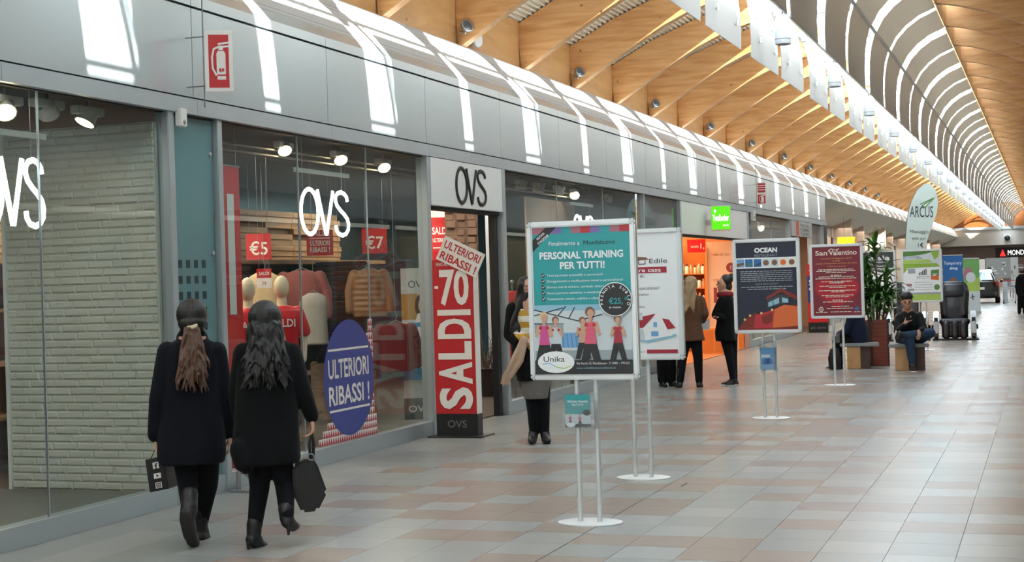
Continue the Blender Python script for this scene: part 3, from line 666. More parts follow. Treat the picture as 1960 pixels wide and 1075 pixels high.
def neon(name, label, y0, y1, z0, z1, x):
    t = empty(name, (x, y0, z0), label=label, cat='letter sign'); o = t.location
    ovs(t, o, (x, y0, z0), (0, 1, 0), (0, 0, 1), y1 - y0, z1 - z0, 0.021, M_neon)
    MB(o).box((x - 0.03, y0 - 0.06, z1 + 0.15), (x - 0.01, y1 + 0.06, z1 + 0.19)).build('hanging_bar', M_lamp, t)
    for yy in (y0 + 0.1, y1 - 0.1): MB(o).tube([(x - 0.02, yy, z1), (x - 0.02, yy, 3.1)], 0.003, 5).build('wire', M_steel, t)
neon('letter_sign', 'glowing white shop letters hanging in the window with the oval sticker', 12.42, 13.44, 2.145, 2.565, XW - 0.12)
neon('letter_sign', 'glowing white shop letters at the left edge, before the brick wall', 7.98, 8.66, 2.12, 2.57, XW - 0.12)
neon('letter_sign', 'glowing white shop letters half hidden behind the teal poster', 20.9, 21.9, 2.14, 2.58, XW - 0.12)

# white board over the doorway
t = empty('shop_sign', (XW, 15.21, 2.505), label='white board with tall black letters over the clothes shop doorway', cat='shop sign')
MB(t.location).box((XW - 0.05, 15.21, 2.505), (XW + 0.03, 17.48, 3.035)).build('board', M_white, t, bevel=0.004)
ovs(t, t.location, (XW + 0.035, 15.93, 2.565), (0, 1, 0), (0, 0, 1), 0.97, 0.40, 0.024, M_ink)
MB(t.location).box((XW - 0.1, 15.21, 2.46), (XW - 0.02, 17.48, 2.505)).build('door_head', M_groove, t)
MB((XW, 0, 0)).box((XW - 0.12, 17.36, 0), (XW - 0.04, 17.46, 2.5)).build('door_edge', M_dark, wl)

# sticker on the glass: oval badge over a red and white triangle pattern
st = empty('window_sticker', (XW - 0.03, 13.17, 0.19), label='blue oval sale sticker with red and white triangles on the shop window', cat='sticker')
A = Art((XW - 0.040, 12.28, 1.34), (0, 1.48, 0), (0, 0, -1.18), (1, 0, 0), st.location)
M_tri = mat('triangle_red', '#a92a33', rough=0.5)
cu0, cv0, ru, rv = 0.61, 0.485, 0.375, 0.475
def inside(u, v): return ((u - cu0) / (ru * 1.0)) ** 2 + ((v - cv0) / rv) ** 2 < 0.9
for r in range(17):
    for c in range(30):
        u = 0.05 + c * 0.032; v = 0.02 + r * 0.0575
        lim = 0.995 if v > 0.1 else 0.985
        ok = (u > 0.86 + 0.1 * abs(v - 0.35) * (v < 0.35) and u + 0.032 < 0.99) or (v > 0.80 and u > 0.28 - 0.25 * (v - 0.8) * 4)
        if ok and not inside(u, v) and not inside(u + 0.032, v + 0.0575):
            A.ink(M_paper); A.k = 1; A.face([(u, v), (u + 0.032, v), (u + 0.032, v + 0.0575), (u, v + 0.0575)])
            A.ink(M_tri); A.k = 2; A.face([(u, v + 0.0575), (u + 0.016, v), (u + 0.032, v + 0.0575)])
A.k = 4; A.disc(M_blue, cu0, cv0, ru, rv, 48)
A.line(M_paper, [(0.31, 0.25), (0.90, 0.25)], 0.018); A.line(M_paper, [(0.31, 0.74), (0.90, 0.74)], 0.018)
A.text(M_paper, 'ULTERIORI', 0.30, 0.475, 0.155, 0.60, 0.02); A.text(M_paper, 'RIBASSI !', 0.30, 0.69, 0.155, 0.60, 0.02)
A.done('print', st)

# red banner with a white bar inside the second window; its lower end paints red glare
ya_, yb_ = on_x(423, 400, XW - 0.22).y, on_x(459, 400, XW - 0.22).y
t = empty('hanging_banner', (XW - 0.23, ya_, 0.12), label='tall red banner with a white bar and painted red glare below, beside the teal glass panel', cat='banner')
A = Art((XW - 0.22, ya_, 2.70), (0, yb_ - ya_, 0), (0, 0, -2.58), (1, 0, 0), t.location); A.rect(M_red_b, 0, 0, 1, 1); A.rect(M_paper, 0.32, 0.09, 0.68, 0.49); A.done('print', t)
MB(t.location).box((XW - 0.235, ya_, 0.12), (XW - 0.222, yb_, 2.71)).build('cloth', M_red_b, t)
MB(t.location).tube([(XW - 0.23, ya_ - 0.02, 2.71), (XW - 0.23, yb_ + 0.02, 2.71)], 0.012, 6).build('rod', M_steel, t)
for yy in (ya_ + 0.03, yb_ - 0.03): MB(t.location).tube([(XW - 0.23, yy, 2.71), (XW - 0.23, yy, 3.1)], 0.002, 4).build('wire', M_steel, t)

# placards hanging or standing inside
def card(px0, py0, px1, py1, X, label, lines, name='sale_placard', base=None, tilt=0.0):
    base = base or M_red; c = on_x((px0 + px1) / 2, py1, X); V = Stand(o=c); a = V(px0, py0); b = V(px1, py0); d = V(px0, py1)
    a.z = b.z = (a.z + b.z) / 2; d = Vector((a.x, a.y, c.z)); t = empty(name, tuple(c), label=label, cat='placard')
    n = (-V.f) ; U = b - a; W_ = d - a
    MB(c).obox(a, U, W_, -n * 0.008).build('board', base, t)
    A = Art(a + n * 0.0008, U, W_, n, c)
    for f in lines: f(A)
    A.done('print', t)
    for k in (0.15, 0.85): MB(c).tube([a + U * k + V.f * 0.004, Vector((a + U * k + V.f * 0.004).to_tuple()[:2] + (3.1,))], 0.002, 4).build('wire', M_steel, t)
    return t
card(470, 447, 518, 497, -8.6, 'red placard reading five euro on the shelf', [lambda A: A.text(M_paper, '€5', 0.5, 0.80, 0.50, 0.72, 0.012, 'c')])
card(586, 440, 637, 489, -8.6, 'red sale placard under the lit letters', [lambda A: A.text(M_paper, 'SALDI', 0.5, 0.22, 0.22, 0.75, 0.02, 'c'), lambda A: A.rect(M_paper, 0.12, 0.3, 0.88, 0.34), lambda A: A.text(M_paper, 'ULTERIORI', 0.5, 0.60, 0.2, 0.74, 0.02, 'c'), lambda A: A.text(M_paper, 'RIBASSI !', 0.5, 0.86, 0.2, 0.74, 0.02, 'c')])
card(692, 437, 740, 485, -8.6, 'red placard reading seven euro near the doorway side', [lambda A: A.text(M_paper, '€7', 0.5, 0.80, 0.50, 0.72, 0.012, 'c')])
card(826, 430, 857, 480, -9.0, 'red sale sign seen through the doorway', [lambda A: A.text(M_paper, 'SALDI', 0.5, 0.36, 0.28, 0.95, 0.02, 'c'), lambda A: A.text(M_paper, 'ULTERIORI', 0.5, 0.66, 0.16, 0.9, 0.02, 'c'), lambda A: A.rect(M_paper, 0.05, 0.86, 0.95, 0.90)])
card(491, 514, 519, 551, -7.9, 'small red and white price card above the mannequins', [lambda A: A.rect(M_paper, 0, 0.48, 1, 1), lambda A: A.text(M_paper, 'SALDI', 0.5, 0.32, 0.17, 0.7, 0.02, 'c'), lambda A: A.text(M_red, 'M', 0.5, 0.85, 0.2, None, 0.02, 'c')])
card(645, 533, 669, 569, -8.2, 'small framed dark red price card on the folded clothes', [lambda A: A.rect(M_dark, 0.08, 0.06, 0.92, 0.4), lambda A: A.text(M_paper, 'SALDI', 0.5, 0.3, 0.12, 0.7, 0.02, 'c')])

# shelf unit along the back of the second window with a brick-pattern front
t = empty('display_shelf', (-9.4, 11, 0), label='long wooden wall shelf behind the mannequins and clothes', cat='shelf')
MB(t.location).box((-9.7, 11.0, 1.95), (-9.0, 19.8, 2.0)).build('shelf_board', M_tanw, t)
for i in range(9):
    for k in range(12):
        if (i + k) % 5 == 4 and i > 3: continue
        MB(t.location).box((-9.75, 11.0 + k * 0.73, 2.0 + i * 0.075), (-9.70 + 0.015 * ((i * 7 + k * 3) % 3), 11.72 + k * 0.73, 2.07 + i * 0.075)).build('slat', M_tanw, t)
MB(t.location).box((-9.8, 11, 0), (-9.75, 19.8, 2.68)).build('back_panel', mat('shelf_back', '#6a5644', rough=0.7, var=0.2, scale=2), t)
for yy in (11.0, 13.4, 15.8, 18.2): MB(t.location).box((-9.75, yy, 0), (-9.1, yy + 0.05, 1.95)).build('upright', M_dark, t)
for zz in (0.5, 1.0, 1.5): MB(t.location).box((-9.75, 11.05, zz), (-9.15, 19.7, zz + 0.03)).build('shelf_board', M_tanw, t)

# mannequins
def mannequin(px, py_top, X, label, dark):
    c = on_x(px, 760, X); c.z = 0.10; V = Stand(o=c); s_ = 1.0; top = on_x(px, py_top, X).z
    t = empty('mannequin', tuple(c), label=label, cat='mannequin', group='mannequins in the shop window'); r, f = V.r, V.f; Z = Vector((0, 0, 1))
    def P(a, d, z): return c + r * a + f * d + Z * (z - c.z)
    m = MB(c); m.ell(P(0, 0, top - 0.115), (0.075, 0.09, 0.12)); m.cap(P(0, 0.01, top - 0.22), P(0, 0, top - 0.34), 0.048, 0.06)
    m.cap(P(-0.09, 0, top - 0.85), P(-0.09, 0, 0.14), 0.07, 0.04); m.cap(P(0.09, 0, top - 0.85), P(0.09, 0, 0.14), 0.07, 0.04)
    for sg in (-1, 1): m.chain([P(0.17 * sg, 0, top - 0.38), P(0.21 * sg, 0.02, top - 0.65), P(0.2 * sg, -0.06, top - 0.85)], [0.05, 0.04, 0.03])
    m.cap(P(0, 0, top - 0.4), P(0, 0, top - 0.85), 0.11, 0.12)
    blob(m, 'figure', M_cream, t, 0.014, 3)
    m = MB(c); m.loft([(P(0, 0, top - 0.86), r * 0.165, f * 0.11), (P(0, 0, top - 0.62), r * 0.155, f * 0.11), (P(0, 0, top - 0.42), r * 0.19, f * 0.115), (P(0, 0, top - 0.34), r * 0.16, f * 0.10), (P(0, 0, top - 0.30), r * 0.075, f * 0.07)])
    for sg in (-1, 1): m.cap(P(0.15 * sg, 0, top - 0.37), P(0.215 * sg, 0, top - 0.56), 0.068, 0.066)
    blob(m, 'shirt', M_red_b, t, 0.014, 3)
    m = MB(c); m.loft([(P(0, 0, top - 1.02), r * 0.175, f * 0.12), (P(0, 0, top - 0.84), r * 0.16, f * 0.112)])
    for sg in (-1, 1): m.cap(P(0.09 * sg, 0, top - 1.0), P(0.1 * sg, 0, 0.3), 0.085, 0.06)
    blob(m, 'trousers', mat('navy_cloth', '#252a3c', rough=0.8), t, 0.016, 2)
    A = Art(P(-0.12, -0.125, top - 0.42), r * 0.26, Z * -0.1, -f, c); A.text(M_paper, 'SALDI', 0.05, 0.9, 0.8, 0.9, 0.02); A.done('lettering', t)
    MB(c).lathe((c.x, c.y, c.z), [(0.17, 0), (0.17, 0.012)], 20).tube([(c.x, c.y, c.z), (c.x, c.y, 0.5)], 0.012, 6).build('foot_plate', M_steel, t)
mannequin(480, 531, -7.45, 'bald cream mannequin in a red shirt, left of the two', 0)
mannequin(545, 527, -7.25, 'bald cream mannequin in a red shirt with sale lettering, right of the two', 1)

# clothes on hangers and stands
def garment(px, py_neck, w, h, X, name, label, m, sleeves=True, cat='clothing', puff=0, hang=3.1, body_m=None, open_=False):
    c = on_x(px, py_neck, X); V = Stand(o=c); r, f = V.r, V.f; Z = Vector((0, 0, 1)); t = empty(name, tuple(c), label=label, cat=cat)
    def P(a, d, z): return c + r * a + f * d + Z * z
    g = MB(c); hw = w / 2
    g.loft([(P(0, 0, -h), r * hw * 0.95, f * 0.10), (P(0, 0, -h * 0.55), r * hw * 0.88, f * 0.10), (P(0, 0, -h * 0.2), r * hw, f * 0.10), (P(0, 0, -h * 0.08), r * hw * 0.85, f * 0.085), (P(0, 0, 0), r * hw * 0.36, f * 0.06)])
    if sleeves:
        for sg in (-1, 1): g.chain([P(hw * 0.82 * sg, 0, -h * 0.13), P(hw * 1.12 * sg, 0.0, -h * 0.45), P(hw * 1.15 * sg, -0.02, -h * 0.86)], [0.075, 0.062, 0.05])
    if puff:
        for k in range(puff):
            z = -h * (0.15 + 0.83 * k / puff); g.ell(P(0, 0, z), (hw * 1.02, 0.125, h / puff * 0.62), 16, 6, rot=Matrix((r, f, Z)).transposed())
    blob(g, 'cloth', m, t, 0.014, 2)
    hk = MB(c).tube([P(-hw * 0.7, 0, -h * 0.08), P(0, 0, 0.03), P(hw * 0.7, 0, -h * 0.08)], 0.008, 6).tube([P(0, 0, 0.03), P(0.02, 0, 0.08), P(0, 0, 0.11), P(0, 0, hang - c.z)], 0.004, 5); hk.build('hanger', M_steel, t)
    return t
garment(577, 517, 0.52, 0.62, -8.3, 'pink_jumper', 'faded pink jumper hanging behind the mannequins', mat('pink_knit', '#9c5a56', rough=0.9, sheen=0.3, var=0.15))
garment(505, 520, 0.40, 0.66, -8.5, 'cream_dress', 'cream dress hanging between the mannequin heads', mat('cream_knit', '#cdb48c', rough=0.9), sleeves=False)
garment(600, 560, 0.34, 0.60, -8.0, 'grey_vest', 'grey and white vest hanging beside the thin window joint', mat('grey_knit', '#a7a29a', rough=0.9, var=0.2), sleeves=False)
garment(706, 515, 0.42, 0.56, -7.6, 'puffer_jacket', 'tan quilted puffer jacket near the tilted sign reflection', mat('tan_quilt', '#8f6a4c', rough=0.55, var=0.1), puff=7)
garment(757, 618, 0.42, 0.55, -7.0, 'striped_jumper', 'dark red and cream striped jumper low behind the sticker', mat('maroon', '#5b1f26', rough=0.85))
# folded dark clothes stacked on a table
t = empty('clothes_stack', tuple(Vector((-8.4, 15.0, 0))), label='tall stack of dark folded trousers behind the blue oval sticker', cat='clothes')
cst = on_x(657, 700, -8.2); V = Stand(o=cst)
for k in range(20):
    z = 0.72 + k * 0.062; a = cst + V.r * (-0.33 + 0.02 * ((k * 7) % 3)); a.z = z
    MB(t.location).obox(a, V.r * 0.64, V.f * 0.4, (0, 0, 0.054)).build('folded_garment', mat('stack_%d' % (k % 3), ('#2a1a24', '#22202c', '#3a1c26')[k % 3], rough=0.9), t, bevel=0.014)
a = cst + V.r * -0.4; a.z = 0.012
MB(t.location).obox(a, V.r * 0.8, V.f * 0.5, (0, 0, 0.7)).build('table', M_tanw, t, bevel=0.01)
t = empty('shop_table', (-8.9, 12.6, 0.012), label='low red display table behind the walking women', cat='table')
MB(t.location).box((-9.1, 11.6, 0.75), (-8.2, 13.2, 0.80)).build('table_top', M_red, t)
for x in (-9.05, -8.3):
    for y in (11.65, 13.1): MB(t.location).box((x, y, 0.012), (x + 0.05, y + 0.05, 0.75)).build('leg', M_dark, t)

# poster stand beside the doorway, inside
t = empty('poster_column', tuple(on_x(793, 828, -6.9)), label='tall white display column with portrait poster beside the doorway', cat='display'); c = Vector(t.location); c.z = 0.1; t.location = c
V = Stand(o=c); a = V(766, 512); b = V(822, 512); a.z = b.z; h_ = a.z - 0.1; U = b - a
MB(c).obox(a, U, (0, 0, -h_), V.f * 0.25).build('column', mat('column_grey', '#c3c6c5', rough=0.5), t)
A = Art(a - V.f * 0.001, U, Vector((0, 0, -h_)), -V.f, c); M_skin_p = mat('print_skin', '#c99f84', rough=0.6); M_hair_p = mat('print_hair', '#3b2a22', rough=0.6)
A.rect(mat('light_grey_print', '#b9bfbd', rough=0.6), 0, 0, 1, 0.17); A.text(M_ink, 'OVS', 0.25, 0.13, 0.05, 0.6, 0.0)
A.rect(mat('mustard_print', '#a9813f', rough=0.6), 0, 0.17, 0.55, 0.34); A.rect(mat('beige_print', '#c4b8a6', rough=0.6), 0.55, 0.17, 1, 0.36)
A.disc(M_hair_p, 0.66, 0.25, 0.2, 0.075); A.disc(M_skin_p, 0.7, 0.25, 0.12, 0.045); A.poly(M_paper, [(0.45, 0.36), (0.55, 0.3), (0.85, 0.3), (1, 0.36)])
A.rect(mat('sky_print', '#3f8fc2', rough=0.6), 0.2, 0.36, 1, 0.39); A.rect(M_paper, 0, 0.39, 1, 0.72); A.rect(mat('brown_print', '#7a4a33', rough=0.6), 0.65, 0.42, 1, 0.5)
A.rect(mat('sky_print', '#3f8fc2'), 0, 0.66, 1, 0.74); A.rect(mat('slate_print', '#525c5f', rough=0.6), 0, 0.86, 1, 1); A.text(M_paper, 'OVS', 0.15, 0.95, 0.045, 0.7, 0.0)
A.line(M_ink, [(0.2, 0.55), (0.4, 0.55), (0.4, 0.6), (0.2, 0.6), (0.2, 0.55)], 0.004); A.done('print', t)

# things seen through the doorway
t = empty('pillar', tuple(on_x(893, 780, -8.6)), kind='structure', label='rough brown stone clad pillar inside the doorway'); c = Vector(t.location); c.z = 0; t.location = c; V = Stand(o=c)
M_stone = mat('rough_stone', '#6a5548', rough=0.9, var=0.55, scale=7, stretch=(1, 1, 0.35), bump=0.8)
ro = random.Random(9); pr = V(925, 600) - V(862, 600); a = V(862, 780); a.z = 0.0; MB(c).obox(a, pr, V.f * 0.6, (0, 0, 3.1)).build('pillar_core', M_stone, t)
for k in range(26):
    for q in range(3):
        w_ = pr / 3; b = a + w_ * q + w_ * ro.uniform(0, 0.12) - V.f * ro.uniform(0.0, 0.09); b.z = k * 0.119 + 0.002
        MB(c).obox(b, w_ * ro.uniform(0.7, 0.88), V.f * 0.1, (0, 0, ro.uniform(0.09, 0.117))).build('stone', M_stone, t, bevel=0.01)
t = empty('dress_poster', tuple(on_x(940, 770, -8.2)), label='tall poster of a red evening dress inside the doorway', cat='poster'); c = Vector(t.location); c.z = 0.012; t.location = c; V = Stand(o=c)
a = V(928, 408); b = V(956, 408); a.z = b.z; h_ = a.z - 0.05; MB(c).obox(a, b - a, (0, 0, -h_), V.f * 0.03).build('panel', mat('sky_grey_print', '#b4bcc6', rough=0.5), t)
A = Art(a - V.f * 0.001, b - a, Vector((0, 0, -h_)), -V.f, c)
A.poly(mat('hair_print', '#b2653c', rough=0.6), [(0.55, 0.06), (0.7, 0.1), (0.8, 0.3), (0.3, 0.38), (0.25, 0.25)]); A.poly(M_red_b, [(0.35, 0.36), (0.75, 0.34), (0.9, 0.7), (0.95, 0.93), (0.45, 0.93), (0.4, 0.65)]); A.disc(M_skin_p, 0.55, 0.2, 0.13, 0.04); A.poly(M_skin_p, [(0.25, 0.38), (0.38, 0.4), (0.3, 0.62), (0.2, 0.6)])
A.rect(M_dark, 0.5, 0.55, 0.72, 0.61); A.done('print', t)
t = empty('potted_branches', tuple(on_x(937, 772, -7.6)), label='dark pot with bare twigs just inside the doorway', cat='potted plant'); c = Vector(t.location); c.z = 0.012; t.location = c
MB(c).lathe(c, [(0.11, 0), (0.15, 0.26), (0.17, 0.38), (0.18, 0.40), (0.14, 0.40)], 18).build('pot', mat('pot_dark', '#33302f', rough=0.6), t, smooth=True)
tw = MB(c); ro = random.Random(4)
for k in range(26):
    p = c + Vector((ro.uniform(-0.05, 0.05), ro.uniform(-0.05, 0.05), 0.38)); pts = [p]; d = Vector((ro.uniform(-0.5, 0.5), ro.uniform(-0.5, 0.5), 1)).normalized()
    for q in range(5): p = p + d * 0.13; d = (d + Vector((ro.uniform(-0.4, 0.4), ro.uniform(-0.4, 0.4), ro.uniform(-0.1, 0.2)))).normalized(); pts.append(p)
    tw.tube(pts, [0.007, 0.006, 0.005, 0.004, 0.003, 0.002], 5)
tag(tw.build('twigs', mat('twig', '#5d5148', rough=0.8), t), kind='stuff')
t = empty('red_light_box', tuple(on_x(842, 520, -9.2)), label='red lit wall box inside the doorway', cat='light box'); c = Vector(t.location); V = Stand(o=c); a = V(820, 398); b = V(870, 398); a.z = b.z
MB(c).obox(a, b - a, (0, 0, -0.9), V.f * 0.2).build('box', M_red_b, t); MB(c).obox(a - V.f * 0.004, (b - a) * 0.75, (0, 0, -0.14), V.f * 0.003).build('lit_strip', emit_mat('warm_strip', '#ffb38a', 2.0), t)
p2 = on_x(842, 600, -9.2)

# window three display boards
t = empty('display_board', tuple(on_x(1050, 700, -7.1)), label='beige two-leaf display board in the window behind the teal poster', cat='board'); c = Vector(t.location); c.z = 0.012; t.location = c
ya = on_x(1005, 365, -7.1).y; yb = on_x(1095, 365, -7.1).y; zt = 2.86
for q in range(2): MB(c).box((-7.12, ya + (yb - ya) / 2 * q + 0.004, 0.9), (-7.09, ya + (yb - ya) / 2 * (q + 1) - 0.004, zt)).build('leaf', mat('beige_board', '#b9a394', rough=0.7, var=0.05), t)
MB(c).box((-7.12, ya, 0.012), (-7.09, yb, 0.9)).build('lower_panel', mat('board_low', '#8f8a84', rough=0.7), t)
t = empty('red_dress', tuple(on_x(985, 700, -7.0)), label='red dress on a stand in the window beside the striped girl', cat='dress'); c = Vector(t.location); c.z = 0.012; t.location = c
g = MB(c); Z = Vector((0, 0, 1)); V = Stand(o=c); r, f = V.r, V.f
g.loft([(c + Z * 0.35, r * 0.24, f * 0.22), (c + Z * 0.8, r * 0.17, f * 0.15), (c + Z * 1.1, r * 0.125, f * 0.10), (c + Z * 1.38, r * 0.17, f * 0.11), (c + Z * 1.5, r * 0.10, f * 0.07)]); blob(g, 'cloth', M_red_b, t, 0.016, 2)
MB(c).tube([c, c + Z * 1.62], 0.014, 8).lathe(c, [(0.16, 0), (0.16, 0.014)], 18).build('stand', M_steel, t); MB(c).ell(c + Z * 1.62, (0.03, 0.03, 0.035)).build('finial', M_steel, t)
t = empty('display_table', tuple(on_x(1075, 745, -7.2)), label='white low display table with shoes behind the window', cat='table'); c = Vector(t.location); c.z = 0.012; t.location = c
MB(c).box((-7.05, c.y - 1.5, 0.30), (-6.6, c.y + 1.2, 0.36)).build('table_top', M_white, t); 
for yy in (c.y - 1.4, c.y + 1.1): MB(c).box((-7.02, yy, 0.012), (-6.63, yy + 0.05, 0.30)).build('table_side', M_white, t)

# standing sale totem in front of the doorway
t = empty('sale_totem', (-6.02, 15.05, 0), label='tall red sale totem with vertical lettering before the clothes shop doorway', cat='totem')
MB().box((-0.30, -0.2, 0), (0.32, 0.2, 0.012)).build('foot_plate', M_dark, t); MB().box((-0.24, -0.075, 0.012), (0.235, 0.075, 0.245)).build('base_box', mat('totem_black', '#1d1e20', rough=0.4), t)
MB().box((-0.245, -0.065, 0.245), (0.235, 0.065, 1.90)).build('column', M_paper, t)
A = Art((-0.245, -0.066, 1.90), (0.47, 0, 0), (0, 0, -1.655), (0, -1, 0)); A.rect(M_red, 0, 0, 1, 1); A.text(M_paper, 'FINO AL', 0.1, 0.04, 0.022, 0.28, 0.01); A.text(M_paper, '70', 0.17, 0.285, 0.225, 0.72, 0.03); A.rect(M_paper, 0.05, 0.17, 0.14, 0.187)
for ch, v0, v1 in (('I', 0.325, 0.362), ('D', 0.383, 0.515), ('L', 0.53, 0.648), ('A', 0.664, 0.807), ('S', 0.827, 0.97)):
    vs, fs, rr_ = text_mesh(ch, 0.035); A.ink(M_paper); A.k += 1
    xs = [p[0] for p in vs]; ys = [p[1] for p in vs]; y0_, y1_ = min(ys), max(ys)
    A.add([A.P(0.92 - 0.82 * (q - y0_) / (y1_ - y0_), v1 - (v1 - v0) * x) for x, q in vs], fs)
A.done('print', t)
A = Art((-0.24, -0.0755, 0.245), (0.475, 0, 0), (0, 0, -0.233), (0, -1, 0)); A.text(M_steel, 'OVS', 0.27, 0.62, 0.34, 0.46, 0.0); A.done('base_print', t)
s2 = empty('tilted_placard', (-5.93, 14.955, 1.93), label='white tilted card with red lettering on top of the sale totem', cat='placard'); o = Vector((-5.93, 14.955, 1.93))
ang = -0.45; U = Vector((math.cos(ang), 0, math.sin(ang))); W_ = Vector((math.sin(ang), 0, -math.cos(ang)))
p0 = -U * 0.24 - W_ * 0.135; MB().obox(p0, U * 0.50, W_ * 0.27, (0, 0.01, 0)).build('card', M_paper, s2); MB().box((-0.02, 0.01, -0.15), (0.02, 0.024, 0.05)).build('clip', M_steel, s2)
A = Art(p0 + Vector((0, -0.001, 0)), U * 0.50, W_ * 0.27, (0, -1, 0)); A.text(M_red, 'ULTERIORI', 0.5, 0.44, 0.32, 0.88, 0.02, 'c'); A.text(M_red, 'RIBASSI !', 0.5, 0.90, 0.32, 0.88, 0.02, 'c'); A.done('print', s2)

# door sensor, alarm box, fire signs
t = empty('alarm_box', tuple(on_x(338, 226, XW)), label='small white sensor box at the top of the teal panel', cat='sensor'); c = Vector(t.location)
MB(c).box((XW + 0.012, c.y - 0.045, c.z - 0.07), (XW + 0.07, c.y + 0.045, c.z + 0.075)).build('housing', M_white, t, bevel=0.008); MB(c).lathe((XW + 0.07, c.y, c.z - 0.035), [(0.02, 0), (0.012, 0.008)], 12, (1, 0, 0)).build('lens', M_steel, t, smooth=True)
t = empty('alarm_box', tuple(on_x(1437, 411, XW)), label='small white sensor box on the post after the green lit sign', cat='sensor'); c = Vector(t.location)
MB(c).box((XW + 0.012, c.y - 0.12, c.z - 0.14), (XW + 0.09, c.y + 0.12, c.z + 0.1)).build('housing', M_white, t, bevel=0.01); MB(c).lathe((XW + 0.09, c.y, c.z - 0.06), [(0.04, 0), (0.02, 0.012)], 12, (1, 0, 0)).build('lens', M_steel, t, smooth=True)
def fire_sign(pl, pt, pr_, pb, label, two):
    V = Stand(o=on_x((pl + pr_) / 2, pb, XW + 0.25)); a = V(pl, pt); b = V(pr_, pt); z1 = (a.z + b.z) / 2; a.z = b.z = z1; z0 = V((pl + pr_) / 2, pb).z
    t = empty('fire_sign', tuple(a), label=label, cat='sign'); U = b - a; W_ = Vector((0, 0, z0 - z1)); n = -V.f
    MB(a).obox(a, U, W_, V.f * 0.012).build('plate', M_paper, t, bevel=0.004)
    A = Art(a + n * 0.001, U, W_, n, a)
    R = M_red
    if two:
        A.rect(R, 0.1, 0.04, 0.9, 0.46); A.rect(R, 0.1, 0.55, 0.9, 0.96)
        for v in (0.14, 0.24, 0.34): A.line(M_paper, [(0.17, v), (0.83, v)], 0.04)
        b0, b1 = 0.57, 0.94
    else: A.rect(R, 0.14, 0.07, 0.86, 0.93); b0, b1 = 0.2, 0.8
    h = b1 - b0
    A.poly(M_paper, [(0.42, b0 + h * 0.30), (0.47, b0 + h * 0.22), (0.68, b0 + h * 0.22), (0.74, b0 + h * 0.30), (0.74, b0 + h * 0.86), (0.42, b0 + h * 0.86)])
    A.rect(M_paper, 0.44, b0 + h * 0.90, 0.74, b1); A.rect(M_paper, 0.5, b0 + h * 0.08, 0.66, b0 + h * 0.2); A.line(M_paper, [(0.5, b0 + h * 0.04), (0.84, b0)], h * 0.05); A.line(M_paper, [(0.55, b0 + h * 0.12), (0.84, b0 + h * 0.1)], h * 0.05)
    A.line(M_paper, [(0.5, b0 + h * 0.12), (0.33, b0 + h * 0.17), (0.26, b0 + h * 0.4), (0.28, b0 + h * 0.7), (0.4, b0 + h * 0.88)], h * 0.05)
    if not two: A.rect(R, 0.5, b0 + h * 0.7, 0.58, b0 + h * 0.78); A.rect(R, 0.6, b0 + h * 0.7, 0.68, b0 + h * 0.78)
    A.done('print', t)
    for z in (z1 + W_.z * 0.1, z1 + W_.z * 0.9): MB(a).tube([(XW, a.y, z), (a.x, a.y, z)], 0.006, 5).build('bracket', M_steel, t)
    MB(a).tube([(a.x - 0.01, a.y, z1 + 0.45), (a.x - 0.01, a.y, z0 - 0.12)], 0.006, 6).build('rod', M_steel, t)
fire_sign(390, 58, 444, 176, 'red and white fire extinguisher sign high on the near fascia', False)
fire_sign(1448, 349, 1466, 391, 'small double fire sign on the fascia past the green lit sign', True)

# cosmetics shop: orange interior, bottles, white board and green light box
M_or = mat('orange_wood', '#c77a35', rough=0.45, var=0.15, scale=2); M_or2 = mat('orange_panel', '#d98f4a', rough=0.5, var=0.08)
struct('wall_cosmetics_back', MB().box((-10.6, 27.1, 0), (-10.5, 33.8, 3.1)), M_or, 'orange back wall of the cosmetics shop'); struct('wall_cosmetics_near', MB().box((-10.5, 27.15, 0), (XW - 0.12, 27.25, 2.9)), M_or, 'orange near wall of the cosmetics shop')
struct('wall_cosmetics_far', MB().box((-10.5, 33.5, 0), (XW - 0.12, 33.6, 2.9)), M_or2, 'orange panelled far wall of the cosmetics shop')
struct('ceiling_cosmetics', MB().box((-10.5, 27.1, 2.95), (XW - 0.08, 33.6, 3.1)), M_or2, 'warm ceiling of the cosmetics shop'); struct('floor_cosmetics', MB().box((-10.5, 27.1, 0), (XW - 0.02, 33.6, 0.01)), mat('orange_floor', '#c98b57', rough=0.25, var=0.1), 'orange wood floor of the cosmetics shop')
area('cosmetics_light', (-8.5, 30.3, 2.9), 2.5, 5.0, 170, (1.0, 0.72, 0.45))
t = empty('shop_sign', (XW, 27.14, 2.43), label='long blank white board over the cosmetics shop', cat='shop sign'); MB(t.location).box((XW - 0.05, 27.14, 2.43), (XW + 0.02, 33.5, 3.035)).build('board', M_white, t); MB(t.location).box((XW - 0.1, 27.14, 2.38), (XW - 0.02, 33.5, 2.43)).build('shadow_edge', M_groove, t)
V = Stand(o=on_x(1380, 441, XW + 0.35)); a = V(1361, 393); b = V(1397, 396); a.z = b.z = (a.z + b.z) / 2; z0 = V(1380, 439).z
t = empty('light_box_sign', tuple(a), label='green glowing square sign of the cosmetics shop', cat='light box'); U = b - a; W_ = Vector((0, 0, z0 - a.z)); n = -V.f
MB(a).obox(a - U * 0.04 - W_ * 0.04, U * 1.08, W_ * 1.08, V.f * 0.3).build('case', M_white, t, bevel=0.01); MB(a).box((XW, a.y + 0.2, z0 + 0.1), (a.x + 0.2, a.y + 0.3, z0 + 0.2)).build('arm', M_white, t)
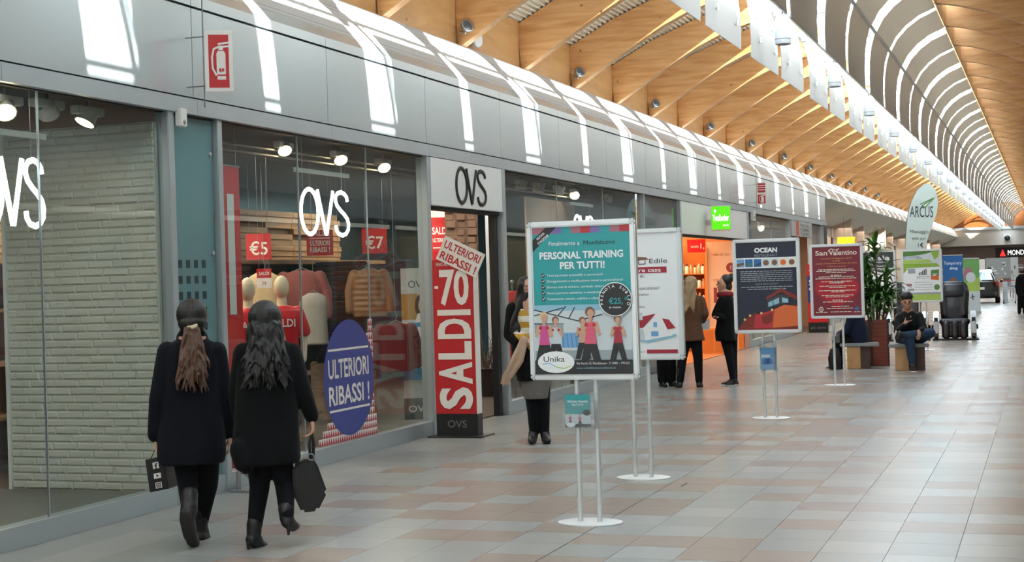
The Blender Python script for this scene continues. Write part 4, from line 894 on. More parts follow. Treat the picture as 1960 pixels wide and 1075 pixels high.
A = Art(a + n * 0.002, U, W_, n, a); G_ = emit_mat('green_glow', '#4fb81e', 1.1); Gw = emit_mat('sign_white_glow', '#f4ffe6', 1.4); A.rect(G_, 0, 0, 1, 1); A.text(Gw, 'YvesRocher', 0.5, 0.62, 0.28, 0.86, 0.02, 'c'); A.text(Gw, 'FRANCE', 0.62, 0.86, 0.07, 0.28, 0.01); A.disc(Gw, 0.2, 0.2, 0.05, 0.07); A.done('print', t)
# shelves of bottles
bsh = empty('bottle_shelf', (-8.55, 28.0, 0), label='wooden wall shelf lined with cosmetic bottles', cat='shelf'); o_ = Vector((-8.55, 28.0, 0))
V = Stand(o=on_x(1325, 690, -7.3)); cB = Vector(V.o); cB.z = 0; bsh.location = cB
za = [V(1325, y).z for y in (690, 630, 605, 578, 548, 520)]; x0 = V(1298, 600); x1 = V(1352, 600); U = x1 - x0
p0 = Vector((x0.x, x0.y, 0)); MB(cB).obox(p0 + V.f * 0.35, U, V.f * 0.03, (0, 0, 2.3)).build('back_panel', M_or, bsh)
bott = []
for k in range(4):
    r_ = 0.032 + 0.006 * k
    bb = MB().lathe((0, 0, 0), [(r_ * 0.9, 0), (r_, 0.01), (r_, 0.11 + 0.012 * k), (r_ * 0.5, 0.14 + 0.012 * k)], 12).mesh('bottle_body', smooth=True); bb.materials.append(mat('bottle_%d' % k, ('#efe6d2', '#d8b27a', '#f3f0ea', '#a9b487')[k], rough=0.3))
    cc = MB().lathe((0, 0, 0), [(r_ * 0.45, 0.14 + 0.012 * k), (r_ * 0.45, 0.18 + 0.012 * k)], 10).mesh('bottle_cap', smooth=True); cc.materials.append(mat('cap_%d' % (k % 2), ('#3a2b22', '#e8e2d4')[k % 2], rough=0.4)); bott.append((bb, cc))
for n, z in enumerate([0.5, 0.80, 1.10, 1.40, 1.70]):
    MB(cB).obox(p0 + Vector((0, 0, z - 0.02)), U, V.f * 0.36, (0, 0, 0.02)).build('shelf_board', M_or2, bsh)
    names = ['lowest', 'second', 'middle', 'fourth', 'top']
    for q in range(7):
        b_ = empty('bottle', tuple(p0 + U * ((q + 0.5) / 7) + V.f * random.uniform(0.08, 0.16) + Vector((0, 0, z))), label='%s cosmetic bottle from the left on the %s shelf board' % (ORD[q], names[n]), cat='bottle', group='bottles on the %s cosmetics shelf' % names[n])
        k = (q * 3 + n) % 4; link(bpy.data.objects.new('bottle_body', bott[k][0]), b_); link(bpy.data.objects.new('bottle_cap', bott[k][1]), b_)
for sd in (0, 1): MB(cB).obox(p0 + U * sd - U.normalized() * 0.02, U.normalized() * 0.03, V.f * 0.37, (0, 0, 2.3)).build('upright', M_or, bsh)
def panel(px0, py0, px1, py1, X, name, label, base, lines, cat='panel', thick=0.05):
    c = on_x((px0 + px1) / 2, py1, X); V = Stand(o=c); a = V(px0, py0); b = V(px1, py0); a.z = b.z = (a.z + b.z) / 2; c.z = max(0.01, c.z); n = -V.f; U = b - a; W_ = Vector((0, 0, c.z - a.z))
    t = empty(name, tuple(c), label=label, cat=cat); MB(c).obox(a, U, W_, V.f * thick).build('board', base, t); A = Art(a + n * 0.001, U, W_, n, c)
    for f in lines: f(A)
    if lines: A.done('print', t)
    return t
M_creamb = mat('cream_board', '#e6c6a2', rough=0.5); M_mar = mat('maroon_print', '#8c3b3c', rough=0.6)
panel(1352, 462, 1408, 688, -6.72, 'display_board', 'cream advertising board in the cosmetics shop entrance', M_creamb, [lambda A: A.text(M_mar, 'I MIEI SET VISO', 0.5, 0.13, 0.02, 0.6, 0.0, 'c'), lambda A: A.disc(M_mar, 0.82, 0.24, 0.17, 0.045), lambda A: A.text(M_creamb, '7,', 0.82, 0.255, 0.03, None, 0.02, 'c'), lambda A: A.rect(M_mar, 0.2, 0.42, 0.32, 0.56), lambda A: A.rect(M_mar, 0.5, 0.38, 0.72, 0.60), lambda A: A.text(M_mar, 'VISO', 0.2, 0.36, 0.02, 0.3)])
panel(1315, 458, 1350, 483, -6.95, 'sale_placard', 'red offer card hanging in the cosmetics shop entrance', M_red_b, [lambda A: A.text(M_paper, 'sconto', 0.2, 0.62, 0.22, 0.42, 0.02), lambda A: A.text(M_paper, '1,', 0.72, 0.7, 0.4, None, 0.03)], 'placard', 0.01)
panel(1338, 628, 1395, 690, -6.62, 'counter', 'low orange wooden counter in the cosmetics shop', M_or2, [lambda A: A.rect(M_or, 0.02, 0.08, 0.48, 0.95), lambda A: A.rect(M_or, 0.52, 0.08, 0.98, 0.95)], 'counter', 0.35)

# next shop: grey name board over its door, dim interior
struct('wall_next_back', MB().box((-9.1, 33.6, 0), (-9, 46.2, 3.1)), mat('mauve_wall', '#8b7468', rough=0.7, var=0.25, scale=1.4), 'mauve back wall of the small shop'); struct('ceiling_next', MB().box((-9, 33.6, 3.0), (XW - 0.08, 46.2, 3.1)), mat('brown_ceiling', '#7d6658', rough=0.8), 'brown ceiling of the small shop')
struct('floor_next', MB().box((-9, 33.6, 0), (XW - 0.05, 46.2, 0.01)), M_floor_s, 'dark floor of the small shop'); struct('wall_next_far', MB().box((-9, 45.8, 0), (XW - 0.12, 45.9, 3.0)), mat('salmon_wall', '#c58e6e', rough=0.7), 'salmon far wall of the small shop')
area('next_shop_light', (-7.8, 39, 2.95), 1.8, 8.0, 110, (1.0, 0.8, 0.6))
spot(1455, 435, -6.9, 'glowing ceiling spot in the narrow window past the cosmetics shop', True, 1.1, (0.6, -0.6, -0.4))
t = empty('shop_sign', (XW, 39.62, 2.62), label='grey board with red flourish and black lettering over a shop door', cat='shop sign')
MB(t.location).box((XW - 0.05, 39.62, 2.62), (XW + 0.03, 43.25, 3.03)).build('board', mat('sign_grey', '#b0b2b1', rough=0.4), t)
A = Art((XW + 0.031, 39.62, 3.03), (0, 3.63, 0), (0, 0, -0.41), (1, 0, 0), t.location); A.rect(mat('flourish_red', '#c8523e', rough=0.5), 0.22, 0.02, 0.36, 0.95)
for k, s_ in enumerate(('PRIMA', 'CAPRI', 'TOPRIM')): A.text(M_ink, s_, 0.42, 0.36 + 0.28 * k, 0.22, 0.42, 0.02)
A.done('print', t)
t = empty('dark_column', (-6.5, 46.35, 0), kind='structure', label='black clad column where the fascia ends'); MB((-6.5, 46.35, 0)).box((-6.95, 46.3, 0), (XW - 0.1, 47.3, 3.0)).build('column_casing', M_dark, t)
t = empty('light_box_sign', tuple(on_x(1616, 470, -6.9)), label='glowing yellow and orange sale sign hanging behind the red poster', cat='light box'); c = Vector(t.location); V = Stand(o=c); a = V(1603, 453); b = V(1636, 453); a.z = b.z; U = b - a
MB(c).obox(a, U, (0, 0, -0.7), V.f * 0.15).build('case', M_white, t); A = Art(a - V.f * 0.002, U, Vector((0, 0, -0.7)), -V.f, c); A.rect(emit_mat('yellow_glow', '#ffc21f', 2.2), 0, 0, 1, 1); A.poly(emit_mat('orange_glow', '#f5901e', 1.6), [(0.3, 1), (1, 0.1), (1, 1)]); A.text(M_ink, 'saldi', 0.2, 0.5, 0.2, 0.75, 0.03); A.done('print', t); MB(c).tube([c + Vector((0, 0, 0.2)), c + Vector((0, 0, 1.0))], 0.01, 5).build('rod', M_steel, t)
# second totem, red and blue
p = Vector((-5.95, on_z(1557, 633).y - 1.2, 0)); t = empty('sale_totem', tuple(p), label='red and blue sale totem partly behind the dark blue restaurant poster', cat='totem')
MB().box((-0.30, -0.2, 0), (0.30, 0.2, 0.012)).build('foot_plate', M_dark, t); MB().box((-0.26, -0.06, 0.012), (0.26, 0.06, 0.28)).build('base_box', MATS['totem_black'], t); MB().box((-0.26, -0.055, 0.28), (0.26, 0.055, 1.86)).build('column', M_red_b, t)
A = Art((-0.26, -0.056, 1.86), (0.52, 0, 0), (0, 0, -1.58), (0, -1, 0)); A.rect(mat('totem_blue', '#2c3a86', rough=0.5), 0, 0.2, 1, 0.66); A.text(M_paper, 'SALDI', 0.08, 0.36, 0.10, 0.86, 0.03); A.text(M_paper, '70', 0.08, 0.60, 0.2, 0.8, 0.03); A.text(M_paper, 'NEGOZIO', 0.1, 0.12, 0.03, 0.6, 0.0); A.done('print', t)
A = Art((-0.26, -0.061, 0.28), (0.52, 0, 0), (0, 0, -0.27), (0, -1, 0)); A.text(M_steel, 'gli abiti', 0.5, 0.62, 0.2, 0.8, 0.01, 'c'); A.done('base_print', t)
# ------------------------------------------------------------------ poster stands along the middle of the hall
M_frame = mat('frame_silver', '#d9dddd', rough=0.35, metal=0.3, var=0.02); M_corner = mat('frame_corner', '#cfd4d4', rough=0.4); M_acr = glass_mat('acrylic', tint=(0.93, 0.95, 0.96), mul=0.9)
M_sign_teal = mat('print_teal', '#2a9b9c', rough=0.4, var=0.02); M_navy_p = mat('print_navy', '#1e2438', rough=0.35, var=0.03)
def poster_stand(px, py, label, art, z0=0.97, W=0.765, Hh=1.075, dx=0.0, holder=None):
    o = on_z(px, py); t = empty('poster_stand', tuple(o), label=label, cat='poster stand', group='poster stands along the hall')
    seg = 40; MB().add([(0.225 * math.cos(2 * PI * k / seg) , 0.17 * math.sin(2 * PI * k / seg), z) for z in (0.0, 0.008) for k in range(seg)] + [(0.21 * math.cos(2 * PI * k / seg), 0.155 * math.sin(2 * PI * k / seg), 0.011) for k in range(seg)],
        [tuple(reversed(range(seg))), tuple(range(2 * seg, 3 * seg))] + [(i * seg + k, i * seg + (k + 1) % seg, (i + 1) * seg + (k + 1) % seg, (i + 1) * seg + k) for i in (0, 1) for k in range(seg)]).build('base_plate', M_frame, t, smooth=True)
    for x in (-0.068, 0.068): MB().tube([(x, 0, 0.008), (x, 0, z0 + 0.5)], 0.0175, 14).build('pole', M_frame, t, smooth=True)
    x0, x1 = dx - W / 2, dx + W / 2; z1 = z0 + Hh; fy = -0.026; b = 0.040
    fr = empty('frame', (0, 0, 0), parent=t)
    for a, c_ in (((x0 + 0.03, z0), (x1 - 0.03, z0 + b)), ((x0 + 0.03, z1 - b), (x1 - 0.03, z1)), ((x0, z0 + 0.03), (x0 + b, z1 - 0.03)), ((x1 - b, z0 + 0.03), (x1, z1 - 0.03))):
        MB().box((a[0], fy - 0.018, a[1]), (c_[0], 0.018, c_[1])).build('frame_bar', M_frame, fr, bevel=0.008)
    for cx_, cz in ((x0, z0), (x1 - 0.04, z0), (x0, z1 - 0.04), (x1 - 0.04, z1 - 0.04)): MB().box((cx_ - 0.0005, fy - 0.0185, cz - 0.0005), (cx_ + 0.0405, 0.0185, cz + 0.0405)).build('frame_corner', M_corner, fr, bevel=0.012)
    MB().box((x0 + b - 0.004, fy - 0.004, z0 + b - 0.004), (x1 - b + 0.004, fy + 0.012, z1 - b + 0.004)).build('back_board', M_paper, t)
    A = Art((x0 + b, fy - 0.005, z1 - b), (W - 2 * b, 0, 0), (0, 0, -(Hh - 2 * b)), (0, -1, 0), step=0.0002); art(A); A.done('poster', t)
    if holder:
        hx, hz, hw, hh, print_ = holder
        MB().box((hx, -0.03, hz), (hx + hw, -0.026, hz + hh)).build('leaflet_holder', M_acr, t)
        MB().box((hx, -0.05, hz), (hx + hw, -0.047, hz + hh * 0.8)).box((hx, -0.05, hz - 0.003), (hx + hw, -0.026, hz)).build('holder_front', M_acr, t)
        A = Art((hx + 0.012, -0.040, hz + hh * 0.96), (hw * 0.72, 0, 0), (0, 0, -hh * 0.94), (0, -1, 0), step=0.0002); print_(A)
        A.done('leaflet', t)
    return t
P = {k: mat('print_' + k, v, rough=0.42, var=0.03) for k, v in dict(red='#b8323a', mauve='#a66b78', purple='#7c6ba8', skin='#d8a98c', pink='#d2508f', coral='#d85b74', lgrey='#c9d2d4', grey='#98a2a6', dgrey='#3b4044', sky='#8fbdd0', blonde='#d9c08a', crimson='#a82a3c', orange='#d96a35', darkred='#7d2a22', yellow='#e3c86a', lblue='#6fa4cf', blue='#2f6aa8', brown='#7b5a44', cream='#e8dfcb', green='#8cae3a', lgreen='#a9c65a', dgreen='#4f7f3a', gold='#cf9a52', lime='#b6cf5a', white='#eceeed', black='#1e2124', wine='#7c2433', heart='#b01d2c', navy='#1e2438', teal='#2a9b9c', tealk='#1f8083').items()}
def figure(A, u, v, h, top, legs, hair, arm=1):
    """a printed exerciser; u, v: head centre; h: figure height share"""
    s_ = h; a = 1 / A.asp
    A.poly(P[legs], [(u - .10 * s_ * a, v + .50 * s_), (u + .10 * s_ * a, v + .50 * s_), (u + .20 * s_ * a, v + .92 * s_), (u + .08 * s_ * a, v + .92 * s_), (u, v + .66 * s_), (u - .08 * s_ * a, v + .92 * s_), (u - .2 * s_ * a, v + .92 * s_)])
    A.poly(P[top], [(u - .10 * s_ * a, v + .16 * s_), (u + .10 * s_ * a, v + .16 * s_), (u + .08 * s_ * a, v + .34 * s_), (u + .11 * s_ * a, v + .53 * s_), (u - .11 * s_ * a, v + .53 * s_), (u - .08 * s_ * a, v + .34 * s_)])
    A.rect(P['skin'], u - .035 * s_ * a, v + .06 * s_, u + .035 * s_ * a, v + .17 * s_)
    for sg in (-1, 1): A.line(P['skin'], [(u + sg * .11 * s_ * a, v + .17 * s_), (u + sg * .16 * s_ * a, v + .36 * s_), (u + sg * .07 * s_ * a, v + .22 * s_)], .05 * s_)
    A.disc(P[hair], u, v - .012 * s_, .085 * s_ * a, .085 * s_, 16); A.disc(P['skin'], u + .012 * s_ * a, v + .015 * s_, .06 * s_ * a, .07 * s_, 16)
    for sg in (-1, 1): A.disc(P['red'], u + sg * .07 * s_ * a, v + .21 * s_, .032 * s_ * a, .032 * s_, 10)
def art_gym(A):
    A.rect(P['teal'], 0, 0, 1, 1)
    for k, c in enumerate(('mauve', 'mauve', 'purple', None, 'mauve', 'red', 'purple', None, 'mauve', 'red')):
        if c: A.rect(P[c], k * 0.1, 0, k * 0.1 + 0.1, 0.045)
    A.poly(P['black'], [(0, 0.085), (0.14, 0), (0.25, 0), (0, 0.165)]); A.text(P['white'], 'NUOVA', 0.055, 0.085, 0.018, 0.10, 0.015, rot=0.67); A.text(P['white'], 'STAGIONE', 0.065, 0.117, 0.018, 0.14, 0.015, rot=0.67)
    A.text(P['white'], 'Finalmente a', 0.17, 0.125, 0.03, 0.32, 0.015); A.text(P['black'], 'Monfalcone', 0.53, 0.125, 0.03, 0.32, 0.004)
    A.text(P['white'], 'PERSONAL TRAINING', 0.07, 0.215, 0.048, 0.86, 0.03); A.text(P['white'], 'PER TUTTI!', 0.28, 0.285, 0.048, 0.46, 0.03)
    for k, s_ in enumerate(('Tanti pacchetti accessibili e convenienti', 'Dimagrimento e tonificazione mirati e personalizzati', 'Elimina mal di schiena, cervicali, dolori articolari', 'Nuovi percorsi antistress e metabolici', 'Trattamenti estetici, cellulite e adipe')):
        v = 0.335 + k * 0.04; A.rect(P['black'], 0.085, v - 0.022, 0.115, v + 0.004); A.line(P['white'], [(0.09, v - 0.01), (0.1, v - 0.003), (0.112, v - 0.018)], 0.004); A.text(P['white'], s_, 0.14, v, 0.016, (0.58, 0.78, 0.73, 0.56, 0.53)[k])
    A.rect(P['sky'], 0, 0.53, 1, 0.62); A.rect(P['lgrey'], 0, 0.57, 1, 0.91)
    for a_, b_ in (((0, .56), (.45, .64)), ((.25, .60), (.33, .54)), ((.36, .62), (.42, .55)), ((0, .6), (.3, .55)), ((.45, .64), (.7, .60)), ((.0, .655), (.3, .66))): A.line(P['dgrey'], [a_, b_], 0.008)
    A.rect(P['grey'], 0, 0.66, 0.3, 0.72); A.rect(P['lblue'], 0.28, 0.72, 0.5, 0.82)
    for k in range(5): A.line(P['blue'], [(0.29 + k * .045, 0.73), (0.3 + k * .045, 0.82)], 0.004)
    A.rect(P['grey'], 0, 0.84, 1, 0.91)
    figure(A, 0.22, 0.635, 0.30, 'lgrey', 'black', 'brown'); figure(A, 0.10, 0.61, 0.36, 'pink', 'black', 'blonde'); figure(A, 0.50, 0.64, 0.28, 'skin', 'black', 'brown'); figure(A, 0.58, 0.585, 0.40, 'coral', 'black', 'brown'); figure(A, 0.86, 0.635, 0.30, 'crimson', 'black', 'brown')
    A.rect(P['black'], 0, 0.905, 1, 1); A.text(P['white'], 'Via Parini 10, Monfalcone - T. 0481 - 791253', 0.43, 0.935, 0.015, 0.54); A.text(P['sky'], 'www.unikafitnessmonfalcone.it', 0.43, 0.965, 0.013, 0.40)
    A.disc(P['white'], 0.22, 0.918, 0.19, 0.074, 36); A.text(P['dgrey'], 'Unika', 0.09, 0.915, 0.038, 0.22, 0.01); A.line(P['lblue'], [(0.08, 0.93), (0.15, 0.925), (0.22, 0.95), (0.3, 0.96)], 0.005); A.line(P['lime'], [(0.22, 0.952), (0.3, 0.962), (0.37, 0.945)], 0.007)
    A.disc(P['white'], 0.845, 0.50, 0.168, 0.115, 36); A.disc(P['black'], 0.845, 0.50, 0.16, 0.109, 36); A.text(P['teal'], '€25,', 0.78, 0.53, 0.04, 0.14, 0.02); A.text(P['teal'], '00', 0.94, 0.505, 0.02, 0.04, 0.02); A.text(P['white'], 'al mese', 0.78, 0.56, 0.016, 0.12, 0.01)
    for k, ch in enumerate('PRENOTA SUBITO'):
        if ch != ' ':
            q = PI * (1.08 - 0.085 * k * 1.06) ; A.text(P['white'], ch, 0.845 + 0.125 * math.cos(q), 0.505 - 0.085 * math.sin(q), 0.02, None, 0.015, 'c', rot=q - PI / 2)
def leaf_gym(A): A.rect(P['teal'], 0, 0, 1, 0.62); A.text(P['white'], 'PERSONAL TRAINING', 0.1, 0.24, 0.06, 0.8, 0.02); A.text(P['white'], 'PER TUTTI!', 0.28, 0.34, 0.06, 0.44, 0.02); A.rect(P['lgrey'], 0, 0.6, 1, 0.9); A.disc(P['black'], 0.85, 0.55, 0.15, 0.09); figure(A, 0.2, 0.62, 0.34, 'pink', 'black', 'blonde'); figure(A, 0.58, 0.62, 0.36, 'coral', 'black', 'brown'); A.rect(P['black'], 0, 0.9, 1, 1); A.disc(P['white'], 0.22, 0.92, 0.18, 0.07)
poster_stand(1130, 1000, 'teal gym poster stand with exercising women, nearest the camera', art_gym, holder=(-0.155, 0.645, 0.25, 0.235, leaf_gym))
def art_build(A):
    A.rect(P['white'], 0, 0, 1, 1); A.text(P['dgrey'], 'S', 0.36, 0.15, 0.085, 0.14, 0.006); A.text(P['white'], 'S', 0.366, 0.146, 0.077, 0.125, -0.006)
    A.poly(P['brown'], [(0.40, 0.215), (0.47, 0.185), (0.62, 0.195), (0.66, 0.215), (0.40, 0.225)]); A.line(P['dgrey'], [(0.42, 0.22), (0.42, 0.255), (0.5, 0.255), (0.5, 0.22)], 0.007); A.line(P['dgrey'], [(0.53, 0.22), (0.53, 0.25), (0.61, 0.25), (0.61, 0.22)], 0.007)
    A.text(P['dgrey'], 'Edile', 0.66, 0.245, 0.04, 0.22, 0.004); A.rect(P['crimson'], 0.05, 0.275, 0.87, 0.325); A.text(P['white'], 'ristrutturare casa', 0.12, 0.315, 0.032, 0.68, 0.008)
    for s_, v, w, u in (('hai bisogno di:', 0.36, 0.4, 0.2), ('manodopera tecnica specializzata?', 0.46, 0.66, 0.12), ('lavori chiavi in mano', 0.51, 0.5, 0.14), ('opere in cartongesso', 0.61, 0.45, 0.14)): A.text(P['dgrey'], s_, u, v, 0.025, w)
    A.poly(P['sky'], [(0.30, 0.86), (0.62, 0.90), (0.97, 0.85), (0.97, 0.83), (0.5, 0.84)]); A.poly(P['lgrey'], [(0.34, 0.78), (0.56, 0.79), (0.58, 0.88), (0.34, 0.84)]); A.poly(P['white'], [(0.56, 0.79), (0.72, 0.67), (0.80, 0.79), (0.92, 0.79), (0.92, 0.84), (0.58, 0.88)]); A.line(P['grey'], [(0.56, 0.79), (0.58, 0.88)], 0.003)
    A.poly(P['crimson'], [(0.34, 0.77), (0.5, 0.69), (0.72, 0.66), (0.56, 0.775)]); A.poly(P['crimson'], [(0.80, 0.70), (0.88, 0.71), (0.96, 0.78), (0.86, 0.79)]); A.rect(P['lgrey'], 0.47, 0.65, 0.56, 0.71); A.rect(P['lblue'], 0.69, 0.73, 0.735, 0.77); A.rect(P['lblue'], 0.66, 0.805, 0.75, 0.845)
    A.rect(P['crimson'], 0.18, 0.845, 0.38, 0.92); A.text(P['white'], 'BE', 0.24, 0.89, 0.03, 0.1, 0.02); A.text(P['dgrey'], 'MADE IN ITALY', 0.3, 0.978, 0.014, 0.28); A.rect(P['crimson'], 0.60, 0.955, 0.98, 0.985)
poster_stand(1232, 914, 'white building firm poster with a red roofed house, behind the teal poster', art_build)
def art_ocean(A):
    A.rect(P['navy'], 0, 0, 1, 1); A.text(P['white'], 'OCEAN', 0.31, 0.115, 0.052, 0.38, 0.05); A.text(P['grey'], 'RESTAURANT', 0.31, 0.165, 0.03, 0.38, 0.0)
    A.rect(P['white'], 0, 0.175, 1, 0.295)
    for k, (a_, b_) in enumerate((('lblue', 'brown'), ('blue', 'dgreen'), ('blue', 'dgrey'), ('lgrey', 'brown'), ('lgrey', 'brown'), ('cream', 'orange'), ('cream', 'brown'))):
        u = 0.01 + k * 0.142; A.rect(P[a_], u, 0.19, u + 0.128, 0.28)
        if k < 3: A.poly(P[b_], [(u, 0.27 - 0.03 * (k == 0)), (u + 0.128, 0.225), (u + 0.128, 0.25), (u, 0.28)])
        else: A.disc(P[b_], u + 0.064, 0.235, 0.048, 0.032, 14)
    for k in range(6): A.scribble(P['grey'], 0.07, 0.93, 0.335 + k * 0.022, 0.011)
    A.text(P['grey'], 'ANCHE PRENOTAZIONI', 0.5, 0.485, 0.016, 0.38, 0.0, 'c'); A.scribble(P['grey'], 0.08, 0.93, 0.515, 0.012); A.scribble(P['grey'], 0.18, 0.82, 0.54, 0.012)
    A.poly(P['darkred'], [(0.0, 1.0), (0.12, 0.88), (0.3, 0.8), (0.34, 0.83), (0.52, 0.79), (0.74, 0.73), (1, 0.72), (1, 1)]); A.poly(P['orange'], [(0.62, 0.77), (0.78, 0.72), (1.0, 0.74), (1, 0.96), (0.58, 0.98)]); A.poly(P['red'], [(0.3, 0.83), (0.62, 0.77), (0.58, 0.98), (0.26, 0.98)])
    A.poly(P['darkred'], [(0.48, 0.63), (0.74, 0.53), (1.0, 0.62), (1, 0.67), (0.85, 0.62), (0.74, 0.57), (0.5, 0.66)]); A.poly(P['dgrey'], [(0.5, 0.66), (0.74, 0.6), (0.86, 0.62), (0.86, 0.70), (0.74, 0.71), (0.5, 0.76)])
    A.poly(P['sky'], [(0.52, 0.69), (0.70, 0.635), (0.70, 0.70), (0.52, 0.74)]); A.poly(P['sky'], [(0.75, 0.635), (0.85, 0.655), (0.85, 0.695), (0.75, 0.695)]); A.line(P['dgrey'], [(0.6, 0.66), (0.6, 0.72)], 0.008); A.poly(P['darkred'], [(0.40, 0.85), (0.58, 0.80), (0.58, 0.9), (0.5, 0.94), (0.42, 0.93)])
    for u, v in ((0.21, 0.835), (0.40, 0.81), (0.58, 0.775), (0.12, 0.88)): A.disc(P['yellow'], u, v, 0.02, 0.014, 12)
def leaf_ocean(A): A.rect(P['lblue'], 0, 0.2, 1, 1); A.rect(P['white'], 0.1, 0.45, 0.7, 0.55); A.rect(P['blue'], 0.1, 0.6, 0.9, 0.8)
poster_stand(1476, 800, 'dark blue restaurant poster stand with a lit red house', art_ocean, holder=(-0.11, 0.55, 0.23, 0.33, leaf_ocean))
def art_val(A):
    A.rect(P['wine'], 0, 0, 1, 1); 
    A.poly(P['heart'], [(0.5 + 0.46 * (math.sin(t_) ** 3) , 0.66 - 0.022 * (13 * math.cos(t_) - 5 * math.cos(2 * t_) - 2 * math.cos(3 * t_) - math.cos(4 * t_)) * 0.75) for t_ in [2 * PI * k / 40 for k in range(40)]])
    A.text(P['cream'], 'San', 0.07, 0.12, 0.07, 0.25, 0.012); A.text(P['cream'], 'Valentino', 0.35, 0.12, 0.075, 0.58, 0.012); A.line(P['cream'], [(0.34, 0.06), (0.4, 0.03), (0.5, 0.05), (0.56, 0.03)], 0.01)
    for s_, v, w in (('Giovedi 14 febbraio 2019', 0.18, 0.64), ('ore 20.00', 0.215, 0.16), ('presso il Ristorante La Rosa dei venti', 0.25, 0.86), ('a Marina Lepanto', 0.295, 0.4)): A.text(P['gold'], s_, 0.5, v, 0.022, w, 0.004, 'c')
    for v, a_, b_ in ((0.335, .12, .85), (0.357, .08, .90), (0.379, .28, .70), (0.42, .38, .6), (0.44, .13, .86), (0.465, .06, .92), (0.51, .18, .82), (0.53, .35, .65), (0.575, .14, .88), (0.597, .34, .68), (0.64, .12, .9), (0.66, .38, .66), (0.71, .18, .84), (0.732, .26, .74), (0.78, .40, .62), (0.805, .2, .84), (0.87, .38, .74), (0.90, .28, .82), (0.955, .05, .3), (0.955, .84, .98), (0.95, .36, .8)): A.scribble(P['cream'], a_, b_, v, 0.013)
    A.disc(P['cream'], 0.16, 0.905, 0.05, 0.035, 18); A.disc(P['wine'], 0.16, 0.905, 0.035, 0.024, 18); A.disc(P['cream'], 0.16, 0.905, 0.015, 0.01, 12); A.disc(P['blue'], 0.9, 0.905, 0.045, 0.03, 16)
t = poster_stand(1608, 737, 'dark red Valentine dinner poster stand in front of the bench', art_val)
MB().box((-0.10, -0.05, 0.62), (0.02, -0.046, 0.85)).build('leaflet_holder', M_acr, t)
def art_dark(A): A.rect(P['white'], 0, 0, 1, 1); A.rect(P['dgrey'], 0, 0, 1, 0.32); A.text(P['white'], 'insia', 0.3, 0.16, 0.1, 0.6, 0.02); A.disc(P['white'], 0.62, 0.24, 0.25, 0.05); A.disc(P['dgrey'], 0.62, 0.24, 0.2, 0.035); A.disc(P['grey'], 0.6, 0.8, 0.3, 0.1); A.disc(P['dgrey'], 0.5, 0.78, 0.12, 0.05)
o_ = on_y(1683, 700, 31.0); pz = proj((o_.x, 31.0, 0)); poster_stand(pz[0], pz[1], 'grey and white poster stand mostly hidden by the leafy plant', art_dark)
def art_green(A):
    A.rect(P['lgrey'], 0, 0, 1, 1); A.poly(P['dgreen'], [(0, 0), (0.9, 0), (0.6, 0.06), (0.3, 0.09), (0, 0.1)]); A.poly(P['green'], [(0.76, 0.0), (0.98, 0.0), (0.96, 0.12), (0.86, 0.18), (0.8, 0.1)]); A.poly(P['grey'], [(0, 0.1), (0.42, 0.1), (0.55, 0.16), (0, 0.16)]); A.text(P['white'], 'AEcoserv', 0.04, 0.145, 0.03, 0.34, 0.01)
    A.poly(P['lgreen'], [(0, 0.18), (0.7, 0.17), (0.8, 0.235), (0, 0.25)]); A.poly(P['green'], [(0, 0.25), (0.9, 0.25), (1.0, 0.32), (0, 0.34)]); A.poly(P['white'], [(0.12, 0.35), (1, 0.33), (1, 0.84), (0, 0.84), (0, 0.45)]); A.poly(P['green'], [(0, 0.34), (0.12, 0.35), (0, 0.45)]); A.rect(P['grey'], 0.12, 0.355, 0.32, 0.45)
    for k in range(5): A.rect(P['dgrey'], 0.42 + k * 0.045, 0.44 - k * 0.02, 0.45 + k * 0.045, 0.49)
    A.scribble(P['grey'], 0.36, 0.72, 0.53, 0.02); A.scribble(P['grey'], 0.36, 0.7, 0.56, 0.015); A.poly(P['dgreen'], [(0.75, 0.39), (0.97, 0.38), (0.96, 0.6), (0.74, 0.58)]); A.poly(P['orange'], [(0.745, 0.5), (0.965, 0.5), (0.96, 0.6), (0.74, 0.58)]); A.text(P['white'], '50°', 0.79, 0.51, 0.05, 0.13, 0.02)
    for k in range(4): A.scribble(P['grey'], 0.3, 0.8, 0.64 + k * 0.05, 0.012)
    A.disc(P['dgreen'], 0.9, 0.74, 0.08, 0.06, 14); A.rect(P['mauve'], 0.08, 0.66, 0.22, 0.71); A.rect(P['grey'], 0.1, 0.76, 0.28, 0.8); A.rect(P['grey'], 0.2, 0.84, 1, 0.88); A.rect(P['lgreen'], 0.0, 0.88, 1, 1)
o_ = on_y(1767, 600, 31.6); pz = proj((o_.x, 31.6, 0)); poster_stand(pz[0], pz[1], 'white and green poster stand behind the seated young man', art_green, W=0.80)

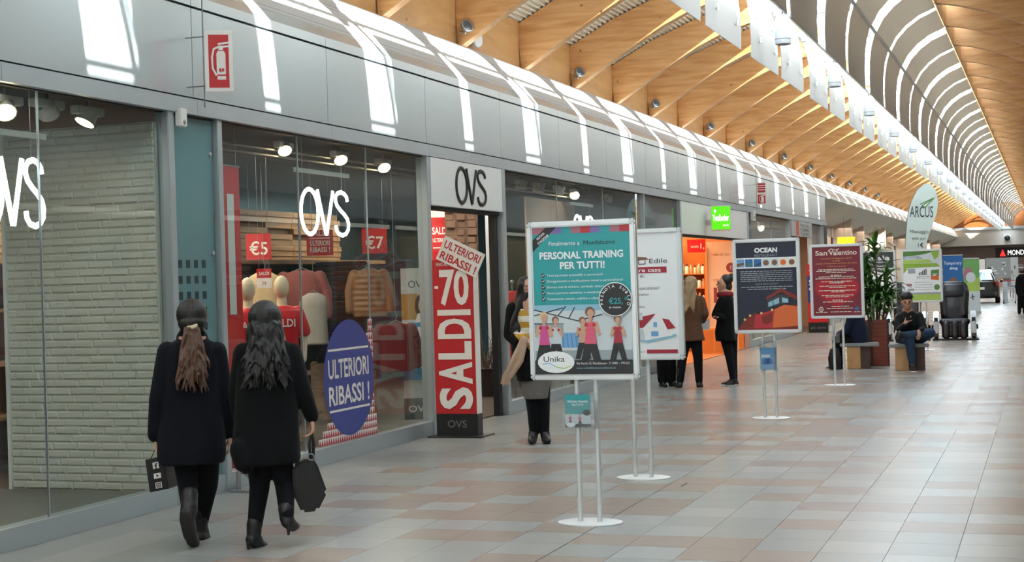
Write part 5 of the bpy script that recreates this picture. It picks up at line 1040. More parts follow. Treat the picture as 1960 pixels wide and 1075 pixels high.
# ------------------------------------------------------------------ benches and planter
M_slab = mat('bench_slab', '#8c8d8c', rough=0.5, var=0.08, scale=6); M_block = wood_mat('bench_block', '#c79a68', '#ab7d4e', along=(5, 5, 1), knots=False)
def bench(pl, pr_, pbase, bl_, brr, label):
    o = on_z((pl + pr_) / 2, pbase); V = Stand(o=o); t = empty('bench', tuple(o), label=label, cat='bench'); a = V(pl, pbase); b = V(pr_, pbase); wv = (b - a).dot(V.r); x0 = (a - o).dot(V.r)
    q0 = (V(bl_, pbase) - o).dot(V.r); q1 = (V(brr, pbase) - o).dot(V.r)
    MB(o).obox(o + V.r * x0 + Vector((0, 0, 0.375)), V.r * wv, V.f * 0.36, (0, 0, 0.06)).build('seat_slab', M_slab, t, bevel=0.01)
    MB(o).obox(o + V.r * q0 + V.f * 0.02, V.r * (q1 - q0), V.f * 0.30, (0, 0, 0.375)).build('leg_block', M_block, t, bevel=0.006)
    MB(o).obox(o + V.r * q1 + V.f * 0.06, V.r * 0.16, V.f * 0.26, (0, 0, 0.375)).build('dark_leg_side', mat('bench_brown', '#4f3a31', rough=0.6), t)
    return t, V
bench(1609, 1684, 706, 1622, 1648, 'grey slab bench on a wooden block, left of the planter')
bench(1702, 1780, 709, 1714, 1752, 'grey slab bench on a wooden block under the seated young man')
o = on_z(1681, 700); V = Stand(o=o); t = empty('planter', tuple(o), label='tall red-brown slatted wooden planter with dark corner posts', cat='planter')
M_slat = mat('planter_red', '#7c3a2a', rough=0.5, var=0.15, scale=5, stretch=(1, 1, 6)); hw = 0.185; H_ = 0.80
MB(o).obox(o - V.r * (hw - 0.02) + V.f * 0.02, V.r * (2 * hw - 0.04), V.f * (2 * hw - 0.04), (0, 0, H_ - 0.04)).build('inner_box', mat('planter_dark', '#2c221e', rough=0.7), t)
for k in range(11):
    z = 0.008 + k * 0.072
    MB(o).obox(o - V.r * hw + Vector((0, 0, z)), V.r * 2 * hw, V.f * 0.018, (0, 0, 0.067)).build('slat', M_slat, t); MB(o).obox(o + V.r * (hw - 0.018) + Vector((0, 0, z)), V.r * 0.018, V.f * 2 * hw, (0, 0, 0.067)).build('slat', M_slat, t)
MB(o).obox(o - V.r * (hw - 0.03) - V.f * 0.012, V.r * 0.07, V.f * 0.02, (0, 0, H_)).build('corner_post', mat('planter_post', '#3a2620', rough=0.5), t); MB(o).obox(o + V.r * (hw - 0.02) - V.f * 0.012, V.r * 0.03, V.f * 0.03, (0, 0, H_)).build('corner_post', MATS['planter_post'], t)
MB(o).obox(o - V.r * (hw - 0.02) + V.f * 0.02 + Vector((0, 0, H_ - 0.05)), V.r * (2 * hw - 0.04), V.f * (2 * hw - 0.04), (0, 0, 0.03)).build('soil', mat('soil', '#2b241d', rough=0.95), t)
pc = o + V.f * 0.19 + Vector((0, 0, H_ - 0.02))
pl = empty('dracaena_plant', tuple(pc), label='bushy green dracaena growing in the slatted planter', cat='plant'); ro = random.Random(21)
lm = []; 
for q, (L, wd_, dr) in enumerate(((0.46, 0.075, 0.45), (0.52, 0.08, 0.75), (0.38, 0.065, 0.2))):
    v, f = [], []; n = 7
    for i in range(n + 1):
        s_ = i / n; x = L * s_ * (1 - 0.12 * dr * s_); z = 0.18 * math.sin(s_ * 1.8) - dr * s_ * s_ * 0.42; w_ = wd_ * (0.35 + 0.65 * math.sin(PI * min(1, s_ * 0.9 + 0.18))) * (1 - s_ ** 4) + 0.002
        v += [(x, -w_ / 2, z + 0.012), (x, 0, z), (x, w_ / 2, z + 0.012)]
    for i in range(n): a = 3 * i; f += [(a, a + 3, a + 4, a + 1), (a + 1, a + 4, a + 5, a + 2)]
    me = MB().add(v, f).mesh('leaf', smooth='all'); me.materials.append(mat('leaf_%d' % q, ('#3f6d2c', '#335c28', '#5d8a3a')[q], rough=0.35, var=0.25, scale=6)); lm.append(me)
stems = [(0, 0, 1.30), (-0.1, 0.03, 0.95), (0.1, 0.02, 0.80), (0.03, -0.06, 0.5), (-0.06, -0.05, 0.62), (0.13, -0.06, 0.36), (-0.13, 0.0, 0.3)]
for sx, sy, hz in stems:
    b_ = pc + V.r * sx + V.f * sy; tp = b_ + V.r * sx * 0.8 + Vector((0, 0, hz))
    MB(pc).tube([b_, (b_ + tp) / 2 + V.r * 0.02, tp], [0.02, 0.016, 0.012], 7).build('stem', mat('stem_brown', '#6d5a40', rough=0.8), pl)
    for k in range(40):
        lv = bpy.data.objects.new('leaf', ro.choice(lm)); s_ = ro.uniform(0, 1); lv.location = tp - pc - (tp - b_) * (0.75 * s_ * s_)
        lv.rotation_euler = (ro.uniform(-0.3, 0.3), -ro.uniform(-0.2, 1.25) * (1 - s_ * 0.7) + 0.15 * s_, ro.uniform(0, 2 * PI)); sc = ro.uniform(0.6, 1.0); lv.scale = (sc, sc, sc); link(lv, pl)

# ------------------------------------------------------------------ massage chairs
M_leather = mat('black_leather', '#191d24', rough=0.38, var=0.2, scale=10, bump=0.15); M_sil = mat('silver_plastic', '#b9c0c6', rough=0.25, metal=0.3); M_brownp = mat('brown_side', '#4a3f38', rough=0.4)
def massage_chair(X, Y, label, k=1.0):
    t = empty('massage_chair', (X, Y, 0), label=label, cat='massage chair', group='massage chairs'); t.rotation_euler = (0, 0, 0.06)
    MB().box((-0.50, -0.28, 0), (0.52, 0.95, 0.035)).build('base_plate', M_dark, t, bevel=0.01)
    b = MB(); b.box((-0.3, -0.12, 0.30), (0.3, 0.55, 0.44)); b.cap((-0.27, -0.08, 0.42), (0.27, -0.08, 0.42), 0.075); blob(b, 'seat', M_leather, t, 0.022, 3)
    b = MB()
    for x in (-0.19, 0.0, 0.19): b.cap((x, -0.14, 0.36), (x, -0.2, 0.09), 0.085, 0.08)
    b.box((-0.29, -0.15, 0.06), (0.29, 0.0, 0.38)); blob(b, 'leg_rest', M_leather, t, 0.02, 2)
    b = MB(); b.loft([((0, 0.38, 0.40), (0.30, 0, 0), (0, 0.10, 0)), ((0, 0.44, 0.75), (0.32, 0, 0), (0, 0.12, 0)), ((0, 0.52, 1.05), (0.35, 0, 0), (0, 0.12, 0)), ((0, 0.58, 1.25), (0.31, 0, 0), (0, 0.11, 0)), ((0, 0.60, 1.33), (0.22, 0, 0), (0, 0.08, 0))])
    b.cap((-0.2, 0.36, 0.55), (-0.24, 0.46, 1.1), 0.08); b.cap((0.2, 0.36, 0.55), (0.24, 0.46, 1.1), 0.08); blob(b, 'backrest', M_leather, t, 0.022, 3)
    b = MB(); b.loft([((0, 0.40, 0.98), (0.25, 0, 0), (0, 0.06, 0)), ((0, 0.43, 1.12), (0.27, 0, 0), (0, 0.075, 0)), ((0, 0.47, 1.27), (0.23, 0, 0), (0, 0.06, 0))]); blob(b, 'head_pillow', M_leather, t, 0.02, 2)
    for sg in (-1, 1):
        a = empty('arm', parent=t)
        MB().prism([(sg * 0.36, -0.26 + y, z) for y, z in ((0.0, 0.10), (0.06, 0.42), (0.16, 0.58), (0.34, 0.64), (0.7, 0.60), (0.85, 0.42), (0.85, 0.06), (0.1, 0.05))], (sg * 0.11, 0, 0)).build('arm_shell', M_brownp, a, bevel=0.02)
        MB().prism([(sg * 0.345, -0.29 + y, z) for y, z in ((0.0, 0.16), (0.03, 0.45), (0.11, 0.60), (0.22, 0.67), (0.24, 0.62), (0.15, 0.55), (0.09, 0.42), (0.07, 0.14))], (sg * 0.125, 0, 0)).build('arm_trim', M_sil, a, bevel=0.015)
        MB().box((sg * 0.37, -0.262, 0.42), (sg * 0.45, -0.255, 0.52)).build('control_panel', M_dark, a)
        MB().lathe((sg * 0.47, 0.4, 0.28), [(0.05, 0), (0.06, 0.03), (0.04, 0.05)], 14, (sg, 0, 0)).build('side_knob', M_dark, a, smooth=True)
    return t
massage_chair(-2.08, 35.9, 'black leather massage chair with silver arms, beside the walkway')
massage_chair(-3.14, 35.9, 'black leather massage chair mostly behind the seated young man')

# ------------------------------------------------------------------ feather flag
fy = 38.0; o = on_y(1757, 640, fy); o.z = 0; t = empty('feather_flag', tuple(o), label='tall pale green feather flag advertising massage', cat='flag')
pts = [(1733, 476), (1735, 440), (1738, 410), (1745, 385), (1756, 363), (1769, 352), (1781, 352), (1791, 364), (1796, 385), (1793, 408), (1785, 430), (1777, 452), (1770, 476), (1764, 520), (1760, 560), (1738, 560)]
cl = [on_y(x, y, fy) for x, y in pts]; M_flag = mat('flag_cloth', '#c9d8d0', rough=0.8, var=0.06, scale=2); 
MB(o).prism(cl, (0, 0.008, 0)).build('cloth', M_flag, t)
A = Art(on_y(1733, 350, fy) - Vector((0, 0.004, 0)), on_y(1797, 350, fy) - on_y(1733, 350, fy), on_y(1733, 480, fy) - on_y(1733, 350, fy), (0, -1, 0), o)
A.text(P['dgrey'], 'ARCUS', 0.13, 0.50, 0.17, 0.70, 0.006); A.line(P['dgreen'], [(0.45, 0.31), (0.85, 0.22), (0.6, 0.36), (0.5, 0.33), (0.85, 0.22)], 0.012); A.text(P['dgrey'], 'Massaggio', 0.14, 0.735, 0.05, 0.56, 0.0); A.text(P['dgrey'], 'solo per', 0.2, 0.83, 0.045, 0.42, 0.0); A.text(P['dgrey'], '1€', 0.38, 0.94, 0.06, 0.16, 0.01); A.done('print', t)
MB(o).tube([Vector((o.x - 0.30, fy + 0.012, 0.02)), on_y(1734, 560, fy + 0.012), on_y(1733.5, 440, fy + 0.012), on_y(1740, 395, fy + 0.012), on_y(1756, 362, fy + 0.012), on_y(1775, 350, fy + 0.012)], [0.015, 0.014, 0.012, 0.01, 0.008, 0.006], 8).build('pole', M_steel, t, smooth=True)
MB(o).lathe((o.x - 0.30, fy + 0.01, 0), [(0.22, 0), (0.22, 0.03), (0.05, 0.05)], 20).build('foot', M_dark, t, smooth=True)

# ------------------------------------------------------------------ far things: roll-up banners, car, display boards, trolley
def rollup(pl, pt, pr_, Y, label, art, hgt=None):
    a = on_y(pl, pt, Y); b = on_y(pr_, pt, Y); c = Vector(((a.x + b.x) / 2, Y, 0)); t = empty('roll_up_banner', tuple(c), label=label, cat='banner'); w = b.x - a.x; z = (a.z + b.z) / 2
    MB(c).box((a.x, Y, 0.08), (b.x, Y + 0.006, z)).build('sheet', M_paper, t); MB(c).box((a.x - 0.02, Y - 0.1, 0), (b.x + 0.02, Y + 0.1, 0.08)).build('base_case', M_sil, t, bevel=0.01); MB(c).box((a.x, Y - 0.012, z - 0.02), (b.x, Y + 0.016, z + 0.015)).build('top_rail', M_sil, t); MB(c).tube([(c.x, Y + 0.03, 0.06), (c.x, Y + 0.03, z)], 0.012, 6).build('pole', M_steel, t)
    A = Art((a.x, Y - 0.002, z), (w, 0, 0), (0, 0, -(z - 0.08)), (0, -1, 0), c); art(A); A.done('print', t)
def art_shop(A): A.rect(mat('print_blue2', '#1c5f9c', rough=0.5), 0, 0, 1, 1); A.text(P['white'], 'Temporary', 0.06, 0.17, 0.06, 0.88, 0.02); A.text(P['white'], 'shop', 0.35, 0.26, 0.05, 0.4, 0.02); A.disc(P['brown'], 0.5, 0.6, 0.3, 0.2, 20); A.disc(P['black'], 0.5, 0.62, 0.2, 0.12, 20); A.disc(P['gold'], 0.16, 0.68, 0.1, 0.07, 14); A.disc(P['gold'], 0.84, 0.66, 0.1, 0.07, 14)
rollup(1804, 488, 1842, 58.0, 'blue roll-up banner with white lettering behind the massage chair', art_shop)
def art_gr(A): A.rect(mat('print_green2', '#6ea35a', rough=0.5), 0, 0, 1, 1); A.poly(P['lgreen'], [(0, 0.5), (1, 0.35), (1, 1), (0, 1)]); A.disc(P['mauve'], 0.3, 0.3, 0.28, 0.14, 20); A.disc(P['lgrey'], 0.45, 0.36, 0.3, 0.1, 20); A.rect(P['lgrey'], 0, 0.62, 1, 1); A.line(P['dgrey'], [(0.5, 0.68), (0.55, 0.78)], 0.02); A.line(P['dgrey'], [(0.42, 0.74), (0.65, 0.72)], 0.02)
rollup(1843, 494, 1874, 56.0, 'green and grey roll-up banner left of the black car', art_gr)
# hatchback car seen from behind
def car(X, Y, rz):
    t = empty('car', (X, Y, 0), rz, label='glossy black hatchback car on display in the hall', cat='car'); bd = mat('car_black', '#0e1013', rough=0.08, spec=0.8, coat=0.6, var=0.02); gl_ = mat('car_glass', '#3b4a55', rough=0.05, spec=0.9)
    def sec(y, w, zb, zt, wt): return [(-w, y, zb), (-w * 1.02, y, zb + 0.3), (-w, y, zb + 0.62), (-wt, y, zt), (wt, y, zt), (w, y, zb + 0.62), (w * 1.02, y, zb + 0.3), (w, y, zb)]
    S_ = [sec(-2.0, 0.78, 0.32, 1.0, 0.66), sec(-1.9, 0.84, 0.26, 1.08, 0.70), sec(-1.55, 0.88, 0.22, 1.42, 0.58), sec(-0.9, 0.89, 0.2, 1.52, 0.58), sec(0.0, 0.89, 0.2, 1.50, 0.58), sec(0.55, 0.89, 0.2, 1.28, 0.64), sec(0.95, 0.88, 0.2, 0.98, 0.74), sec(1.8, 0.84, 0.24, 0.82, 0.68), sec(2.05, 0.72, 0.32, 0.68, 0.55)]
    v = [p for s_ in S_ for p in s_]; n = 8; f = [(i * n + k, i * n + (k + 1) % n, (i + 1) * n + (k + 1) % n, (i + 1) * n + k) for i in range(len(S_) - 1) for k in range(n)] + [tuple(reversed(range(n))), tuple(range((len(S_) - 1) * n, len(S_) * n))]
    MB().add(v, f).build('body', bd, t, smooth=True, bevel=0.03, fix=True)
    MB().add([(-0.62, -1.93, 1.06), (0.62, -1.93, 1.06), (0.52, -1.62, 1.40), (-0.52, -1.62, 1.40)], [(0, 1, 2, 3)]).build('rear_window', mat('car_rear_glass', '#8fb2cc', rough=0.06, spec=0.9), t)
    for sg in (-1, 1):
        MB().add([(sg * 0.885, -1.35, 0.92), (sg * 0.885, 0.55, 0.92), (sg * 0.64, 0.1, 1.42), (sg * 0.64, -1.2, 1.42)], [(0, 1, 2, 3)] if sg > 0 else [(3, 2, 1, 0)]).build('side_window', gl_, t)
        MB().box((sg * 0.58, -2.0, 0.78), (sg * 0.86, -1.86, 0.98)).build('tail_light', mat('tail_red', '#a03038', rough=0.15), t, bevel=0.02)
        m = empty('mirror', parent=t); MB().ell((sg * 1.02, 0.45, 0.98), (0.12, 0.07, 0.07)).build('mirror_shell', bd, m, smooth='all')
        for yy in (-1.3, 1.25):
            w_ = empty('wheel', parent=t); MB().lathe((sg * 0.70, yy, 0.31), [(0.2, 0), (0.30, 0.0), (0.31, 0.03), (0.31, 0.16), (0.29, 0.19), (0.2, 0.19)], 24, (sg, 0, 0)).build('tyre', mat('tyre', '#141414', rough=0.8), w_, smooth=True); MB().lathe((sg * 0.885, yy, 0.31), [(0.2, 0), (0.19, 0.006), (0.04, 0.004)], 16, (sg, 0, 0)).build('hub', M_sil, w_, smooth=True)
    MB().box((-0.26, -2.03, 0.62), (0.26, -2.0, 0.74)).build('number_plate', M_paper, t); MB().box((-0.7, -2.06, 0.34), (0.7, -1.95, 0.46)).build('bumper', MATS['near_black'], t, bevel=0.02)
o = on_z(1893, 578); car(-3.08, 73.0, 0.02)
p = on_y(1917, 545, 72.0); t = empty('info_totem', (p.x + 0.15, 72.0, 0), label='narrow pale totem beside the black car', cat='totem'); MB().box((-0.1, -0.1, 0.02), (0.1, 0.1, 0.95)).build('column', mat('pale_blue', '#c5d3d8', rough=0.4), t); MB().box((-0.18, -0.18, 0), (0.18, 0.18, 0.02)).build('foot', M_sil, t)
def farboard(pl, pt, pr_, pb, Y, name, label, base, n, cat='display board'):
    a = on_y(pl, pt, Y); b = on_y(pr_, pb, Y); z0 = max(0.0, b.z); c = Vector(((a.x + b.x) / 2, Y, 0)); t = empty(name, tuple(c), label=label, cat=cat)
    MB(c).box((a.x, Y, z0), (b.x, Y + 0.12, a.z)).build('panel', base, t)
    A = Art((a.x, Y - 0.003, a.z), (b.x - a.x, 0, 0), (0, 0, z0 - a.z), (0, -1, 0), c); rr_ = random.Random(pl)
    for k in range(n): u, v = rr_.uniform(0.05, 0.75), rr_.uniform(0.08, 0.8); A.rect(P[rr_.choice(('grey', 'dgrey', 'lgrey', 'white'))], u, v, u + rr_.uniform(0.06, 0.2), v + rr_.uniform(0.04, 0.12))
    A.done('print', t)
    for x in (a.x + 0.05, b.x - 0.1): MB(c).box((x, Y, 0), (x + 0.05, Y + 0.05, z0 + 0.05)).build('leg', M_steel, t)
farboard(1886, 494, 1936, 532, 84.0, 'exhibition_board', 'large grey exhibition board with small pictures beyond the car', mat('board_grey', '#9b9c98', rough=0.6), 16)
farboard(1934, 492, 1950, 545, 82.0, 'exhibition_cabinet', 'pale cabinet with a dark screen at the end of the hall', mat('cab_pale', '#c7c9c6', rough=0.5), 3, 'cabinet')
farboard(1874, 496, 1886, 540, 90.0, 'exhibition_board', 'white poster board just left of the grey exhibition board', M_paper, 6)
p = on_y(1932, 562, 70.0); t = empty('shopping_trolley', (p.x, 70.0, 0), label='small wire trolley standing near the far cabinet', cat='trolley')
for x in (-0.25, 0.25):
    for y in (-0.3, 0.3): MB().tube([(x, y, 0.1), (x, y, 0.55)], 0.015, 6).build('leg', M_sil, t); MB().lathe((x, y - 0.0, 0.06), [(0.06, -0.02), (0.06, 0.02)], 12, (1, 0, 0)).build('wheel', M_dark, t)
for k in range(7): MB().tube([(-0.25, -0.3, 0.5 + k * 0.07), (0.25, -0.3, 0.5 + k * 0.07), (0.25, 0.3, 0.5 + k * 0.07), (-0.25, 0.3, 0.5 + k * 0.07), (-0.25, -0.3, 0.5 + k * 0.07)], 0.008, 5).build('wire', M_sil, t)
MB().tube([(-0.25, -0.38, 1.02), (0.25, -0.38, 1.02)], 0.018, 8).build('handle', P['red'], t)
# shop name band and lights in the hall at the far end
p = on_y(1930, 478, YEND + 2); q = on_y(1965, 492, YEND + 2); t = empty('shop_sign', (p.x, YEND + 2, q.z), label='far black sign band with red triangle and white lettering', cat='shop sign'); c = Vector(t.location)
a = on_y(1905, 474, YEND + 2); b = on_y(2010, 490, YEND + 2)
MB(c).box((a.x, YEND + 2, b.z), (b.x + 2, YEND + 2.2, a.z)).build('band', M_dark, t)
A = Art((a.x, YEND + 1.99, a.z), (b.x - a.x, 0, 0), (0, 0, b.z - a.z), (0, -1, 0), c); A.poly(emit_mat('red_glow', '#e5231f', 2.0), [(0.08, 0.85), (0.19, 0.85), (0.135, 0.15)]); A.text(emit_mat('far_white_glow', '#ffffff', 1.5), 'MONDADORI', 0.23, 0.75, 0.5, 0.6, 0.0); A.done('lettering', t)
for k in range(7):
    x = -10 + k * 1.5; t = empty('shelf_display', (x, YEND + 6 + (k % 3), 0), label='dim far shop display, number %s from the left wall' % ('one', 'two', 'three', 'four', 'five', 'six', 'seven')[k], cat='display')
    MB().box((-0.55, -0.2, 0), (0.55, 0.2, 1.6 + 0.2 * (k % 2))).build('unit', mat('far_unit_%d' % (k % 4), ('#8d6f5c', '#4a4a4c', '#b79a86', '#6b5750')[k % 4], rough=0.6, var=0.4, scale=3), t)
    for z in (0.5, 1.0, 1.5): MB().box((-0.55, -0.24, z), (0.55, -0.2, z + 0.03)).build('shelf_edge', M_paper, t)
area('hall_light', (-3, YEND + 6, 3.2), 12, 8, 420, (1.0, 0.86, 0.74))
area('setback_light', (XW - 1.0, 80, 3.3), 0.5, 66, 150, (1.0, 0.85, 0.7)); area('opposite_fill_light', (XR + 0.9, 50, 2.98), 1.0, 130, 420, (1.0, 0.9, 0.78))  # the opposite light is an unseen fill, added to brighten the left front
t = empty('ceiling_camera', tuple(on_y(1928, 455, YEND - 0.2)), label='small dark dome camera on the far lintel', cat='camera'); MB().ell((0, 0, 0), (0.22, 0.16, 0.2)).build('dome', M_dark, t, smooth='all'); MB().box((-0.25, 0.05, -0.22), (0.25, 0.18, 0.22)).build('mount', M_paper, t, bevel=0.03)
# small bracket at the foot of the teal panel
p = on_z(430, 945); t = empty('door_stop', (-6.28, 10.85, 0), label='steel handrail end bracket at the foot of the shop front', cat='bracket')
MB().tube([(0, -0.05, 0.02), (0, -0.05, 0.15), (0.02, 0.25, 0.17)], 0.02, 8).build('upright', M_steel, t, smooth=True); MB().tube([(0.1, 0.15, 0.02), (0.02, 0.0, 0.15)], 0.014, 8).build('strut', M_steel, t, smooth=True); MB().box((-0.05, -0.12, 0), (0.12, 0.2, 0.018)).build('foot_plate', M_steel, t)
# ------------------------------------------------------------------ people
SKIN = mat('skin', '#c99a80', rough=0.55, var=0.06, scale=12); SKIN2 = mat('skin_tan', '#b98a6e', rough=0.55, var=0.06, scale=12)
def cloth(name, col, rough=0.9, bump=0.25): return mat(name, col, rough=rough, sheen=0.03, var=0.18, scale=22, bump=bump, spec=0.2)
C_navy = cloth('wool_navy', '#0d1018'); C_black = cloth('wool_black', '#0a0b0d'); C_leg = cloth('leggings', '#0b0d12'); C_brown = cloth('wool_brown', '#5e4232'); C_jean = cloth('denim', '#2f3f56'); C_jacket = cloth('jacket_black', '#131417', 0.6); C_blue = cloth('navy_jacket', '#1b2236'); C_grey = cloth('grey_skirt', '#6d6a66')
M_boot = mat('boot_leather', '#1a1a1b', rough=0.5, var=0.1, bump=0.1); M_sole = mat('rubber_sole', '#262422', rough=0.8); M_wsole = mat('white_sole', '#d9d8d4', rough=0.6); M_tote = mat('tote_leather', '#15161a', rough=0.35, var=0.1, bump=0.1)
def hair_mat(name, c1, c2):
    m = mat(name, c1, rough=0.5, col2=c2, scale=26, stretch=(2.2, 2.2, 0.25), bump=0.6); return m
H_brown = hair_mat('hair_brown', '#3a2820', '#6b4a35'); H_black = hair_mat('hair_black', '#0b0a0b', '#171314'); H_blond = hair_mat('hair_blond', '#8a7254', '#b79d78'); H_dark = hair_mat('hair_dark', '#0f0c0a', '#1d1714')

def add_hand(m, w, d, s, sc=1.0, curl=0.35, n=None):
    """palm and five bent fingers; w wrist, d along the hand, s towards the thumb, fingers close towards n"""
    d = Vector(d).normalized(); s = Vector(s); s = (s - d * s.dot(d)).normalized(); n = d.cross(s) if n is None else Vector(n); n = (n - d * n.dot(d) - s * n.dot(s)).normalized()
    for o_ in (0.027, 0.009, -0.009, -0.026): m.cap(w + s * o_ * 0.6 * sc, w + d * 0.08 * sc + s * o_ * sc, 0.014 * sc, 0.011 * sc, 8)
    for o_, L in ((0.029, 0.066), (0.010, 0.076), (-0.010, 0.070), (-0.028, 0.054)):
        p = w + d * 0.08 * sc + s * o_ * sc; q = d.copy()
        for k, fr in enumerate((0.45, 0.32, 0.25)):
            q = (q * math.cos(curl) + n * math.sin(curl)).normalized(); e = p + q * L * fr * sc * 1.1; m.cap(p, e, (0.0095 - 0.001 * k) * sc, (0.0088 - 0.001 * k) * sc, 8); p = e
    p = w + d * 0.022 * sc + s * 0.022 * sc; q = (d * 0.65 + s * 0.6 + n * 0.35).normalized()
    for L, r in ((0.042, 0.0125), (0.032, 0.0105), (0.024, 0.009)): e = p + q * L * sc; m.cap(p, e, r * sc, r * 0.92 * sc, 8); p = e; q = (q + d * 0.35 + n * 0.2).normalized()

class Fig:
    def __init__(s, px, py, name_label, sc=1.0):
        s.V = Stand(px, py); s.o = s.V.o; s.root = empty('person', tuple(s.o), label=name_label, cat='person'); s.sc = sc; s.Z = Vector((0, 0, 1)); s.M = Matrix((s.V.r, s.V.f, s.Z)).transposed()
    def p(s, q): return s.V(q[0], q[1], q[2] if len(q) > 2 else 0.0)
    def ell(s, m, q, r): m.ell(s.p(q), tuple(x * s.sc for x in r), 18, 12, rot=s.M)
    def ch(s, m, pts, rs, seg=14): m.chain([s.p(q) for q in pts], [r * s.sc for r in rs], seg)
    def rings(s, m, L, seg=24):
        """(py, px left, px right, half depth[, depth offset])"""
        R = []
        for e in sorted(L, key=lambda e: -e[0]):
            dy = e[4] if len(e) > 4 else 0.0; a = s.V(e[1], e[0], dy); b = s.V(e[2], e[0], dy); c = (a + b) / 2; R.append((c, s.V.r * ((b - a).length / 2), s.V.f * e[3]))
        m.loft(R, seg)
    def mb(s): return MB(s.o)
    def body(s, J, skin, voxel=0.009, hands=(), face=None):
        """one continuous body from its joints (pixel x, pixel y, depth)"""
        m = s.mb(); sc = s.sc; hd = s.p(J['head']); nk = s.p(J['neck'])
        s.ell(m, J['head'], (0.074, 0.092, 0.112)); m.cap(hd - s.Z * 0.06 * sc, nk, 0.05 * sc, 0.055 * sc)
        if face is not None:
            fw = s.V.r * math.sin(face) - s.V.f * math.cos(face)            # where the face points; 0 = to the camera
            sd = Vector((fw.y, -fw.x, 0)); f = lambda a, b, c: hd + fw * a * sc + sd * b * sc + s.Z * c * sc
            m.ell(f(0.035, 0, -0.055), (0.052 * sc, 0.052 * sc, 0.062 * sc)); m.cap(f(0.088, 0, 0.012), f(0.108, 0, -0.022), 0.009 * sc, 0.014 * sc); m.cap(f(0.082, -0.02, -0.056), f(0.082, 0.02, -0.056), 0.009 * sc); m.ell(f(0.07, 0, -0.1), 0.024 * sc)
            for g in (-1, 1): m.ell(f(-0.005, 0.076 * g, -0.01), (0.016 * sc, 0.016 * sc, 0.03 * sc)); m.cap(f(0.082, 0.015 * g, 0.028), f(0.07, 0.045 * g, 0.026), 0.010 * sc)
        hips = (s.p(J['hipL']) + s.p(J['hipR'])) / 2; m.cap(nk, hips, 0.095 * sc, 0.10 * sc); m.cap(s.p(J['hipL']), s.p(J['hipR']), 0.095 * sc); m.cap(s.p(J['shL']), s.p(J['shR']), 0.055 * sc)
        for q in 'LR':
            s.ch(m, [J['sh' + q], J['el' + q], J['wr' + q]], [0.05, 0.040, 0.026]); s.ch(m, [J['hip' + q], J['kn' + q], J['an' + q]], [0.085, 0.056, 0.038])
        for w, d, sd, cu, n in hands: add_hand(m, s.p(w), d, sd, sc, cu, n)
        return blob(m, 'body', skin, s.root, voxel, 2)
    def face_parts(s, head, face, brow=None):
        hd = s.p(head); sc = s.sc; fw = s.V.r * math.sin(face) - s.V.f * math.cos(face); sd = Vector((fw.y, -fw.x, 0)); f = lambda a, b, c: hd + fw * a * sc + sd * b * sc + s.Z * c * sc
        for g in (-1, 1):
            e = s.mb().ell(f(0.080, 0.031 * g, 0.008), 0.011 * sc, 10, 6).build('eye', M_ink, s.root, smooth='all'); s.mb().cap(f(0.094, 0.016 * g, 0.032), f(0.080, 0.046 * g, 0.03), 0.005 * sc, 0.004 * sc, 6).build('eyebrow', brow or H_dark, s.root, smooth='all')
        s.mb().cap(f(0.092, -0.022, -0.057), f(0.092, 0.022, -0.057), 0.006 * sc, 0.006 * sc, 8).build('lips', mat('lips', '#9c5a52', rough=0.5), s.root, smooth='all')
    def legs(s, J, m, name='trousers', r=(0.098, 0.07, 0.055), voxel=0.010, waist=None):
        b = s.mb()
        for q in 'LR': s.ch(b, [J['hip' + q], J['kn' + q], J['an' + q]], r)
        b.cap(s.p(J['hipL']), s.p(J['hipR']), r[0] * s.sc * 1.02)
        return blob(b, name, m, s.root, voxel, 3)
    def shoe(s, an, heel, toe, m, sole=None, shaft=0.0, name='shoe', r=0.042, heelh=0.0, solet=0.014):
        b = s.mb(); A_, H_, T_ = s.p(an), s.p(heel), s.p(toe); mid = H_.lerp(T_, 0.62)
        b.cap(H_, mid, r * 0.95 * s.sc, r * s.sc); b.cap(mid, T_, r * s.sc, r * 0.62 * s.sc); b.cap(A_, H_.lerp(T_, 0.18), (r + 0.006) * s.sc, r * s.sc); b.cap(A_, mid, r * 0.9 * s.sc, r * 0.8 * s.sc)
        if shaft: b.cap(A_, A_ + s.Z * shaft, (r + 0.008) * s.sc, (r + 0.014) * s.sc)
        o = blob(b, name, m, s.root, 0.008 * max(1, s.sc), 2)
        return o
    def arm(s, b, J, q, r): s.ch(b, [J['sh' + q], J['el' + q], J['wr' + q]], r)
    def hairmass(s, strands, m, name='hair', voxel=0.007, cap=None):
        b = s.mb()
        if cap: 
            for q, r in cap: s.ell(b, q, r)
        for pts, rs in strands: s.ch(b, pts, rs, 8)
        return blob(b, name, m, s.root, voxel, 2)
def wavy(rng, x0, y0, x1, y1, d0, d1, amp, n=7):
    ph = rng.uniform(0, 6); out = []
    for i in range(n):
        t = i / (n - 1); out.append((x0 + (x1 - x0) * t + amp * math.sin(ph + t * 7.5) * t, y0 + (y1 - y0) * t, d0 + (d1 - d0) * t + 0.012 * math.sin(ph * 2 + t * 9)))
    return out
rg = random.Random(12)

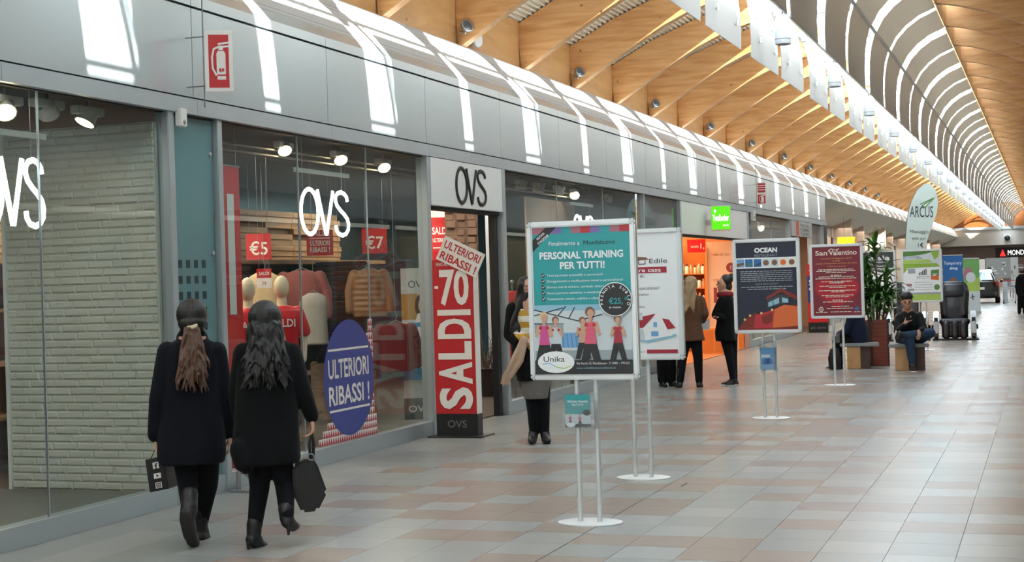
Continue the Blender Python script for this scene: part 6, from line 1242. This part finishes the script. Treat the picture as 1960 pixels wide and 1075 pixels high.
# --- woman with a ponytail
F = Fig(372, 1042, 'woman in a navy coat with a long brown ponytail, walking away'); V = F.V; dn = Vector((0, 0, -1))
J = dict(head=(368, 607, 0.02), neck=(368, 645), shL=(322, 672), shR=(413, 672), elL=(302, 765, -0.02), elR=(428, 760, 0.0), wrL=(298, 838, 0.03), wrR=(440, 832, 0.04), hipL=(352, 850), hipR=(395, 850), knL=(358, 915, -0.02), knR=(398, 925, 0.10), anL=(364, 985, -0.16), anR=(384, 1000, 0.22), toeL=(370, 1035, -0.06), toeR=(394, 1030, 0.34))
F.body(J, SKIN, 0.0075, [((298, 840, 0.03), dn + V.r * 0.05, V.f, 0.75, V.r), ((440, 834, 0.04), dn - V.r * 0.02, V.f, 0.5, -V.r)])
b = F.mb(); F.rings(b, [(642, 350, 386, 0.06), (655, 326, 408, 0.085), (672, 312, 420, 0.105), (700, 309, 424, 0.125), (745, 309, 423, 0.13), (790, 306, 426, 0.14), (835, 301, 432, 0.155), (868, 300, 433, 0.165), (886, 304, 430, 0.165)])
F.ch(b, [(320, 672), (303, 765, -0.02), (297, 832, 0.03)], [0.066, 0.060, 0.05]); F.ch(b, [(415, 672), (429, 760, 0.0), (439, 826, 0.04)], [0.066, 0.060, 0.05])
F.ell(b, (368, 645, 0.0), (0.09, 0.085, 0.06)); F.ch(b, [(346, 645, 0.02), (352, 636, -0.05), (384, 636, -0.05), (390, 645, 0.02)], [0.03, 0.03, 0.03, 0.03])
blob(b, 'coat', C_navy, F.root, 0.0085, 3)
F.legs(J, C_leg, 'leggings', (0.094, 0.068, 0.05))
# rear foot pushing off on its toe, sole to the camera; front foot flat
b = F.mb(); F.ch(b, [(362, 968, -0.16), (358, 992, -0.20), (364, 1022, -0.15), (372, 1038, -0.06)], [0.054, 0.050, 0.047, 0.036]); F.ch(b, [(363, 945, -0.11), (362, 975, -0.16)], [0.055, 0.055]); blob(b, 'boot', M_boot, F.root, 0.008, 2)
b = F.mb(); F.ch(b, [(355, 982, -0.235), (360, 1010, -0.215), (368, 1036, -0.12)], [0.036, 0.040, 0.036]); blob(b, 'boot_sole', M_sole, F.root, 0.008, 2)
b = F.mb(); F.ch(b, [(383, 972, 0.18), (383, 1005, 0.20)], [0.056, 0.052]); F.ch(b, [(383, 1026, 0.19), (391, 1030, 0.27), (396, 1030, 0.36)], [0.044, 0.044, 0.032]); F.ch(b, [(383, 1005, 0.2), (391, 1026, 0.27)], [0.05, 0.04]); blob(b, 'boot', M_boot, F.root, 0.008, 2)
for y in (978, 992): F.mb().tube([F.p((370, y, 0.13)), F.p((383, y + 2, 0.125)), F.p((395, y - 2, 0.15))], 0.007, 6).build('boot_strap', M_boot, F.root); 
F.mb().box(tuple(F.p((372, 980, 0.12)) - Vector((0.01, 0.01, 0.012))), tuple(F.p((372, 980, 0.12)) + Vector((0.01, 0.01, 0.012)))).build('buckle', M_steel, F.root)
st_ = [(wavy(rg, 367 + rg.uniform(-13, 13), 628, 366 + rg.uniform(-31, 33), rg.uniform(700, 752), -0.10 + rg.uniform(-0.02, 0.01), -0.17 + rg.uniform(-0.02, 0.03), rg.uniform(2, 6)), [0.010, 0.0115, 0.012, 0.0115, 0.010, 0.008, 0.004]) for _ in range(110)]
F.hairmass(st_, H_brown, 'ponytail', 0.0048)
F.hairmass([], H_dark, 'hair', 0.007, cap=[((367, 602, 0.01), (0.101, 0.115, 0.108)), ((368, 618, -0.02), (0.092, 0.095, 0.07)), ((368, 632, 0.0), (0.066, 0.07, 0.05))])
F.mb().lathe(F.p((368, 624, -0.105)), [(0.032, -0.010), (0.036, 0), (0.032, 0.010)], 16, (0, -0.5, 1)).build('hair_tie', mat('hair_tie', '#c9b79c', rough=0.6), F.root, smooth=True)
# her shopping bag
t = empty('shopping_bag', tuple(F.p((303, 905, 0.03))), label='black paper shopping bag with white icons in her left hand', cat='bag'); c = Vector(t.location); a = F.p((278, 880, 0.0)); ru = (F.p((314, 873, 0.0)) - a); dn_ = F.p((287, 942, 0.02)) - a; dp = V.f * 0.16 + V.r * 0.07
MB(c).obox(a, ru, dn_, dp).build('bag_body', mat('bag_black', '#1b1b1d', rough=0.4), t)
A = Art(a - V.f * 0.002, ru, dn_, -V.f, c, step=0.0005); A.rect(M_paper, 0.34, 0.12, 0.66, 0.32); A.text(M_ink, 'f', 0.44, 0.32, 0.17, None, 0.03); A.rect(M_paper, 0.32, 0.46, 0.70, 0.62); A.poly(M_ink, [(0.46, 0.49), (0.46, 0.59), (0.58, 0.54)]); A.rect(M_paper, 0.34, 0.74, 0.68, 0.92); A.rect(M_ink, 0.39, 0.765, 0.63, 0.895); A.disc(M_paper, 0.51, 0.83, 0.09, 0.045, 16); A.disc(M_ink, 0.51, 0.83, 0.05, 0.025, 14); A.done('icons', t)
hd_ = F.p((298, 857, 0.04)); MB(c).tube([a + ru * 0.3 + V.f * 0.02, hd_, a + ru * 0.75 + V.f * 0.02], 0.004, 6).build('cord', M_ink, t); MB(c).tube([a + ru * 0.3 + dp, hd_ + V.f * 0.02, a + ru * 0.75 + dp], 0.004, 6).build('cord', M_ink, t)

# --- woman with long black hair and a tote
F = Fig(492, 1048, 'woman in a black coat with long black hair carrying a tote'); V = F.V
J = dict(head=(507, 610, 0.02), neck=(507, 648), shL=(468, 675), shR=(556, 675), elL=(455, 755, 0.06), elR=(578, 745, -0.02), wrL=(464, 815, 0.20), wrR=(597, 800, 0.0), hipL=(496, 850), hipR=(530, 850), knL=(497, 930, 0.04), knR=(545, 925, 0.02), anL=(487, 1012, 0.0), anR=(549, 985, -0.10), toeL=(508, 1042, 0.10), toeR=(564, 1008, 0.02))
F.body(J, SKIN, 0.0075, [((597, 800, 0.0), dn + V.r * 0.05, V.f, 0.8, -V.r), ((464, 815, 0.2), V.f + dn * 0.5, V.r, 0.5, dn)])
b = F.mb(); F.rings(b, [(642, 488, 528, 0.06), (656, 466, 552, 0.085), (675, 455, 566, 0.105), (705, 452, 570, 0.13), (760, 450, 570, 0.135), (810, 447, 572, 0.15), (855, 443, 575, 0.17), (878, 444, 576, 0.175), (886, 452, 572, 0.17)])
F.ch(b, [(466, 675), (454, 755, 0.06), (462, 808, 0.19)], [0.066, 0.06, 0.05]); F.ch(b, [(558, 675), (579, 745, -0.02), (596, 795, 0.0)], [0.066, 0.058, 0.048])
F.ch(b, [(462, 860, -0.1), (466, 884, -0.12), (472, 894, -0.12)], [0.075, 0.065, 0.045])
blob(b, 'coat', C_black, F.root, 0.0085, 3)
F.legs(J, C_leg, 'leggings', (0.092, 0.066, 0.046))
# ankle boots with thin heels
for nm, sh_, foot, hl in (('boot', [(487, 1000, 0.0), (486, 1024, 0.0)], [(482, 1032, -0.01), (497, 1042, 0.06), (510, 1046, 0.13)], [(477, 1028, -0.03), (475, 1054, -0.03)]), ('boot', [(547, 972, -0.08), (549, 992, -0.10)], [(550, 998, -0.11), (560, 1006, -0.05), (568, 1006, 0.03)], [(553, 1000, -0.13), (552, 1024, -0.14)])):
    b = F.mb(); F.ch(b, sh_, [0.05, 0.046]); F.ch(b, foot, [0.042, 0.038, 0.022]); F.ch(b, [sh_[1], foot[1]], [0.044, 0.034]); bo = blob(b, nm, M_boot, F.root, 0.007, 2)
    F.mb().tube([F.p(hl[0]), F.p(hl[1])], [0.022, 0.007], 8).build('heel', M_boot, bo, smooth=True)
st_ = [(wavy(rg, 507 + rg.uniform(-26, 28), 625 + rg.uniform(-8, 8), 506 + rg.uniform(-44, 52), rg.uniform(690, 748), -0.07 + rg.uniform(-0.03, 0.03), -0.15 + rg.uniform(-0.02, 0.05), rg.uniform(2, 7)), [0.015, 0.016, 0.016, 0.015, 0.013, 0.010, 0.004]) for _ in range(150)]
F.hairmass(st_, H_black, 'hair', 0.0055, cap=[((507, 607, 0.0), (0.108, 0.115, 0.112)), ((507, 640, -0.01), (0.125, 0.10, 0.12))])
t = empty('tote_bag', tuple(F.p((593, 982, -0.02))), label='large black leather tote in the long haired woman\'s right hand', cat='bag'); c = Vector(t.location)
pl_ = [F.p((x, y, -0.05)) for x, y in ((560, 893), (576, 880), (600, 878), (609, 893), (627, 942), (609, 978), (578, 982), (561, 946))]
MB(c).prism(pl_, V.f * 0.14).build('bag_body', M_tote, t, bevel=0.02, smooth=True)
MB(c).tube([F.p((594, 880, 0.02)), F.p((592, 850, 0.01)), F.p((597, 822, 0.0)), F.p((600, 850, 0.03)), F.p((599, 880, 0.03))], 0.014, 8, flat=0.5).build('strap', M_tote, t, smooth=True)
MB(c).tube([F.p((595 + 6 * math.sin(q), 874 - 6 * math.cos(q), -0.055)) for q in [2 * PI * k / 12 for k in range(13)]], 0.004, 6).build('ring', M_steel, t)

# --- girl half behind the teal poster
F = Fig(1032, 848, 'girl in striped jumper and grey skirt half behind the teal poster'); V = F.V
J = dict(head=(1008, 552, 0.0), neck=(1008, 577), shL=(985, 592), shR=(1040, 592), elL=(978, 638), elR=(1048, 640), wrL=(1002, 648, -0.12), wrR=(1030, 650, -0.14), hipL=(1012, 700), hipR=(1038, 700), knL=(1020, 775), knR=(1040, 775), anL=(1022, 830), anR=(1043, 830), toeL=(1018, 842, -0.1), toeR=(1048, 842, -0.1))
F.body(J, SKIN, 0.011, [((1000, 648, -0.12), V.r - dn * -0.2, -V.f, 0.5, dn), ((1030, 650, -0.14), -V.r + dn * 0.2, -V.f, 0.5, dn)], face=0.9)
F.face_parts((1008, 552, 0.0), 0.9)
Sm = bpy.data.materials.new('striped_knit'); Sm.use_nodes = True; nt = Sm.node_tree; tc = nt.nodes.new('ShaderNodeTexCoord'); sx = nt.nodes.new('ShaderNodeSeparateXYZ'); ml = nt.nodes.new('ShaderNodeMath'); ml.operation = 'MULTIPLY'; ml.inputs[1].default_value = 8.5; fr_ = nt.nodes.new('ShaderNodeMath'); fr_.operation = 'FRACT'; rp = nt.nodes.new('ShaderNodeValToRGB'); rp.color_ramp.interpolation = 'CONSTANT'
rp.color_ramp.elements[0].color = (*lin('#c0953a'), 1); rp.color_ramp.elements[1].color = (*lin('#ddd8cc'), 1); rp.color_ramp.elements[1].position = 0.5
nt.links.new(tc.outputs['Object'], sx.inputs[0]); nt.links.new(sx.outputs[2], ml.inputs[0]); nt.links.new(ml.outputs[0], fr_.inputs[0]); nt.links.new(fr_.outputs[0], rp.inputs[0]); nt.links.new(rp.outputs[0], nt.nodes['Principled BSDF'].inputs['Base Color']); nt.nodes['Principled BSDF'].inputs['Roughness'].default_value = 0.9
b = F.mb(); F.rings(b, [(580, 998, 1020, 0.06), (590, 982, 1042, 0.085), (610, 984, 1042, 0.115), (650, 988, 1040, 0.11), (690, 990, 1044, 0.12)]); F.ch(b, [(1040, 593), (1048, 640), (1032, 649, -0.12)], [0.066, 0.056, 0.046]); F.ch(b, [(985, 593), (978, 638), (998, 647, -0.11)], [0.066, 0.056, 0.044]); blob(b, 'jumper', Sm, F.root, 0.012, 3)
b = F.mb(); F.ch(b, [(983, 592, 0.0), (976, 640, -0.01), (990, 655, -0.09)], [0.08, 0.068, 0.06]); F.rings(b, [(640, 976, 1000, 0.10), (680, 980, 1040, 0.13), (720, 988, 1048, 0.14), (728, 990, 1046, 0.14)]); blob(b, 'coat', C_black, F.root, 0.012, 3)
b = F.mb(); F.rings(b, [(690, 994, 1046, 0.12), (730, 998, 1054, 0.135), (762, 1003, 1050, 0.125)]); blob(b, 'skirt', C_grey, F.root, 0.012, 2)
b = F.mb()
for q in 'LR': F.ch(b, [J['hip' + q], J['kn' + q], J['an' + q]], [0.09, 0.068, 0.046])
blob(b, 'tights', C_leg, F.root, 0.012, 2)
F.shoe((1021, 828), (1020, 841, 0.04), (1017, 843, -0.13), M_boot, r=0.046); F.shoe((1043, 828), (1044, 841, 0.04), (1049, 843, -0.13), M_boot, r=0.046)
b = F.mb(); F.ch(b, [(1002, 648, -0.15), (987, 682, -0.16), (971, 712, -0.15)], [0.03, 0.036, 0.02]); F.ch(b, [(1006, 650, -0.16), (996, 690, -0.17), (978, 722, -0.16)], [0.03, 0.035, 0.02]); sc_ = blob(b, 'scarf', cloth('scarf_beige', '#b59a86'), F.root, 0.011, 2)
for k in range(9): F.mb().tube([F.p((966 + k * 1.6, 710, -0.16)), F.p((959 + k * 2.0, 734 + (k % 3) * 2, -0.17))], 0.006, 5).build('fringe', MATS['scarf_beige'], sc_)
st_ = [(wavy(rg, 1004 + rg.uniform(-8, 8), 545 + rg.uniform(-8, 8), 985 + rg.uniform(-11, 9), rg.uniform(615, 655), rg.uniform(-0.06, 0.06), rg.uniform(-0.1, 0.05), 1.5), [0.026, 0.028, 0.028, 0.026, 0.022, 0.016, 0.008]) for _ in range(20)]
F.hairmass(st_, H_black, 'hair', 0.011, cap=[((1006, 547, 0.03), (0.09, 0.105, 0.105))])
F.mb().tube([F.p((1008 + 11 * math.sin(q) + 2, 550 + 4 * math.cos(q), -0.098)) for q in [2 * PI * k / 12 for k in range(13)]], 0.0035, 5).build('glasses', M_ink, F.root)

# --- blond woman in a brown coat
F = Fig(1322, 741, 'blond woman in a short brown coat seen from behind'); V = F.V
J = dict(head=(1322, 545), neck=(1322, 562), shL=(1305, 574), shR=(1340, 574), elL=(1300, 602, -0.04), elR=(1348, 600, -0.02), wrL=(1308, 615, 0.15), wrR=(1344, 614, 0.12), hipL=(1313, 640), hipR=(1331, 640), knL=(1306, 685), knR=(1336, 685), anL=(1302, 728), anR=(1338, 728), toeL=(1298, 737, 0.08), toeR=(1342, 737, 0.1))
F.body(J, SKIN, 0.014, [((1344, 614, 0.12), V.f - V.r * 0.3, -dn, 0.4, -V.r)])
b = F.mb(); F.rings(b, [(562, 1312, 1332, 0.07), (572, 1301, 1342, 0.10), (590, 1301, 1344, 0.125), (615, 1303, 1342, 0.125), (640, 1299, 1347, 0.15), (652, 1297, 1350, 0.16)]); F.ch(b, [(1303, 574), (1300, 602, -0.04), (1309, 614, 0.13)], [0.07, 0.062, 0.05]); F.ch(b, [(1341, 574), (1349, 600, -0.02), (1345, 613, 0.10)], [0.07, 0.062, 0.05]); blob(b, 'coat', C_brown, F.root, 0.014, 2)
F.legs(J, C_leg, 'trousers', (0.10, 0.072, 0.056), 0.014); F.shoe((1302, 722), (1302, 737, -0.03), (1297, 738, 0.12), M_boot, shaft=0.12, r=0.044); F.shoe((1338, 722), (1338, 737, -0.03), (1342, 738, 0.12), M_boot, shaft=0.12, r=0.044)
st_ = [(wavy(rg, 1322 + rg.uniform(-9, 9), 540 + rg.uniform(-5, 8), 1316 + rg.uniform(-13, 14), rg.uniform(580, 602), rg.uniform(-0.1, -0.02), rg.uniform(-0.16, -0.1), 1.2), [0.03, 0.032, 0.03, 0.028, 0.022, 0.016, 0.008]) for _ in range(22)]
F.hairmass(st_, H_blond, 'hair', 0.012, cap=[((1322, 542, 0.0), (0.105, 0.115, 0.115))])
p = F.p((1344, 616, 0.2)); t = empty('paper_sheet', tuple(p), label='white paper sheet in the blond woman\'s hand', cat='paper'); MB().obox((-0.02, 0, -0.12), V.r * 0.12 + V.f * 0.05, Vector((0.01, 0, 0.16)), V.f * 0.004).build('sheet', M_paper, t)

# --- person standing behind the building firm poster, only the legs show
F = Fig(1277, 739, 'person in black trousers behind the house poster, legs showing'); V = F.V
J = dict(head=(1270, 532), neck=(1270, 552), shL=(1250, 566), shR=(1292, 566), elL=(1246, 602), elR=(1296, 602), wrL=(1252, 635, -0.05), wrR=(1290, 635, -0.05), hipL=(1264, 630), hipR=(1282, 630), knL=(1267, 685), knR=(1284, 685), anL=(1268, 726), anR=(1285, 726), toeL=(1272, 736, -0.1), toeR=(1292, 733, -0.1))
F.body(J, SKIN2, 0.016, [((1252, 635, -0.05), dn, -V.f, 0.3, V.r), ((1290, 635, -0.05), dn, -V.f, 0.3, -V.r)], face=0.5)
b = F.mb(); F.rings(b, [(552, 1262, 1280, 0.07), (564, 1246, 1294, 0.10), (590, 1246, 1294, 0.13), (640, 1248, 1292, 0.14), (652, 1250, 1290, 0.14)]); F.ch(b, [J['shL'], J['elL'], J['wrL']], [0.07, 0.06, 0.05]); F.ch(b, [J['shR'], J['elR'], J['wrR']], [0.07, 0.06, 0.05]); blob(b, 'jacket', C_jacket, F.root, 0.016, 2)
F.legs(J, C_black, 'trousers', (0.11, 0.085, 0.075), 0.014); F.shoe((1268, 728), (1267, 737, 0.04), (1275, 738, -0.14), M_boot); F.shoe((1285, 726), (1284, 735, 0.04), (1296, 735, -0.1), M_boot)
F.hairmass([], H_dark, 'hair', 0.014, cap=[((1270, 527, 0.02), (0.085, 0.1, 0.095))])

# --- woman in black with a red scarf, arms folded, in profile
F = Fig(1396, 737, 'woman in a black coat and red scarf standing with arms folded'); V = F.V
J = dict(head=(1385, 542), neck=(1390, 562), shL=(1381, 575, -0.1), shR=(1398, 575, 0.12), elL=(1372, 600, -0.12), elR=(1388, 602, 0.1), wrL=(1384, 608, -0.2), wrR=(1376, 606, -0.05), hipL=(1388, 640, -0.05), hipR=(1400, 640, 0.06), knL=(1397, 685, -0.06), knR=(1403, 685, 0.08), anL=(1403, 724, -0.06), anR=(1406, 724, 0.08), toeL=(1386, 735, -0.06), toeR=(1392, 733, 0.08))
F.body(J, SKIN, 0.013, [((1382, 606, -0.2), -V.r + dn * -0.2, -V.f, 0.4, dn)], face=-1.4)
F.face_parts((1385, 542), -1.4)
b = F.mb(); F.rings(b, [(562, 1382, 1398, 0.09), (572, 1374, 1404, 0.16), (590, 1372, 1408, 0.19), (612, 1372, 1408, 0.18), (635, 1368, 1408, 0.19), (652, 1370, 1410, 0.19)]); F.ch(b, [(1382, 575, -0.14), (1370, 602, -0.16), (1382, 608, -0.22)], [0.07, 0.065, 0.05]); F.ch(b, [(1398, 575, 0.12), (1386, 604, 0.12), (1376, 608, -0.02)], [0.07, 0.065, 0.05]); blob(b, 'coat', C_black, F.root, 0.013, 2)
F.legs(J, C_leg, 'leggings', (0.095, 0.065, 0.048), 0.013)
for q in 'LR':
    a_ = J['an' + q]; so = F.shoe((a_[0], 726, a_[2]), (a_[0] + 3, 733, a_[2]), (a_[0] - 20, 735, a_[2]), M_boot, r=0.042, name='trainer'); F.mb().obox(F.p((a_[0] - 25, 738.5, a_[2] - 0.04)), V.r * 0.25, V.f * 0.08, (0, 0, 0.022)).build('sole', M_wsole, so, bevel=0.008)
b = F.mb(); 
for k in range(10): q = 2 * PI * k / 10; q2 = q + 2 * PI / 10; b.cap(F.p((1388, 563, 0)) + V.r * 0.085 * math.cos(q) + V.f * 0.085 * math.sin(q), F.p((1388, 564, 0)) + V.r * 0.085 * math.cos(q2) + V.f * 0.085 * math.sin(q2), 0.045)
blob(b, 'scarf', cloth('scarf_red', '#7d2630'), F.root, 0.013, 2)
F.hairmass([], H_dark, 'hair', 0.012, cap=[((1390, 537, 0.0), (0.09, 0.098, 0.10)), ((1401, 530, 0.0), (0.06, 0.06, 0.06)), ((1394, 548, 0.0), (0.06, 0.08, 0.08))])

# --- young man on the bench looking at his phone
F = Fig(1741, 709, 'young man in black jacket and jeans seated with a phone', 1.06); V = F.V
J = dict(head=(1736, 577, 0.06), neck=(1738, 596, 0.14), shL=(1720, 606, 0.16), shR=(1760, 604, 0.16), elL=(1715, 634, 0.08), elR=(1770, 630, 0.08), wrL=(1733, 618, -0.10), wrR=(1760, 632, -0.16), hipL=(1730, 650, 0.25), hipR=(1752, 650, 0.25), knL=(1741, 650, -0.14), knR=(1781, 636, -0.04), anL=(1746, 697, -0.08), anR=(1730, 640, -0.20), toeL=(1749, 706, -0.2), toeR=(1722, 652, -0.25))
F.body(J, SKIN2, 0.012, [((1733, 618, -0.10), Vector((0, 0, 0.8)) + V.r * 0.35, V.r - V.f * 0.3, 0.6, -V.f * -1 + V.r * 0.3), ((1760, 632, -0.16), dn - V.r * 0.2 - V.f * 0.3, -V.r, 0.45, V.f)], face=0.05)
F.face_parts((1736, 580, 0.055), 0.05)
b = F.mb(); F.rings(b, [(594, 1729, 1747, 0.08, 0.13), (602, 1716, 1762, 0.11, 0.15), (622, 1714, 1764, 0.14, 0.17), (645, 1718, 1764, 0.15, 0.22), (655, 1720, 1764, 0.15, 0.24)]); F.ch(b, [(1722, 606, 0.16), (1717, 635, 0.07), (1732, 622, -0.08)], [0.066, 0.056, 0.044]); F.ch(b, [(1759, 604, 0.16), (1769, 630, 0.07), (1762, 631, -0.14)], [0.066, 0.056, 0.044]); blob(b, 'jacket', C_jacket, F.root, 0.012, 2)
b = F.mb(); F.ch(b, [(1730, 650, 0.25), (1741, 650, -0.12), (1746, 692, -0.08)], [0.105, 0.078, 0.06]); F.ch(b, [(1752, 650, 0.25), (1781, 637, -0.03), (1734, 641, -0.19)], [0.105, 0.078, 0.058]); b.cap(F.p(J['hipL']), F.p(J['hipR']), 0.11); blob(b, 'jeans', C_jean, F.root, 0.012, 2)
so = F.shoe((1746, 697, -0.08), (1745, 706, -0.04), (1750, 707, -0.25), M_boot, r=0.048, name='trainer'); a = F.p((1745, 711, -0.06)); F.mb().tube([F.p((1745, 709.5, 0.0)), F.p((1748, 711, -0.15)), F.p((1751, 712, -0.30))], 0.058, 12, flat=0.28, fdir=(0, 0, 1)).build('sole', M_wsole, so)
so = F.shoe((1729, 641, -0.21), (1722, 638, -0.24), (1716, 653, -0.26), M_boot, r=0.046, name='trainer'); F.mb().tube([F.p((1716, 633, -0.27)), F.p((1711, 645, -0.29)), F.p((1714, 658, -0.29))], 0.04, 10, flat=0.4).build('sole', M_wsole, so)
F.hairmass([], H_dark, 'hair', 0.011, cap=[((1735, 567, 0.07), (0.098, 0.118, 0.085)), ((1735, 575, 0.13), (0.092, 0.08, 0.09)), ((1730, 566, -0.01), (0.055, 0.03, 0.035)), ((1741, 566, -0.01), (0.05, 0.03, 0.03)), ((1735, 563, 0.0), (0.07, 0.04, 0.04))])
p = F.p((1738, 606, -0.16)); t = empty('mobile_phone', tuple(p), label='dark mobile phone held up by the seated young man', cat='phone'); MB().obox(-V.r * 0.035 - F.Z * 0.06, V.r * 0.07, F.Z * 0.12 - V.f * 0.07, V.f * 0.009).build('phone_body', M_dark, t, bevel=0.003); MB().obox(-V.r * 0.03 - F.Z * 0.05 + V.f * 0.0095, V.r * 0.06, F.Z * 0.10 - V.f * 0.058, V.f * 0.001).build('phone_screen', mat('screen_grey', '#5a6d80', rough=0.1), t)

# --- seated person in navy behind the Valentine poster
F = Fig(1632, 706, 'seated person in a navy jacket mostly hidden by the red poster', 1.04); V = F.V
J = dict(head=(1634, 570, 0.15), neck=(1638, 592, 0.18), shL=(1630, 604, 0.02), shR=(1646, 604, 0.36), elL=(1622, 632, 0.0), elR=(1630, 632, 0.38), wrL=(1605, 640, 0.1), wrR=(1606, 640, 0.3), hipL=(1645, 648, 0.12), hipR=(1645, 648, 0.32), knL=(1602, 652, 0.1), knR=(1604, 652, 0.32), anL=(1606, 697, 0.1), anR=(1600, 697, 0.32), toeL=(1592, 704, 0.1), toeR=(1588, 704, 0.32))
F.body(J, SKIN, 0.014, [((1605, 640, 0.1), -V.r + dn * 0.3, V.f, 0.4, dn)], face=-1.5); F.face_parts((1634, 570, 0.15), -1.5)
b = F.mb(); F.rings(b, [(594, 1630, 1646, 0.10, 0.18), (604, 1622, 1654, 0.19, 0.19), (625, 1618, 1660, 0.21, 0.20), (648, 1620, 1663, 0.22, 0.22), (654, 1622, 1662, 0.22, 0.22)]); F.ch(b, [J['shL'], J['elL'], J['wrL']], [0.075, 0.065, 0.05]); F.ch(b, [J['shR'], J['elR'], J['wrR']], [0.075, 0.065, 0.05]); blob(b, 'jacket', C_blue, F.root, 0.014, 2)
F.legs(J, C_black, 'trousers', (0.11, 0.08, 0.065), 0.014)
for q in 'LR': a_ = J['an' + q]; F.shoe((a_[0], 699, a_[2]), (a_[0] + 3, 704, a_[2]), (a_[0] - 16, 705, a_[2]), M_boot, r=0.045)
F.hairmass([], H_dark, 'hair', 0.014, cap=[((1637, 564, 0.15), (0.095, 0.1, 0.1))])
p = F.p((1597, 672, -0.1)); p.z = 0.2; t = empty('rucksack', (p.x, p.y, 0), label='small black rucksack standing at the seated person\'s feet', cat='bag'); b = MB((p.x, p.y, 0)); b.loft([((p.x, p.y, 0.02), V.r * 0.10, V.f * 0.08), ((p.x, p.y, 0.2), V.r * 0.11, V.f * 0.09), ((p.x, p.y, 0.36), V.r * 0.07, V.f * 0.06)]); blob(b, 'bag_body', M_tote, t, 0.014, 2); MB((p.x, p.y, 0)).tube([(p.x - 0.03, p.y, 0.36), (p.x, p.y, 0.43), (p.x + 0.03, p.y, 0.36)], 0.008, 6).build('handle', M_tote, t)

# --- pedestrian at the right edge, far off
F = Fig(1955, 601, 'distant person in dark clothes walking at the right edge'); V = F.V
J = dict(head=(1957, 521), neck=(1957, 529), shL=(1948, 535), shR=(1966, 535), elL=(1946, 549), elR=(1968, 549), wrL=(1948, 562, -0.03), wrR=(1966, 562, -0.03), hipL=(1953, 556), hipR=(1961, 556), knL=(1952, 578, 0.08), knR=(1962, 578), anL=(1951, 597, 0.0), anR=(1961, 597, 0.15), toeL=(1951, 600, 0.15), toeR=(1962, 600, 0.3))
F.body(J, SKIN, 0.02, [((1948, 562, -0.03), dn, V.f, 0.3, V.r), ((1966, 562, -0.03), dn, V.f, 0.3, -V.r)])
b = F.mb(); F.rings(b, [(524, 1952, 1962, 0.08), (530, 1945, 1969, 0.12), (548, 1947, 1967, 0.13), (568, 1947, 1967, 0.15)]); F.ch(b, [J['shL'], J['elL'], J['wrL']], [0.07, 0.06, 0.05]); F.ch(b, [J['shR'], J['elR'], J['wrR']], [0.07, 0.06, 0.05]); blob(b, 'coat', C_black, F.root, 0.02, 2)
F.legs(J, C_leg, 'trousers', (0.1, 0.08, 0.065), 0.02)
for q in 'LR': a_ = J['an' + q]; F.shoe((a_[0], 597, a_[2]), (a_[0], 600, a_[2]), (a_[0], 600, a_[2] + 0.2), M_boot)
F.hairmass([], H_dark, 'hair', 0.018, cap=[((1957, 519, -0.01), (0.09, 0.1, 0.1))])
# ------------------------------------------------------------------ link everything
for o in PENDING: S.collection.objects.link(o)
bpy.context.view_layer.update()
